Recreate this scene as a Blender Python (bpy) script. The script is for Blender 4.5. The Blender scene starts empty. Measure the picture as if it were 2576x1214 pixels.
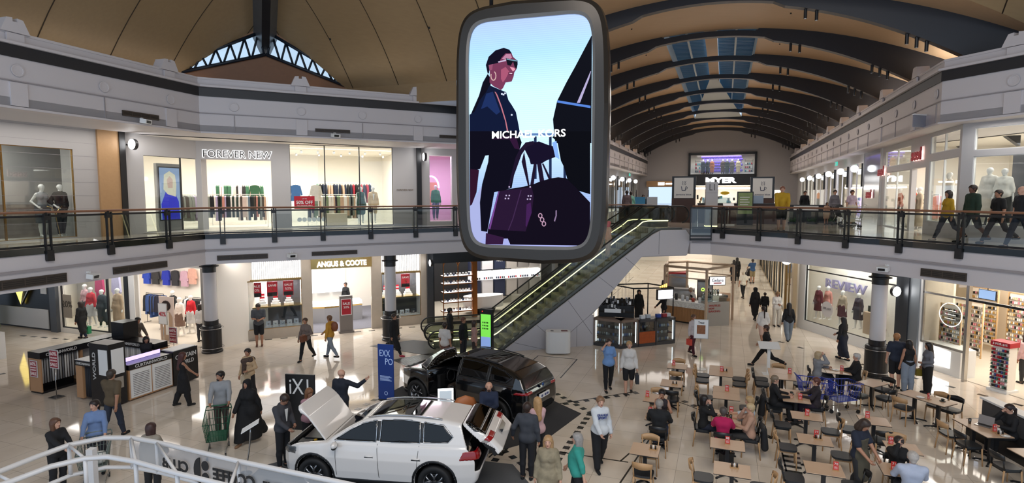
import bpy, math, random
import numpy as np
from math import sin, cos, pi, radians as R
random.seed(7)
C = bpy.context.scene.collection
# ---------------------------------------------------------------- camera, world, exposure
CAMZ = 6.4; PITCH = R(4.56); FPX = 1443.0
cd = bpy.data.cameras.new('camera'); cam = bpy.data.objects.new('camera', cd); C.objects.link(cam)
cd.sensor_width = 36; cd.lens = 36 * FPX / 2576; cd.clip_end = 400
cam.location = (0, 0, CAMZ); cam.rotation_euler = (pi/2 - PITCH, 0, 0)
bpy.context.scene.camera = cam
w = bpy.data.worlds.new('world'); bpy.context.scene.world = w; w.use_nodes = True
w.node_tree.nodes['Background'].inputs[0].default_value = (0.62, 0.78, 1.0, 1)
w.node_tree.nodes['Background'].inputs[1].default_value = 0.9
vs = bpy.context.scene.view_settings
vs.view_transform = 'Standard'; vs.look = 'None'; vs.gamma = 1; vs.exposure = 0.38; vs.use_curve_mapping = False

def area(name, loc, size, power, col=(1, .95, .88), rot=(0, 0, 0), sy=None):
    l = bpy.data.lights.new(name, 'AREA'); l.energy = power; l.color = col; l.size = size
    if sy: l.shape = 'RECTANGLE'; l.size_y = sy
    o = bpy.data.objects.new(name, l); C.objects.link(o); o.location = loc; o.rotation_euler = rot
    return o
# added fill lamp over the crossing, standing in for unseen daylight and ceiling lights
area('atrium_fill', (1.5, 1, 15.8), 12, 1500, (1, .93, .85), (0, 0, R(-20.3)), 10)

# ---------------------------------------------------------------- geometry helpers
A20 = R(20.3)
def nu(n, u): return (n*cos(A20) + u*sin(A20), -n*sin(A20) + u*cos(A20))
def U(px, py, z=0.0):
    """the point of the horizontal plane z that the photograph shows at px,py"""
    x = (px-1288)/FPX; y = -(py-607)/FPX
    d = (x, y*sin(PITCH)+cos(PITCH), y*cos(PITCH)-sin(PITCH)); t = (z-CAMZ)/d[2]
    return (d[0]*t, d[1]*t)
class Fr:
    """frame along a wall: x along it, y behind it, z up"""
    def __init__(s, P, ang): s.P = P; s.a = R(ang)
    def w(s, x, y, z=0.0): return (s.P[0]+x*cos(s.a)-y*sin(s.a), s.P[1]+x*sin(s.a)+y*cos(s.a), z)
def srgb(c):
    if isinstance(c, str): c = tuple(int(c[i:i+2], 16)/255 for i in (0, 2, 4))
    return tuple(((v+.055)/1.055)**2.4 if v > .04045 else v/12.92 for v in c[:3])
MATS = {}
def mat(name, col='808080', rough=.5, metal=0, em=0, emcol=None, coat=0, noise=0, nscale=8, bump=0):
    if name in MATS: return MATS[name]
    m = bpy.data.materials.new(name); m.use_nodes = True; nt = m.node_tree; b = nt.nodes['Principled BSDF']
    c = srgb(col)
    b.inputs['Base Color'].default_value = (*c, 1); b.inputs['Roughness'].default_value = rough
    b.inputs['Metallic'].default_value = metal
    if coat: b.inputs['Coat Weight'].default_value = coat; b.inputs['Coat Roughness'].default_value = .04
    if em:
        b.inputs['Emission Color'].default_value = (*srgb(emcol or col), 1); b.inputs['Emission Strength'].default_value = em
    if noise:
        tc = nt.nodes.new('ShaderNodeTexCoord'); nz = nt.nodes.new('ShaderNodeTexNoise'); nz.inputs['Scale'].default_value = nscale
        nz.inputs['Detail'].default_value = 6
        mx = nt.nodes.new('ShaderNodeMix'); mx.data_type = 'RGBA'
        mx.inputs[6].default_value = (*[v*(1-noise) for v in c], 1); mx.inputs[7].default_value = (*[min(1, v*(1+noise)) for v in c], 1)
        nt.links.new(tc.outputs['Object'], nz.inputs['Vector']); nt.links.new(nz.outputs[0], mx.inputs[0])
        nt.links.new(mx.outputs[2], b.inputs['Base Color'])
        if bump:
            bp = nt.nodes.new('ShaderNodeBump'); bp.inputs['Strength'].default_value = bump
            nt.links.new(nz.outputs[0], bp.inputs['Height']); nt.links.new(bp.outputs[0], b.inputs['Normal'])
    MATS[name] = m; return m
def glassmat(name, tint='e8f0f0', refl=.08, haze=0.0):
    m = bpy.data.materials.new(name); m.use_nodes = True; nt = m.node_tree; nt.nodes.clear()
    out = nt.nodes.new('ShaderNodeOutputMaterial'); tr = nt.nodes.new('ShaderNodeBsdfTransparent'); tr.inputs[0].default_value = (*srgb(tint), 1)
    gl = nt.nodes.new('ShaderNodeBsdfGlossy'); gl.inputs['Roughness'].default_value = .02; gl.inputs[0].default_value = (.9, .9, .9, 1)
    fr = nt.nodes.new('ShaderNodeFresnel'); fr.inputs[0].default_value = 1.45
    ad = nt.nodes.new('ShaderNodeMath'); ad.operation = 'ADD'; ad.inputs[1].default_value = refl-.04; ad.use_clamp = True
    mx = nt.nodes.new('ShaderNodeMixShader')
    nt.links.new(fr.outputs[0], ad.inputs[0]); nt.links.new(ad.outputs[0], mx.inputs[0]); nt.links.new(tr.outputs[0], mx.inputs[1]); nt.links.new(gl.outputs[0], mx.inputs[2])
    last = mx
    if haze:
        df = nt.nodes.new('ShaderNodeBsdfDiffuse'); df.inputs[0].default_value = (.8, .8, .8, 1)
        m2 = nt.nodes.new('ShaderNodeMixShader'); m2.inputs[0].default_value = haze
        nt.links.new(mx.outputs[0], m2.inputs[1]); nt.links.new(df.outputs[0], m2.inputs[2]); last = m2
    nt.links.new(last.outputs[0], out.inputs[0]); MATS[name] = m; return m
def timber(name, c1, c2, angle=-20.3, w=.16, rough=.45):
    m = bpy.data.materials.new(name); m.use_nodes = True; nt = m.node_tree; b = nt.nodes['Principled BSDF']; N = nt.nodes.new; L = nt.links.new
    tc = N('ShaderNodeTexCoord'); mp = N('ShaderNodeMapping'); mp.inputs['Rotation'].default_value = (0, 0, R(angle))
    mp.inputs['Scale'].default_value = (.25, 9, 9)
    nz = N('ShaderNodeTexNoise'); nz.inputs['Scale'].default_value = 1.2; nz.inputs['Detail'].default_value = 8
    nz2 = N('ShaderNodeTexNoise'); nz2.inputs['Scale'].default_value = .35
    mx = N('ShaderNodeMix'); mx.data_type = 'RGBA'; mx.inputs[6].default_value = (*srgb(c1), 1); mx.inputs[7].default_value = (*srgb(c2), 1)
    ad = N('ShaderNodeMath'); ad.operation = 'ADD'; ml = N('ShaderNodeMath'); ml.operation = 'MULTIPLY'; ml.inputs[1].default_value = .5
    L(tc.outputs['Object'], mp.inputs[0]); L(mp.outputs[0], nz.inputs['Vector']); L(tc.outputs['Object'], nz2.inputs['Vector'])
    L(nz.outputs[0], ad.inputs[0]); L(nz2.outputs[0], ad.inputs[1]); L(ad.outputs[0], ml.inputs[0]); L(ml.outputs[0], mx.inputs[0])
    L(mx.outputs[2], b.inputs['Base Color']); b.inputs['Roughness'].default_value = rough
    MATS[name] = m; return m

class MB:
    def __init__(s): s.v = []; s.f = []; s.fm = []; s.sm = []; s.mats = []; s.T = None
    def mi(s, m):
        if m not in s.mats: s.mats.append(m)
        return s.mats.index(m)
    def add(s, vs, fs, m, smooth=False):
        k = len(s.v); i = s.mi(m)
        if s.T: vs = [s.T(v) for v in vs]
        s.v += [tuple(v) for v in vs]
        for f in fs: s.f.append(tuple(k+a for a in f)); s.fm.append(i); s.sm.append(smooth)
        return s
    def box(s, x0, x1, y0, y1, z0, z1, m):
        vs = [(x, y, z) for z in (z0, z1) for y in (y0, y1) for x in (x0, x1)]
        return s.add(vs, [(0, 2, 3, 1), (4, 5, 7, 6), (0, 1, 5, 4), (2, 6, 7, 3), (0, 4, 6, 2), (1, 3, 7, 5)], m)
    def cb(s, c, d, m, rz=0, rx=0):
        vs = []
        for z in (-.5, .5):
            for y in (-.5, .5):
                for x in (-.5, .5):
                    X, Y, Z = x*d[0], y*d[1], z*d[2]
                    Y, Z = Y*cos(rx)-Z*sin(rx), Y*sin(rx)+Z*cos(rx)
                    X, Y = X*cos(rz)-Y*sin(rz), X*sin(rz)+Y*cos(rz)
                    vs.append((c[0]+X, c[1]+Y, c[2]+Z))
        return s.add(vs, [(0, 2, 3, 1), (4, 5, 7, 6), (0, 1, 5, 4), (2, 6, 7, 3), (0, 4, 6, 2), (1, 3, 7, 5)], m)
    def tube(s, pts, r, m, n=8, closed=False, cap=True, r1=None, rs=None):
        P = [np.array(p, float) for p in pts]; N = len(P); vs = []; last = None
        for i, p in enumerate(P):
            if closed: t = P[(i+1) % N]-P[i-1]
            else: t = P[min(i+1, N-1)]-P[max(i-1, 0)]
            t = t/(np.linalg.norm(t)+1e-9)
            if last is None:
                a = np.array([0, 0, 1.]) if abs(t[2]) < .9 else np.array([1., 0, 0]); u = np.cross(t, a)
            else: u = last-t*np.dot(last, t)
            u /= (np.linalg.norm(u)+1e-9); last = u; v = np.cross(t, u)
            rr = rs[i] if rs else (r if r1 is None else r+(r1-r)*i/(N-1))
            for k in range(n):
                a = 2*pi*k/n; vs.append(tuple(p+rr*(cos(a)*u+sin(a)*v)))
        fs = []
        for i in range(N if closed else N-1):
            j = (i+1) % N
            for k in range(n): fs.append((i*n+k, i*n+(k+1) % n, j*n+(k+1) % n, j*n+k))
        if cap and not closed: fs += [tuple(range(n))[::-1], tuple((N-1)*n+k for k in range(n))]
        return s.add(vs, fs, m, True)
    def lathe(s, prof, m, n=16, c=(0, 0, 0), smooth=True, a0=0, a1=2*pi):
        full = abs(a1-a0-2*pi) < 1e-6; k = n if full else n+1; vs = []
        for r, z in prof:
            for i in range(k):
                a = a0+(a1-a0)*i/n; vs.append((c[0]+r*cos(a), c[1]+r*sin(a), c[2]+z))
        fs = []
        for j in range(len(prof)-1):
            for i in range(n): fs.append((j*k+i, j*k+(i+1) % k, (j+1)*k+(i+1) % k, (j+1)*k+i))
        return s.add(vs, fs, m, smooth)
    def cyl(s, c, r, z0, z1, m, n=16): return s.lathe([(0, z0), (r, z0), (r, z0), (r, z1), (r, z1), (0, z1)], m, n, (c[0], c[1], 0), False)
    def ball(s, c, r, m, n=10, sc=(1, 1, 1)):
        vs = []; fs = []; k = n
        for i in range(n//2+1):
            th = pi*i/(n//2)
            for j in range(k): ph = 2*pi*j/k; vs.append((c[0]+r*sc[0]*sin(th)*cos(ph), c[1]+r*sc[1]*sin(th)*sin(ph), c[2]+r*sc[2]*cos(th)))
        for i in range(n//2):
            for j in range(k): fs.append((i*k+j, (i+1)*k+j, (i+1)*k+(j+1) % k, i*k+(j+1) % k))
        return s.add(vs, fs, m, True)
    def prism(s, poly, z0, z1, m, mtop=None):
        n = len(poly); vs = [(x, y, z0) for x, y in poly]+[(x, y, z1) for x, y in poly]
        s.add(vs, [(i, (i+1) % n, n+(i+1) % n, n+i) for i in range(n)]+[tuple(range(n))[::-1]], m)
        return s.add([(x, y, z1) for x, y in poly], [tuple(range(n))], mtop or m)
    def plate(s, poly, y0, y1, m):
        """polygon in the x,z plane given thickness along y"""
        n = len(poly); vs = [(x, y0, z) for x, z in poly]+[(x, y1, z) for x, z in poly]
        return s.add(vs, [(i, (i+1) % n, n+(i+1) % n, n+i) for i in range(n)]+[tuple(range(n))[::-1], tuple(range(n, 2*n))], m)
    def quad(s, a, b, c, d, m): return s.add([a, b, c, d], [(0, 1, 2, 3)], m)
    def wallpoly(s, pts, z0, z1, m, t=0.0):
        """vertical faces along a plan polyline; thickness t to its left"""
        if not t:
            for a, b in zip(pts, pts[1:]): s.add([(a[0], a[1], z0), (b[0], b[1], z0), (b[0], b[1], z1), (a[0], a[1], z1)], [(0, 1, 2, 3)], m)
            return s
        q = offset(pts, t); n = len(pts)
        vs = [(x, y, z0) for x, y in pts]+[(x, y, z1) for x, y in pts]+[(x, y, z0) for x, y in q]+[(x, y, z1) for x, y in q]; fs = []
        for i in range(n-1):
            fs += [(i, i+1, n+i+1, n+i), (2*n+i+1, 2*n+i, 3*n+i, 3*n+i+1), (n+i, n+i+1, 3*n+i+1, 3*n+i), (i+1, i, 2*n+i, 2*n+i+1)]
        fs += [(0, n, 3*n, 2*n), (n-1, 3*n-1, 4*n-1, 2*n-1)]
        return s.add(vs, fs, m)
def offset(pts, t):
    out = []
    for i, p in enumerate(pts):
        ns = []
        for a, b in ((i-1, i), (i, i+1)):
            if a >= 0 and b < len(pts):
                dx, dy = pts[b][0]-pts[a][0], pts[b][1]-pts[a][1]; l = math.hypot(dx, dy); ns.append((-dy/l, dx/l))
        nx = sum(q[0] for q in ns); ny = sum(q[1] for q in ns); l = math.hypot(nx, ny); nx /= l; ny /= l
        k = 1/max(.4, nx*ns[0][0]+ny*ns[0][1]); out.append((p[0]+nx*t*k, p[1]+ny*t*k))
    return out
def setp(o, label=None, cat=None, group=None, kind=None):
    for k, v in (('label', label), ('category', cat), ('group', group), ('kind', kind)):
        if v: o[k] = v
    return o
def ob(name, mb, parent=None, label=None, cat=None, group=None, kind=None, loc=(0, 0, 0), rz=0, rot=None):
    me = bpy.data.meshes.new(name)
    if isinstance(mb, MB):
        me.from_pydata(mb.v, [], mb.f)
        for m in mb.mats: me.materials.append(m)
        me.polygons.foreach_set('material_index', mb.fm); me.polygons.foreach_set('use_smooth', mb.sm)
    else:
        me = mb
    o = bpy.data.objects.new(name, me); C.objects.link(o); o.location = loc if len(loc) == 3 else (*loc, 0)
    o.rotation_euler = rot or (0, 0, rz)
    if parent: o.parent = parent
    return setp(o, label, cat, group, kind)
def thing(name, label, cat, loc=(0, 0, 0), rz=0, group=None, rot=None):
    o = bpy.data.objects.new(name, None); C.objects.link(o); o.location = loc if len(loc) == 3 else (*loc, 0)
    o.rotation_euler = rot or (0, 0, rz); o.empty_display_size = .1
    return setp(o, label, cat, group)
def kids(o): return [c for c in C.objects if c.parent == o]
def clone(o, loc, rz, label=None, group=None, ks=None):
    ks = ks if ks is not None else kids(o)
    r = o.copy(); C.objects.link(r); r.location = loc if len(loc) == 3 else (*loc, 0); r.rotation_euler = (0, 0, rz)
    if label: r['label'] = label
    if group: r['group'] = group
    for ch in ks:
        c = ch.copy(); C.objects.link(c); c.parent = r
    return r
_tc = {}
def text(s, h, m, name='lettering', parent=None, loc=(0, 0, 0), rz=0, width=None, bold=0.0, depth=.01, flip=False, rot=None, **kw):
    """raised letters standing in the x,z plane, centred at loc"""
    key = (s, bold)
    if key not in _tc:
        cu = bpy.data.curves.new('lettering', 'FONT'); cu.body = s; cu.size = 1; cu.extrude = .5; cu.offset = bold; cu.resolution_u = 3
        cu.space_line = .95; cu.align_x = 'CENTER'
        t = bpy.data.objects.new('t', cu); me = bpy.data.meshes.new_from_object(t)
        co = np.array([v.co[:] for v in me.vertices]); fa = [tuple(p.vertices) for p in me.polygons]
        lo = co.min(0); hi = co.max(0); co = (co-(lo+hi)/2)/np.array([hi[0]-lo[0], hi[1]-lo[1], 1]); asp = (hi[0]-lo[0])/(hi[1]-lo[1])
        bpy.data.objects.remove(t); _tc[key] = (co, fa, asp, s.count('\n')+1)
    co, fa, asp, nl = _tc[key]
    H = h; W = width or asp*h
    mb = MB(); sx = -1 if flip else 1
    mb.add([(sx*x*W, -z*depth, y*H) for x, y, z in co], fa, m)
    return ob(name, mb, parent, loc=loc, rz=rz, rot=rot, **kw)

# ---------------------------------------------------------------- signed distance modelling
def surf(F, o, h):
    """naive surface nets over a sampled field F (negative inside)"""
    nx, ny, nz = F.shape; S = F < 0
    cnt = np.zeros((nx-1, ny-1, nz-1), np.float32); acc = np.zeros((nx-1, ny-1, nz-1, 3), np.float32)
    for ax in range(3):
        sl0 = [slice(None)]*3; sl1 = [slice(None)]*3; sl0[ax] = slice(0, -1); sl1[ax] = slice(1, None)
        a = F[tuple(sl0)]; b = F[tuple(sl1)]; cr = (a < 0) != (b < 0); t = np.where(cr, a/(a-b+1e-12), 0).astype(np.float32)
        o1, o2 = [i for i in range(3) if i != ax]
        for d1 in (0, 1):
            for d2 in (0, 1):
                sl = [slice(None)]*3
                sl[o1] = slice(d1, cr.shape[o1]-1+d1); sl[o2] = slice(d2, cr.shape[o2]-1+d2)
                c = cr[tuple(sl)]; tt = t[tuple(sl)]; cnt += c
                acc[..., ax] += tt*c; acc[..., o1] += d1*c; acc[..., o2] += d2*c
    act = cnt > 0; idx = np.full(act.shape, -1, np.int64); idx[act] = np.arange(act.sum())
    ii = np.argwhere(act); V = (ii+acc[act]/cnt[act][:, None])*h+np.array(o)
    Q = []
    for ax in range(3):
        o1, o2 = (ax+1) % 3, (ax+2) % 3
        sl0 = [slice(1, -1)]*3; sl1 = [slice(1, -1)]*3; sl0[ax] = slice(0, -1); sl1[ax] = slice(1, None)
        a = S[tuple(sl0)]; b = S[tuple(sl1)]
        for flip, mk in ((0, a & ~b), (1, ~a & b)):
            e = np.argwhere(mk)
            if not len(e): continue
            e = e.copy(); e[:, o1] += 1; e[:, o2] += 1
            def g(d1, d2):
                q = e.copy(); q[:, o1] -= d1; q[:, o2] -= d2
                q = np.minimum(q, np.array(idx.shape)-1); return idx[q[:, 0], q[:, 1], q[:, 2]]
            c = np.stack([g(1, 1), g(0, 1), g(0, 0), g(1, 0)], 1)
            if flip: c = c[:, ::-1]
            Q.append(c[(c >= 0).all(1)])
    return V, (np.concatenate(Q) if Q else np.zeros((0, 4), int))
def npmesh(name, V, Q, mats, mi=None, extra=None):
    vs = V.tolist(); fs = Q.tolist(); fm = list(mi) if mi is not None else [0]*len(fs)
    sm = [True]*len(fs); mats = list(mats)
    if extra is not None:
        k = len(vs); vs += extra.v
        for f, a, b in zip(extra.f, extra.fm, extra.sm): fs.append([k+i for i in f]); fm.append(len(mats)+a); sm.append(b)
        mats += extra.mats
    me = bpy.data.meshes.new(name); me.from_pydata(vs, [], fs)
    for m in mats: me.materials.append(m)
    me.polygons.foreach_set('material_index', fm); me.polygons.foreach_set('use_smooth', sm); return me
def blob(caps, h, k=.03, cuts=(), pad=.03):
    """smooth union of rounded cones (a, b, ra, rb[, scale]) ; cuts: functions of X,Y,Z"""
    a = np.array([c[0] for c in caps]+[c[1] for c in caps], float); r = np.array([c[2] for c in caps]+[c[3] for c in caps])[:, None]
    lo = (a-r).min(0)-pad; hi = (a+r).max(0)+pad; n = np.ceil((hi-lo)/h).astype(int)+1
    ax = [(lo[i]+h*np.arange(n[i])).astype(np.float32) for i in range(3)]
    F = np.full(n, .3, np.float32)
    for c in caps:
        p, q, ra, rb = np.array(c[0], np.float32), np.array(c[1], np.float32), c[2], c[3]; m = max(ra, rb)+.1
        s = []
        for i in range(3):
            l = min(p[i], q[i])-m; g = max(p[i], q[i])+m
            s.append(slice(max(0, int((l-lo[i])/h)), min(n[i], int((g-lo[i])/h)+2)))
        X = ax[0][s[0]][:, None, None]; Y = ax[1][s[1]][None, :, None]; Z = ax[2][s[2]][None, None, :]
        d = q-p; dd = float((d*d).sum())+1e-9
        t = np.clip(((X-p[0])*d[0]+(Y-p[1])*d[1]+(Z-p[2])*d[2])/dd, 0, 1)
        e = c[4] if len(c) > 4 else (1, 1, 1)
        D = np.sqrt(((X-p[0]-t*d[0])/e[0])**2+((Y-p[1]-t*d[1])/e[1])**2+((Z-p[2]-t*d[2])/e[2])**2)-(ra+t*(rb-ra))
        B = F[tuple(s)]; hh = np.clip(.5+.5*(B-D)/k, 0, 1); F[tuple(s)] = B+(D-B)*hh-k*hh*(1-hh)
    if cuts:
        X, Y, Z = np.meshgrid(*ax, indexing='ij', sparse=True)
        for c in cuts: F = np.maximum(F, c(X, Y, Z))
    F[0] = F[-1] = .3; F[:, 0] = F[:, -1] = .3; F[:, :, 0] = F[:, :, -1] = .3
    return surf(F, lo, h)
# ---------------------------------------------------------------- materials of the building
def tiles(name, c1, c2, cj, size, rough, ang=-20.3, coat=0):
    m = bpy.data.materials.new(name); m.use_nodes = True; nt = m.node_tree; b = nt.nodes['Principled BSDF']; N = nt.nodes.new; L = nt.links.new
    tc = N('ShaderNodeTexCoord'); mp = N('ShaderNodeMapping'); mp.inputs['Rotation'].default_value = (0, 0, R(-ang))
    br = N('ShaderNodeTexBrick'); br.offset = 0; br.inputs['Scale'].default_value = 1; br.inputs['Brick Width'].default_value = size; br.inputs['Row Height'].default_value = size
    br.inputs['Mortar Size'].default_value = .004; br.inputs['Color1'].default_value = (*srgb(c1), 1); br.inputs['Color2'].default_value = (*srgb(c2), 1); br.inputs['Mortar'].default_value = (*srgb(cj), 1)
    nz = N('ShaderNodeTexNoise'); nz.inputs['Scale'].default_value = 1.3; nz.inputs['Detail'].default_value = 7
    mx = N('ShaderNodeMix'); mx.data_type = 'RGBA'; mx.blend_type = 'MULTIPLY'; mx.inputs[0].default_value = .35
    cr = N('ShaderNodeValToRGB'); cr.color_ramp.elements[0].color = (.7, .66, .6, 1); cr.color_ramp.elements[0].position = .3; cr.color_ramp.elements[1].position = .65
    L(tc.outputs['Object'], mp.inputs[0]); L(mp.outputs[0], br.inputs[0]); L(mp.outputs[0], nz.inputs[0]); L(nz.outputs[0], cr.inputs[0])
    L(br.outputs[0], mx.inputs[6]); L(cr.outputs[0], mx.inputs[7]); L(mx.outputs[2], b.inputs['Base Color']); b.inputs['Roughness'].default_value = rough
    b.inputs['IOR'].default_value = 1.6
    MATS[name] = m; return m
FLOOR = tiles('cream stone tiles', 'e6dacb', 'dccfbe', '9a9083', .9, .07)
UFLOOR = tiles('upper stone tiles', 'c9bcab', 'bfb2a2', '857b70', .9, .1)
WHT = mat('warm white paint', 'cfc9ca', .55)
WHT2 = mat('white panel seams', '9b9597', .6)
SOF = mat('soffit paint', 'cbc8ca', .6)
BLK = mat('matt black metal', '1d1d1f', .42)
CHAR = mat('charcoal rib', '2b2c31', .38)
BAND = mat('dark grey band', '2c2c2f', .5)
GRN = mat('black granite', '15191a', .12)
TIM = timber('timber lining', '8b7152', 'ab8f66', -20.3)  # same timber as the vault, coloured darker for the dimmer crossing
TIM_LIT = timber('lit timber vault', 'b8966f', 'd2b08a', 69.7)  # lighter copy: the corridor's brighter light is put into the timber colour
TIMD = timber('timber gable', '7a4f30', '8f613c', 20)
OAK = timber('oak veneer', 'a9835a', 'c49c70', 0)
OAK2 = timber('table top laminate', 'b8977a', 'cdb093', 0, rough=.3)
RAIL = mat('timber handrail', '8a6048', .4)
GLS = glassmat('clear glass', 'e6eeee', .09)
GLSP = glassmat('balustrade glass', 'cdd6d4', .07)
CHROME = mat('brushed steel', 'b9b9b8', .25, 1)
BRASS = mat('brushed brass', 'b08a52', .3, 1)
GOLD = mat('gold metal', 'd0b070', .25, 1)
STONE = mat('grey stone cladding', 'a7a29c', .35, noise=.12, nscale=3)
BEIGE = mat('beige stone', 'b5a999', .35, noise=.1, nscale=4)
SHOPW = mat('shop white wall', 'f2ece2', .6)
SHOPG = mat('shop pale grey wall', 'c8c6c4', .6)
SHOPF = mat('shop pale floor', 'd8cfc0', .25)
LAMPW = mat('lamp white', 'ffffff', .5, em=9)
LAMPS = mat('soft lamp panel', 'fff2e0', .5, em=3.2)
LEDW = mat('white lettering glow', 'ffffff', .5, em=3)
WT = mat('white plastic', 'e8e8e6', .4)
BKP = mat('black plastic', '141415', .35)
RED = mat('sale red', 'b5142a', .5)
DKT = mat('dark tile inlay', '30312f', .15)
# ---------------------------------------------------------------- floor
m = MB(); m.box(-60, 60, 3, 110, -.3, 0, FLOOR); ob('floor', m, kind='structure')
def dash(mb, a, b, w=.32, d=.1, gap=.62, z=.004, m=DKT):
    L_ = math.hypot(b[0]-a[0], b[1]-a[1]); n = max(1, int(L_/gap)); an = math.atan2(b[1]-a[1], b[0]-a[0])
    for i in range(n+1):
        t = i/n; mb.cb((a[0]+(b[0]-a[0])*t, a[1]+(b[1]-a[1])*t, z-.003), (w, d, .008), m, an)
m = MB()
for a, b in (((58, 844), (432, 874)), ((553, 864), (1004, 825)), ((1004, 825), (1130, 815))): dash(m, U(*a), U(*b), .3, .12)
for a, b in (((1965, 860), (2067, 889)), ((2067, 889), (2300, 950)), ((2391, 972), (2560, 1017))): dash(m, U(*a), U(*b), .26, .14, .72)
dash(m, U(0, 941), U(90, 920), .3, .14)
for a, b in (((1396, 1019), (1600, 988)), ((1402, 991), (1485, 1037)), ((1483, 1042), (1405, 1154)), ((1246, 1156), (1294, 1099)), ((1700, 1000), (1770, 1030)), ((1940, 1100), (1985, 1130)), ((880, 1040), (960, 995))):
    dash(m, U(*a), U(*b), .17, .17, .34)
dash(m, U(1990, 1137), U(1999, 1214), .12, .38, .24); dash(m, U(1270, 1135), U(1380, 1214), .17, .17, .34)
def line(a, b, w=.04, mm=None):
    a = U(*a); b = U(*b); m.cb(((a[0]+b[0])/2, (a[1]+b[1])/2, .002), (math.hypot(b[0]-a[0], b[1]-a[1]), w, .006), mm or DKT, math.atan2(b[1]-a[1], b[0]-a[0]))
for a, b in (((1354, 894), (1452, 903)), ((1452, 903), (1410, 950)), ((1388, 1018), (1600, 984)), ((1230, 1150), (1296, 1086)), ((1560, 1160), (1640, 1090)), ((1380, 1132), (1580, 1162)), ((1560, 1214), (1640, 1095)), ((1354, 894), (1300, 940)), ((1640, 985), (1960, 1105)), ((1960, 1105), (1985, 1214))): line(a, b)
ob('trim_1', m, kind='structure')
# entrance mats of grooved metal before the escalators
m = MB()
for poly in (((930, 870), (1040, 855), (1170, 868), (1085, 895)), ((985, 905), (1100, 885), (1180, 900), (1060, 935))):
    m.prism([U(*q) for q in poly], -.01, .012, mat('mat grey', '4c4b4c', .5))
for i in range(26):
    t = i/25; a = U(985+115*t, 905-20*t); b = U(1060+120*t, 935-35*t); m.cb(((a[0]+b[0])/2, (a[1]+b[1])/2, .014), (math.hypot(b[0]-a[0], b[1]-a[1])*.96, .02, .006), CHROME, math.atan2(b[1]-a[1], b[0]-a[0]))
ob('entrance_mat', m, label='grey grooved metal entrance mats on the floor before the escalators', cat='mat')
# ---------------------------------------------------------------- upper floor slab, edges and fascias
EL = [(-17.4, 1.2), (-13.9, 13.2), (-11.5, 21.4), (-2.5, 26.1), (1.3, 28.0)]
ER = [(8.72, 25.1), (10.67, 22.1), (12.2, 18.94), (12.6, 17.93), (13.59, 15.06), (14.2, 11.5), (15, 1)]
VOID = EL+[(6.9, 29.4), (7.9, 25.3)]+ER
m = MB(); m.prism(VOID+[(60, 1), (60, 110), (-60, 110), (-60, 1)], 3.82, 4.95, WHT, UFLOOR); m.mats  # slab
ob('ceiling', m, kind='structure')
m = MB()
for P in (EL, [(7.95, 25.28)]+ER):
    m.wallpoly(offset(P, -.015), 4.78, 4.965, GRN, -.03)
    m.wallpoly(offset(P, -.015), 4.33, 4.39, WHT2, -.06)
ob('trim_2', m, kind='structure')
UR = [nu(6.45, 69), nu(6.45, 22.4), (15.6, 14.0), (17, 9)]
UL = EL[:-1]+[(1.3, 28.0), nu(-8.5, 69)]
def fascia(P, name):
    m = MB(); m.wallpoly(P, 8.7, 10.45, WHT, .35)
    m.wallpoly(offset(P, -.02), 10.05, 10.38, BAND, -.02); m.wallpoly(offset(P, .0), 10.38, 10.45, WHT, -.14)
    m.wallpoly(offset(P, .04), 10.45, 10.7, WHT, .22); m.wallpoly(offset(P, .02), 10.67, 10.74, WHT, .26)
    m.wallpoly(offset(P, -.01), 9.42, 9.45, WHT2, -.03); m.wallpoly(offset(P, -.01), 8.7, 8.76, WHT, -.06)
    # raised panels, posts with notched caps and round cover plates at a steady pace
    acc = .6; k = 0
    for a, b in zip(P, P[1:]):
        L_ = math.hypot(b[0]-a[0], b[1]-a[1]); an = math.atan2(b[1]-a[1], b[0]-a[0]); nx, ny = sin(an), -cos(an)
        while acc < L_:
            x = a[0]+(b[0]-a[0])*acc/L_; y = a[1]+(b[1]-a[1])*acc/L_; X = lambda o: (x+nx*o, y+ny*o)
            if k % 2 == 0:
                px, py = X(.02)
                for wd, z0, z1 in ((.42, 8.78, 9.4), (.42, 10.46, 10.68)): m.cb((px, py, (z0+z1)/2), (wd, .06, z1-z0), WHT, an)
                T = lambda v: (x+v[0]*cos(an)-v[1]*sin(an), y+v[0]*sin(an)+v[1]*cos(an), v[2])
                m.T = T; m.plate([(-.36, 10.7), (.36, 10.7), (.2, 11.06), (.06, 11.08), (.06, 10.98), (-.06, 10.98), (-.06, 11.08), (-.2, 11.06)], -.06, .34, WHT); m.T = None
            if k % 2 == 1: m.cb((X(.01)[0], X(.01)[1], 9.09), (.03, .03, .62), WHT2, an)
            cx, cy = X(.0); T = lambda v: (cx+v[0]*cos(an)+nx*v[2], cy+v[0]*sin(an)+ny*v[2], 9.72+v[1])
            m.T = T; m.lathe([(.16, .03), (.16, .045), (.13, .045), (.13, .03), (0, .03)], WHT, 18, smooth=False); m.T = None
            acc += 2.4; k += 1
        acc -= L_
    return ob(name, m, kind='structure')
fascia(UR[::-1] if False else [p for p in UR[::-1]][::-1][::-1][::-1], 'wall_right_upper') if False else None
def rev(P): return P[::-1]
fascia(UL, 'wall_left_upper')
fascia(UR, 'wall_right_upper')
m = MB(); m.prism(UL+UR+[(60, 9), (60, 110), (-60, 110), (-60, 1.2)], 8.72, 9.0, SOF); ob('ceiling.001', m, kind='structure')
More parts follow.
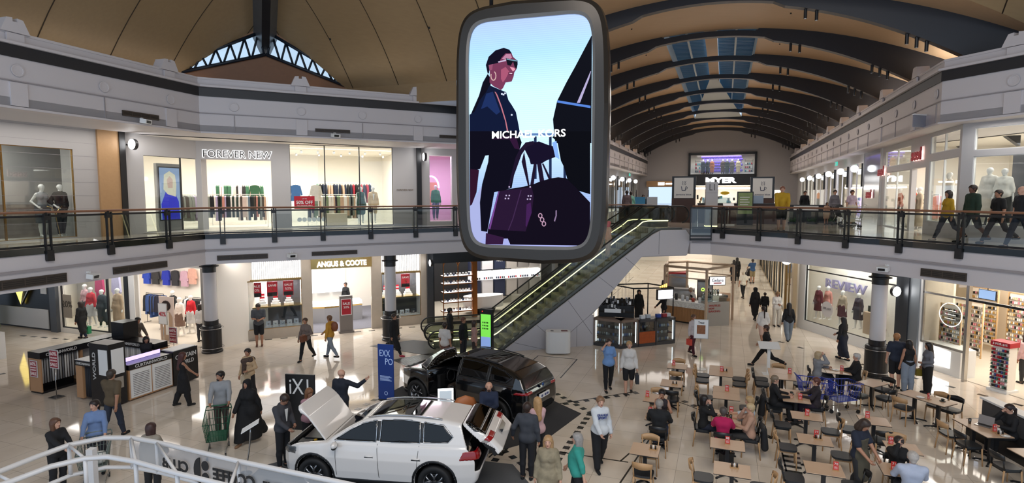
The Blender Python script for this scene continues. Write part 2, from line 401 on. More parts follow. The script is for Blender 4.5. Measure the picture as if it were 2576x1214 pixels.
# ---------------------------------------------------------------- roof: barrel vault of the corridor, ribs, skylight
NC = -.85
def zb(n): return 13.39-.03862*(n-NC)**2
def zt(n): return 13.68-.0254*(n-NC)**2
RU = [22.75+4.815*k for k in range(10)]
m = MB(); ns = np.linspace(-12.2, 10.5, 45)
def strip(u0, u1, n0, n1, mm, dz=0, f=zt, cnt=None):
    q = np.linspace(n0, n1, cnt or max(2, int(abs(n1-n0)/.5)+1)); vs = []
    for n in q: vs += [(*nu(n, u0), f(n)+dz), (*nu(n, u1), f(n)+dz)]
    m.add(vs, [(2*i, 2*i+1, 2*i+3, 2*i+2) for i in range(len(q)-1)], mm, True)
SK0, SK1 = -2.8, 1.2
for k in range(10):
    u0 = RU[k]; u1 = RU[k+1] if k < 9 else 68.2
    if 1 <= k <= 6:
        strip(u0, u1, -10.7, SK0, TIM_LIT); strip(u0, u1, SK1, 10.5, TIM_LIT); strip(u0, u1, -1.12, -.55, TIM_LIT, .35)
    else: strip(u0, u1, -10.7, 10.5, TIM_LIT)
for n in (-10.7, 10.5):
    m.quad((*nu(n, 22.7), 8.9), (*nu(n, 69), 8.9), (*nu(n, 69), zt(n)+.02), (*nu(n, 22.7), zt(n)+.02), CHAR)
ob('ceiling.002', m, kind='structure')
GREYP = mat('pale grey soffit', 'b8bdbb', .6)
m = MB(); ua, ub = RU[4]-3.2, RU[7]
m.add([(*nu(-1.1, ua), 13.66), (*nu(-.6, ua), 13.66), (*nu(1.25, ub), 13.5), (*nu(-2.85, ub), 13.5)], [(0, 1, 2, 3)], GREYP)
ob('ceiling.003', m, kind='structure')
SKG = glassmat('tinted roof glass', '6fa4c4', .1)
m = MB(); m.quad((*nu(SK0, RU[1]), 14.25), (*nu(-1.12, RU[1]), 14.35), (*nu(-1.12, RU[7]), 14.35), (*nu(SK0, RU[7]), 14.25), SKG)
m.quad((*nu(-.55, RU[1]), 14.35), (*nu(SK1, RU[1]), 14.25), (*nu(SK1, RU[7]), 14.25), (*nu(-.55, RU[7]), 14.35), SKG)
ob('window_1', m, kind='structure')
m = MB(); SLT = mat('roof louvre', '56809c', .35); LIN = mat('skylight white lining', 'c9d4d6', .5)
for n in (SK0, SK1): m.quad((*nu(n, RU[1]), 13.5), (*nu(n, RU[7]), 13.5), (*nu(n, RU[7]), 14.3), (*nu(n, RU[1]), 14.3), LIN)
u = RU[1]
while u < RU[7]:
    for a, b, o in ((SK0, -1.12, .5), (-.55, SK1, .5)):
        p, q = nu(a, u), nu(b, u+o); m.cb(((p[0]+q[0])/2, (p[1]+q[1])/2, 14.3), (math.hypot(q[0]-p[0], q[1]-p[1]), .05, .2), SLT, math.atan2(q[1]-p[1], q[0]-p[0]))
    u += .3
for n in (-1.95, .3):
    p, q = nu(n, RU[1]), nu(n, RU[7]); m.cb(((p[0]+q[0])/2, (p[1]+q[1])/2, 14.2), (.09, math.hypot(q[0]-p[0], q[1]-p[1]), .16), LIN, -A20)
ob('trim_3', m, kind='structure')
for k, u in enumerate(RU):
    m = MB(); th = .3; vs = []; q = np.linspace(-10.7, 10.5, 57)
    for n in q:
        f = .0 if SK0 < n < SK1 else (.12 if abs(n-NC) > 2.6 else 0)
        lo = zb(n)-f; hi = lo+.24 if (SK0 < n < SK1 and 1 <= k <= 7) else zt(n)+.15
        vs += [(*nu(n, u-th/2), lo), (*nu(n, u-th/2), hi), (*nu(n, u+th/2), lo), (*nu(n, u+th/2), hi)]
    fs = []
    for i in range(len(q)-1):
        a = 4*i; b = a+4; fs += [(a, b, b+1, a+1), (a+2, a+3, b+3, b+2), (a, a+2, b+2, b)]
    m.add(vs, fs, CHAR)
    ob('trim_%d' % (4+k), m, kind='structure')
# spotlights hung in pairs and threes from the ribs
m = MB(); m.lathe([(0, 0), (.055, 0), (.055, -.34), (.045, -.34), (.045, -.3), (0, -.3)], BLK, 10, smooth=False); m.lathe([(.043, -.31), (0, -.31)], LAMPW, 10, smooth=False)
sp = None
for k, u in enumerate(RU):
    for n in (-5.2, -4.85, -8.5, -8.22, -7.94, 2.45, 2.8, 5.5, 5.78, 6.06):
        p = (*nu(n, u+.0), zb(n)-.1)
        if sp is None: sp = ob('spotlight', m, label='small black cylinder spotlight hanging under a dark vault rib', cat='spotlight', group='spotlights on the vault ribs', loc=p)
        else: q_ = sp.copy(); C.objects.link(q_); q_.location = p
# ---------------------------------------------------------------- roof: cloister vault over the crossing
EU, EN, ER_, ZE = 22.2, -20.9, 19.2, 11.22
def prof(d): return 6.8*(1-math.exp(-max(d, 0)/5.29))
def dstar(n):
    h = zt(n)-ZE
    return -5.29*math.log(1-h/6.8) if h > 0 else 0
DG = 38.47
m = MB()
cols = np.concatenate([np.linspace(EN+2.3, -11, 26), np.linspace(-10.7, 9, 50), np.linspace(9.3, ER_-.2, 18)]); prev = None; K = 16
for n in cols:
    d0 = max(dstar(n), EU-(DG+n)); d1 = max(d0+.01, min(n-EN, ER_-n, 20)); ds = d0+(d1-d0)*np.linspace(0, 1, K)**1.6
    cur = [(*nu(n, EU-d), ZE+prof(d)) for d in ds]
    if prev: m.add(prev+cur, [(i, i+1, K+i+1, K+i) for i in range(K-1)], TIM, True)
    prev = cur
prev = None
for n in np.linspace(-10.7, 9, 50):
    d = dstar(n); cur = [(*nu(n, EU-d), zt(n)), (*nu(n, 22.75), zt(n))]
    if prev: m.add(prev+cur, [(0, 1, 3, 2)], TIM_LIT, True)
    prev = cur
prev = None
for u in np.linspace(EU-2.3, -2, 40):
    d0 = max(0, u-DG-EN); d1 = max(d0+.01, min(EU-u, 18.5)); ds = d0+(d1-d0)*np.linspace(0, 1, K)**1.6
    cur = [(*nu(EN+d, u), ZE+prof(d)) for d in ds]
    if prev: m.add(prev+cur, [(i, i+1, K+i+1, K+i) for i in range(K-1)], TIM, True)
    prev = cur
prev = None
for u in np.linspace(EU, -2, 40):
    d1 = max(.01, min(EU-u, 18.5)); ds = d1*np.linspace(0, 1, K)**1.6
    cur = [(*nu(ER_-d, u), ZE+prof(d)) for d in ds]
    if prev: m.add(prev+cur, [(i, i+1, K+i+1, K+i) for i in range(K-1)], TIM, True)
    prev = cur
# walls under the eaves and shadow joints of the lining
for a, b in ((nu(-16.27, EU), nu(-10.7, EU)), (nu(9.6, EU), nu(ER_, EU)), (nu(EN, 0), nu(EN, DG+EN)), (nu(ER_, 0), nu(ER_, EU))):
    m.quad((*a, 10.4), (*b, 10.4), (*b, ZE+.03), (*a, ZE+.03), TIM)
ob('ceiling.004', m, kind='structure')
m = MB(); SEAM = mat('lining joint', '3a2c1c', .8)
for n in np.arange(-18.2, 20, 2.35):
    d0 = max(dstar(n), EU-(DG+n)); d1 = min(n-EN, ER_-n)
    if d1 > d0+.3: m.tube([(*nu(n, EU-d), ZE+prof(d)-.004) for d in np.linspace(d0, d1, 14)], .018, SEAM, 4)
for u in np.arange(19.4, -2, -2.35):
    d0 = max(0, u-DG-EN); m.tube([(*nu(EN+d, u), ZE+prof(d)-.004) for d in np.linspace(d0, min(EU-u, 18), 14)], .018, SEAM, 4)
for n in np.arange(-17, 20, 4.7):
    for d in (1.6, 4.6):
        if d < n-EN and d > dstar(n)+.2: m.ball((*nu(n+1.2, EU-d), ZE+prof(d)-.01), .05, BLK, 6)
for k in range(10):
    for n in (-6.6, -3.9, 2.2, 4.6): m.ball((*nu(n, RU[k]+2.4), zt(n)-.01), .04, BLK, 6)
ob('trim_20', m, kind='structure')
# gable closing the corner, with the clerestory truss
g0 = nu(-(38.47-1.3)/2-.65, (38.47+1.3)/2-.65); GC = nu((-38.47+1.3)/2, (38.47+1.3)/2)
GF = Fr(GC, 20.3+4.4+.6)
zc = ZE+prof(2.3)
m = MB(); Wg = 3.27
m.add([GF.w(-Wg-.4, .1, 11.72), GF.w(0, .1, 13.42), GF.w(Wg+.4, .1, 11.72), GF.w(Wg+.4, .1, 12.2), GF.w(0, .1, 14.0), GF.w(-Wg-.4, .1, 12.2)], [(0, 1, 4, 5), (1, 2, 3, 4)], TIMD)
m.add([GF.w(-Wg-.4, .1, 8.9), GF.w(Wg+.4, .1, 8.9), GF.w(Wg+.4, .1, 11.3), GF.w(0, .1, 12.4), GF.w(-Wg-.4, .1, 11.3)], [(0, 1, 2, 3, 4)], TIMD)
ob('wall_gable', m, kind='structure')
NAV = mat('navy steel', '18222e', .4)
m = MB()
def bar(a, b, r=.05): m.tube([GF.w(a[0], 0, a[1]), GF.w(b[0], 0, b[1])], r, NAV, 4)
for s in (-1, 1):
    bt = lambda t: (s*Wg*t, 12.42-1.05*t); tp = lambda t: (s*Wg*t, 13.42-1.7*t)
    bar(bt(0), bt(1), .07); bar(tp(.05), tp(1), .07); bar(bt(1), tp(1)); k = 6
    for i in range(k):
        a, b, c = i/k, (i+.5)/k, (i+1)/k; bar(bt(a+.02), tp(b)); bar(tp(b), bt(c))
ob('trim_21', m, kind='structure')
m = MB(); m.add([GF.w(-Wg, .06, 11.35), GF.w(0, .06, 12.4), GF.w(Wg, .06, 11.35), GF.w(Wg, .06, 11.72), GF.w(0, .06, 13.42), GF.w(-Wg, .06, 11.72)], [(0, 1, 4, 5), (1, 2, 3, 4)], GLS); ob('window_2', m, kind='structure')
# hip beam running from the gable's apex up over the void
m = MB(); STL = mat('blue grey steel', '50555a', .35); L0 = [];
for d in np.linspace(2.0, 12, 16):
    n, u = EN+d, EU-d; z = ZE+prof(d); q = .42
    L0.append([(*nu(n-q, u-q), z+.05), (*nu(n-.11, u-.11), z-.95), (*nu(n+.11, u+.11), z-.95), (*nu(n+q, u+q), z+.05)])
for a, b in zip(L0, L0[1:]):
    m.add(a+b, [(0, 1, 5, 4), (2, 3, 7, 6)], STL); m.add(a+b, [(1, 2, 6, 5)], BLK)
ob('trim_22', m, kind='structure')
# ---------------------------------------------------------------- fittings on the fascias
def on_edge(px, E, z=5.0):
    dx = (px-1288)/FPX
    y0 = cos(PITCH)+0*z
    for a, b in zip(E, E[1:]):
        # x = dx*(y*cos p - (z-H)*sin p)
        f = lambda P: P[0]-dx*(P[1]*cos(PITCH)-(z-CAMZ)*sin(PITCH))
        fa, fb = f(a), f(b)
        if fa*fb <= 0: t = fa/(fa-fb); return (a[0]+(b[0]-a[0])*t, a[1]+(b[1]-a[1])*t, math.atan2(b[1]-a[1], b[0]-a[0]))
VENT = mat('vent brown grey', '4a4038', .6); VSL = mat('vent slat', '2a2522', .5)
def vent(px, E, z, wd, h, label):
    x, y, a = on_edge(px, E, z); t = thing('air_vent', label, 'vent', (x+sin(a)*.02, y-cos(a)*.02, z), a)
    m = MB(); m.box(-wd/2, wd/2, -.02, .03, -h/2, h/2, VSL); ob('backing', m, t)
    m = MB(); m.box(-wd/2, wd/2, -.03, -.02, h/2-.03, h/2, VENT); m.box(-wd/2, wd/2, -.03, -.02, -h/2, -h/2+.03, VENT)
    for i in range(5): m.box(-wd/2+wd*i/4-.012, -wd/2+wd*i/4+.012, -.03, -.02, -h/2, h/2, VENT)
    for i in range(4): m.box(-wd/2, wd/2, -.028, -.018, -h/2+h*(i+1)/5-.006, -h/2+h*(i+1)/5+.006, VENT)
    ob('slat', m, t)
vent(60, EL, 4.05, 2.2, .26, 'brown slotted air vent low on the balcony face at the far left edge')
vent(354, EL, 4.05, 1.95, .22, 'brown slotted air vent over the shop with the 40 percent board')
vent(611, EL, 4.05, 1.75, .19, 'brown slotted air vent over the jeweller\'s left display window')
vent(842, EL, 4.05, 1.8, .17, 'dark slotted air vent over the jeweller\'s doorway')
vent(2374, ER, 4.05, 1.3, .24, 'brown slotted air vent on the right balcony face above the accessories shop')
vent(353, EL, 9.02, 1.3, .17, 'brown air vent on the upper fascia above the round lamp')
vent(837, EL, 9.02, 1.35, .13, 'brown air vent on the upper fascia above the tall shop window')
vent(1132, EL, 9.02, 1.0, .13, 'brown air vent on the upper fascia beside the hanging screen')
def cam_(px, E, z, label):
    x, y, a = on_edge(px, E, z); t = thing('security_camera', label, 'camera', (x, y, z), a)
    m = MB(); m.box(-.05, .05, -.05, .02, .1, .16, WT); m.tube([(0, -.04, .14), (0, -.14, .06)], .02, WT, 6); ob('bracket', m, t)
    m = MB(); m.cb((0, -.2, .02), (.32, .2, .14), WT, .3, .15); m.cb((.02, -.31, .0), (.2, .01, .08), BKP, .3, .15); ob('housing', m, t)
for a in ((222, EL, 3.98, 'white camera box on the balcony face between two left air vents'), (733, EL, 4.02, 'white camera box on the balcony face left of the jeweller\'s doorway'), (2232, ER, 4.0, 'white camera box above the banded column on the right'),
          (355, EL, 8.8, 'white camera under the upper air vent above the round lamp'), (842, EL, 8.8, 'white camera under the upper air vent above the tall shop window')): cam_(*a)
# ---------------------------------------------------------------- balustrades
def balustrade(P, pxs, label, E):
    t = thing('balustrade', label, 'balustrade', (0, 0, 0))
    Q = offset(P, .05)
    m = MB(); m.tube([(x, y, 5.94) for x, y in offset(P, .02)], .036, RAIL, 8); ob('handrail', m, t)
    m = MB(); m.wallpoly(offset(P, .03), 5.8, 5.86, BLK, .04); m.wallpoly(offset(P, .03), 4.97, 5.03, BLK, .04); ob('frame_rail', m, t)
    m = MB(); m.wallpoly(Q, 5.03, 5.8, GLSP); ob('glass_panel', m, t)
    for px in pxs:
        r = on_edge(px, E)
        if not r: continue
        x, y, a = r; m = MB()
        for s in (-.075, .075):
            m.cb((x+cos(a)*s-sin(a)*-.03, y+sin(a)*s+cos(a)*-.03, 5.25), (.035, .07, 1.3), BLK, a)
        m.cb((x+sin(a)*.06, y-cos(a)*.06, 4.72), (.19, .09, .3), BLK, a); m.cb((x+sin(a)*.02, y-cos(a)*.02, 5.78), (.19, .1, .12), BLK, a)
        m.cb((x-sin(a)*.0, y, 5.88), (.05, .05, .1), BLK, a)
        ob('post', m, t)
balustrade(EL, [120, 275, 422, 560, 690, 812, 932, 1045, 1145, 1240], 'glass balustrade with timber handrail along the left upper balcony', EL)
balustrade([(7.95, 25.28)]+ER, [1750, 1820, 1910, 2010, 2130, 2265, 2417], 'glass balustrade with timber handrail along the right upper balcony', ER)
balustrade([(1.3, 28.0), (6.9, 29.4)], [], 'far glass balustrade with timber handrail behind the escalators', EL)
# round columns under the balconies
def column(x, y, label):
    t = thing('column', label, 'column', (x, y, 0))
    m = MB(); m.lathe([(.0, 0), (.4, 0), (.4, .06), (.37, .08), (.37, 1.05), (.34, 1.12), (.27, 1.14), (.27, 1.32)], BLK, 28, smooth=False); ob('base', m, t)
    m = MB(); m.lathe([(.245, 1.32), (.245, 3.35)], mat('column white', 'c9c7c9', .35), 28); ob('shaft', m, t)
    m = MB(); m.lathe([(.255, 3.3), (.255, 3.5), (.36, 3.53), (.36, 3.56), (.27, 3.58), (.27, 3.83)], BLK, 28, smooth=False); ob('capital', m, t)
    m = MB()
    for z in (.2, 1.0): m.tube([(.44*cos(a), .44*sin(a), z) for a in np.linspace(0, 2*pi, 25)[:-1]], .012, CHROME, 5, True)
    for z in (.2, 1.0):
        for a in (0, 1.57, 3.14, 4.71): m.tube([(.37*cos(a), .37*sin(a), z), (.44*cos(a), .44*sin(a), z)], .01, CHROME, 4)
    ob('guard_rail', m, t)
column(-12.34, 23.2, 'white round column with black base in front of the open clothes shop')
column(-5.4, 25.2, 'white round column with black base left of the escalators')
column(12.95, 20.0, 'white round column with black base beside the café seating')
# ---------------------------------------------------------------- people and mannequins
SKIN = {k: mat('skin ' + k, v, .5) for k, v in dict(fair='c99b83', mid='a97a60', dark='6b4636').items()}
MANW = mat('mannequin white', 'e4e2de', .35); MAND = mat('mannequin grey', '8d8985', .4)
EYEW = mat('eye white', 'b9aca2', .4); EYE = mat('eye dark', '1c1412', .3); LIP = mat('lips', '8a4540', .5); BROW = mat('brow', '33241b', .7)
def hairmat(c): return mat('hair ' + c, c, .5, noise=.3, nscale=30, bump=.3)
def cloth(c): return mat('fabric ' + c, c, .85, noise=.16, nscale=9, bump=.35)
def ik(a, t, l1, l2, hint):
    a = np.array(a, float); t = np.array(t, float); d = t-a; L_ = np.linalg.norm(d); mx = (l1+l2)*.995
    if L_ > mx: t = a+d/L_*mx; d = t-a; L_ = mx
    if L_ < abs(l1-l2)+.03: L_ = abs(l1-l2)+.03
    c = (l1*l1+L_*L_-l2*l2)/(2*l1*L_); c = max(-1, min(1, c)); s = math.sqrt(1-c*c); u = d/np.linalg.norm(d)
    h = np.array(hint, float); h = h-u*h.dot(u); h /= np.linalg.norm(h)+1e-9
    return a+u*l1*c+h*l1*s, t
ARMS = dict(down=((.27, .04, .80), (-.27, .04, .80)), swing=((.25, .26, .86), (-.25, -.16, .84)), swingb=((.25, -.16, .84), (-.25, .26, .86)), phone=((.07, .30, 1.16), (-.07, .30, 1.14)),
            ear=((.13, .06, 1.58), (-.27, .04, .80)), push=((.22, .46, 1.04), (-.22, .46, 1.04)), hips=((.2, .1, 1.02), (-.22, .04, .82)), fold=((-.08, .22, 1.16), (.08, .24, 1.12)),
            point=((.66, .18, 1.52), (-.26, .04, .82)), bag=((.28, .08, .84), (-.12, .2, 1.1)), lap=((.06, .34, .78), (-.06, .34, .78)), table=((.16, .40, .80), (-.16, .40, .80)), chin=((.06, .17, 1.14), (-.14, .34, .82)), face=((.03, .17, 1.24), (-.12, .34, .82)), hold=((.1, .34, 1.0), (-.27, .04, .8)), man=((.24, .1, .84), (-.26, .02, .84)), reach=((.1, .6, 1.3), (-.2, .5, 1.2)))
def person(label, loc, face, H=1.72, sex='m', top='444444', bot='20242c', hair='short', hc='2a1d16', skin='mid', pose='stand', arms='down', lean=0, look=0, turn=0, stride=0,
           tt='long', bt='trousers', shoe='1c1c1c', group=None, mq=False, h=.0165, z=0, cat='person', name='person', apron=None, scarf=None, pattern=None, beard=False, opens=False, kneel=0, wide=1.0):
    s = H/1.75; fem = sex == 'f'; V = lambda x, y, z: np.array([x, y, z], float)
    sit = pose == 'sit'; ph = .56 if sit else .93
    hipw = .1 if fem else .092; shw = (.152 if fem else .18)*wide
    la = R(lean); ty = lambda y, z: (y*cos(la)+z*sin(la), -y*sin(la)+z*cos(la))
    def T(x, y, z):  # torso frame, z above pelvis
        a, b = ty(y, z); return V(x, a, ph+b)
    J = {}
    for sd, nm in ((1, 'R'), (-1, 'L')):
        hp = V(sd*hipw, 0, ph-.02); st = R(stride)*(sd if stride else 0)
        if sit: kn = hp+V(sd*.03, .43, -.02); an = kn+V(0, .0+kneel, -.44)
        else:
            kn = hp+V(sd*.005, .44*sin(st), -.44*cos(st)); kb = max(0, -st)*1.1+.04; an = kn+V(0, -.42*sin(kb-st), -.42*cos(kb-st))
        J['h'+nm], J['k'+nm], J['a'+nm] = hp, kn, an
    drop = min(J['aR'][2], J['aL'][2])-.085
    if sit: drop = 0; J['aR'][2] = J['aL'][2] = .085
    for k in J: J[k] = J[k]-V(0, 0, drop)
    ph0 = ph; ph = ph-drop
    arm = ARMS[arms] if isinstance(arms, str) else arms
    for i, (sd, nm) in enumerate(((1, 'R'), (-1, 'L'))):
        sh = T(sd*(shw-.005), -.01, .475 if not fem else .465); t = V(*arm[i]); lo = sit and (isinstance(arms, str))
        if sit: t = t+V(0, 0, -.0 if arms in ('lap', 'table', 'chin', 'face') else -.3)
        elif lean: a, b = ty(t[1], t[2]-.93); t = V(t[0], a, ph+b)
        if sit and arms in ('chin', 'face'): pass
        el, t = ik(sh, t, .29, .26, (sd*.6, -.7, -.5) if t[2] < sh[2] else (sd*.5, .2, -1)); J['s'+nm], J['e'+nm], J['w'+nm] = sh, el, t
    neck = T(0, 0, .55); hl = R(lean+look); hd = neck+V(0, .02*cos(hl)+.125*sin(hl)*1.0, .125*cos(hl)); rt = R(turn)
    f = V(sin(rt), cos(rt)*cos(hl), -sin(hl)); f /= np.linalg.norm(f); up = V(0, sin(hl), cos(hl)); sdv = np.cross(f, up); sdv /= np.linalg.norm(sdv); up = np.cross(sdv, f)
    HD = lambda a, b, c: hd+sdv*a+f*b+up*c
    thr, thb = (.088, .062) if fem else (.085, .062)
    def torso(g, lo=0.0, fl=1):
        w = .92 if fem else 1.0
        q = [(T(-.07, 0, .02), T(.07, 0, .02), .105+g+(.012 if fem else 0), .105+g+(.012 if fem else 0)),
             (T(-.055*w, 0, .04), T(-.045*w, 0, .2), .1+g, .085*w+g), (T(.055*w, 0, .04), T(.045*w, 0, .2), .1+g, .085*w+g),
             (T(-.045*w, 0, .2), T(-.085*w*wide, 0, .38), .09*w+g, .1*w+g), (T(.045*w, 0, .2), T(.085*w*wide, 0, .38), .09*w+g, .1*w+g), (T(-.06, 0, .38), T(.06, 0, .38), .105+g, .105+g),
             (T(0, 0, .485), T(-shw+.035, 0, .455), .064+g, .056+g), (T(0, 0, .485), T(shw-.035, 0, .455), .064+g, .056+g), (T(0, 0, .44), T(0, -.005, .52), .075+g*.6, .05+g*.3)]
        if fem: q += [(T(-.07, .07, .36), T(-.07, .085, .35), .055+g, .045+g), (T(.07, .07, .36), T(.07, .085, .35), .055+g, .045+g)]
        if wide > 1.1: q += [(T(0, .05, .12), T(0, .06, .28), .13+g, .12+g)]
        return q
    def arm_(nm, g, frac=2.0):
        s0, e0, w0 = J['s'+nm], J['e'+nm], J['w'+nm]; r0, r1, r2 = (.05, .038, .026) if fem else (.056, .043, .029)
        q = []
        if frac >= 1: q.append((s0, e0, r0+g, r1+g))
        else: q.append((s0, s0+(e0-s0)*frac, r0+g+.004, r0+g+.004))
        if frac > 1: q.append((e0, e0+(w0-e0)*(frac-1), r1+g, r1+(r2-r1)*(frac-1)+g))
        return q
    def leg(nm, g, frac=2.0):
        a, b, c = J['h'+nm], J['k'+nm], J['a'+nm]; q = []
        q.append((a, a+(b-a)*min(1, frac), thr+g, thr+(thb-thr)*min(1, frac)+g))
        if frac > 1: m_ = b+(c-b)*.35+V(0, -.015, 0); q += [(b, m_, thb-.005+g, .057+g)]; q += [(m_, b+(c-b)*(frac-1), .057+g, .038+g)]
        return q
    # body
    caps = torso(0)
    for nm in 'RL':
        caps += leg(nm, 0)+arm_(nm, 0)
        w0, e0 = J['w'+nm], J['e'+nm]; d = (w0-e0); d /= np.linalg.norm(d); caps.append((w0, w0+d*.075, .026, .03, ))
        a = J['a'+nm]; caps.append((a+V(0, -.02, -.03), a+V(0, .13, -.055), .038, .03))
    caps.append((neck-V(0, 0, .06), HD(0, -.01, -.02), .056 if not fem else .048, .052))
    caps += [(HD(0, -.02, .035), HD(0, .0, .03), .088, .085), (HD(0, .03, -.02), HD(0, .045, -.075), .062, .037)]
    if not mq or mq == 2: caps += [(HD(0, .085, .012), HD(0, .1, -.018), .01, .014), (HD(.082, -.005, -.005), HD(.082, -.01, .02), .018, .018), (HD(-.082, -.005, -.005), HD(-.082, -.01, .02), .018, .018)]
    Vt, Q = blob(caps, h, .022); ex = MB()
    sk = (MANW if mq != 3 else MAND) if mq else SKIN[skin]
    for i, nm in enumerate('RL'):
        w0, e0 = J['w'+nm], J['e'+nm]; d = (w0-e0); d /= np.linalg.norm(d); sd = 1 if nm == 'R' else -1
        pn = np.cross(d, V(sd, .2, .1)); pn /= np.linalg.norm(pn); ac = np.cross(pn, d); ac /= np.linalg.norm(ac)
        curl = .25 if arms in ('down', 'swing', 'swingb', 'man') else .8
        inn = V(-sd, .25, 0); inn = inn-d*inn.dot(d); inn /= np.linalg.norm(inn)+1e-9; ac = np.cross(d, inn); 
        for j, ln in enumerate((.068, .078, .073, .056)):
            o = w0+d*.085+ac*(.027-.018*j); k1 = o+d*ln*.5+inn*ln*.12*curl*2; k2 = k1+(d*(1-curl*.7)+inn*curl)*ln*.5
            ex.tube([o-d*.02, k1, k2], .0095, sk, 5, rs=[.0105, .0095, .0075])
        o = w0+d*.03+ac*.026; ex.tube([o, o+d*.03+ac*.02+inn*.015, o+d*.055+ac*.022+inn*.035], .011, sk, 5, rs=[.013, .011, .009])
    if not mq:
        for a in (-1, 1):
            ex.ball(HD(a*.032, .0815, .016), .0095, EYEW, 6, (1.2, 1, .6)); ex.ball(HD(a*.032, .0875, .016), .006, EYE, 6); ex.ball(HD(a*.033, .086, .036), .015, BROW, 6, (1, .4, .25))
        ex.ball(HD(0, .089, -.05), .021, LIP, 6, (1, .45, .35))
    P = (*loc[:2], z); rz = R(face)-pi/2
    def mk(nm, VQ, mt, par, extra=None):
        if not len(VQ[1]): return None
        o = bpy.data.objects.new(nm, npmesh(nm, VQ[0]*s, VQ[1], [mt], None, extra)); C.objects.link(o)
        if par: o.parent = par
        return o
    ex.v = [tuple(np.array(v)*s) for v in ex.v]
    root = mk(name, (Vt, Q), sk, None, ex); root.location = P; root.rotation_euler = (0, 0, rz)
    setp(root, label, cat, group); par = root
    up_f = (up, f)
    # trousers / skirts
    g = .014; hh = h
    if bt in ('trousers', 'jeans', 'wide', 'shorts', 'leggings'):
        gg = {'wide': .035, 'leggings': .006}.get(bt, g); fr = .92 if bt == 'shorts' else 1.93
        q = [(V(-.06, 0, ph), V(.06, 0, ph), .112+g, .112+g), (V(-.05, 0, ph+.07), V(.05, 0, ph+.07), .1+g, .1+g)]
        for nm in 'RL': q += leg(nm, gg+(.012 if bt == 'shorts' else 0), fr)
        mk('trousers' if bt != 'shorts' else 'shorts', blob(q, hh, .02), cloth(bot), par)
    elif bt in ('skirt', 'mini', 'longskirt', 'dress', 'abaya'):
        ln = {'skirt': 1.1, 'mini': .8, 'longskirt': 1.8, 'dress': 1.05, 'abaya': 1.92}[bt]; fl = .09 if bt == 'abaya' else .035
        q = [(V(-.06, 0, ph+.04), V(.06, 0, ph+.04), .108+g, .108+g)]
        for nm in 'RL': q += leg(nm, g+fl, ln)
        if not sit:
            c0 = (J['kR']+J['kL'])/2; c1 = (J['aR']+J['aL'])/2; b = ln-1
            q.append((V(0, 0, ph), V(0, 0, ph)+(c0-V(0, 0, ph))*min(1, ln), .14, .14+fl))
            if b > 0: q.append((c0, c0+(c1-c0)*b, .14+fl, .13+fl*1.6))
        zc_ = (V(0, 0, ph)+(((J['kR']+J['kL'])/2-V(0, 0, ph))*min(ln, 1)))[2] if ln <= 1 else J['kR'][2]-(J['kR'][2]-.09)*(ln-1)
        mk('skirt' if bt != 'abaya' else 'robe', blob(q, hh, .05, [lambda X, Y, Z: (zc_-Z)+0*X+0*Y] if not sit else ()), cloth(bot), par)
    # top
    if tt != 'none':
        fr = {'tee': .75, 'long': 1.95, 'hoodie': 1.95, 'coat': 1.95, 'tank': 0, 'jacket': 1.95, 'robe': 1.98, 'vest': 0, 'mid': 1.4}[tt]
        gg = {'hoodie': .032, 'coat': .032, 'jacket': .022, 'robe': .04, 'tank': .008, 'mid': .028, 'long': .02, 'tee': .02}.get(tt, g)
        q = torso(gg)+[(T(-.06, 0, .0), T(.06, 0, .0), .112+gg, .112+gg)]
        for nm in 'RL':
            if fr: q += arm_(nm, gg*.8, fr)
        if tt in ('coat', 'robe', 'vest'):
            e = {'coat': 1.05, 'robe': 1.6, 'vest': .95}[tt]
            for nm in 'RL': q += leg(nm, .05, e)
            if not sit: q.append((V(0, -.01, ph), V(0, -.02, ph-.4*e), .15, .17))
        if tt == 'hoodie': q += [(T(-.05, -.09, .5), T(.05, -.09, .5), .06, .06), (T(-.04, .04, .53), T(.04, .04, .53), .035, .035)]
        if tt in ('jacket', 'coat', 'long'): q += [(T(-.035, -.03, .54), T(.035, -.03, .54), .035, .035)]
        o = mk({'tee': 'shirt', 'long': 'shirt', 'hoodie': 'hoodie', 'coat': 'coat', 'jacket': 'jacket', 'tank': 'vest_top', 'robe': 'robe', 'vest': 'vest', 'mid': 'shirt'}[tt], blob(q, hh, .03), pattern or cloth(top), par)
        if opens:
            mb = MB(); w_ = .035
            pts = [(T(x, .135+gg+(.005 if zz < .3 else -.01), zz)) for zz, x in ((.12, .0), (.3, .0), (.44, .0))]
            mb.add([tuple((T(a*w_*b, .105+gg+.012, zz))*s) for zz, b in ((.16, .3), (.45, 1.4)) for a in (-1, 1)], [(0, 1, 3, 2)], WT)
            ob('shirt_front', mb, par)
    # shoes
    if shoe:
        for nm in 'RL':
            a = J['a'+nm]; q = [(a+V(0, -.035, -.04), a+V(0, .14, -.05), .044, .038)]
            mk('shoe', blob(q, .012, .02, [lambda X, Y, Z, a=a: (a[2]-.082-Z)+0*X+0*Y]), cloth(shoe), par)
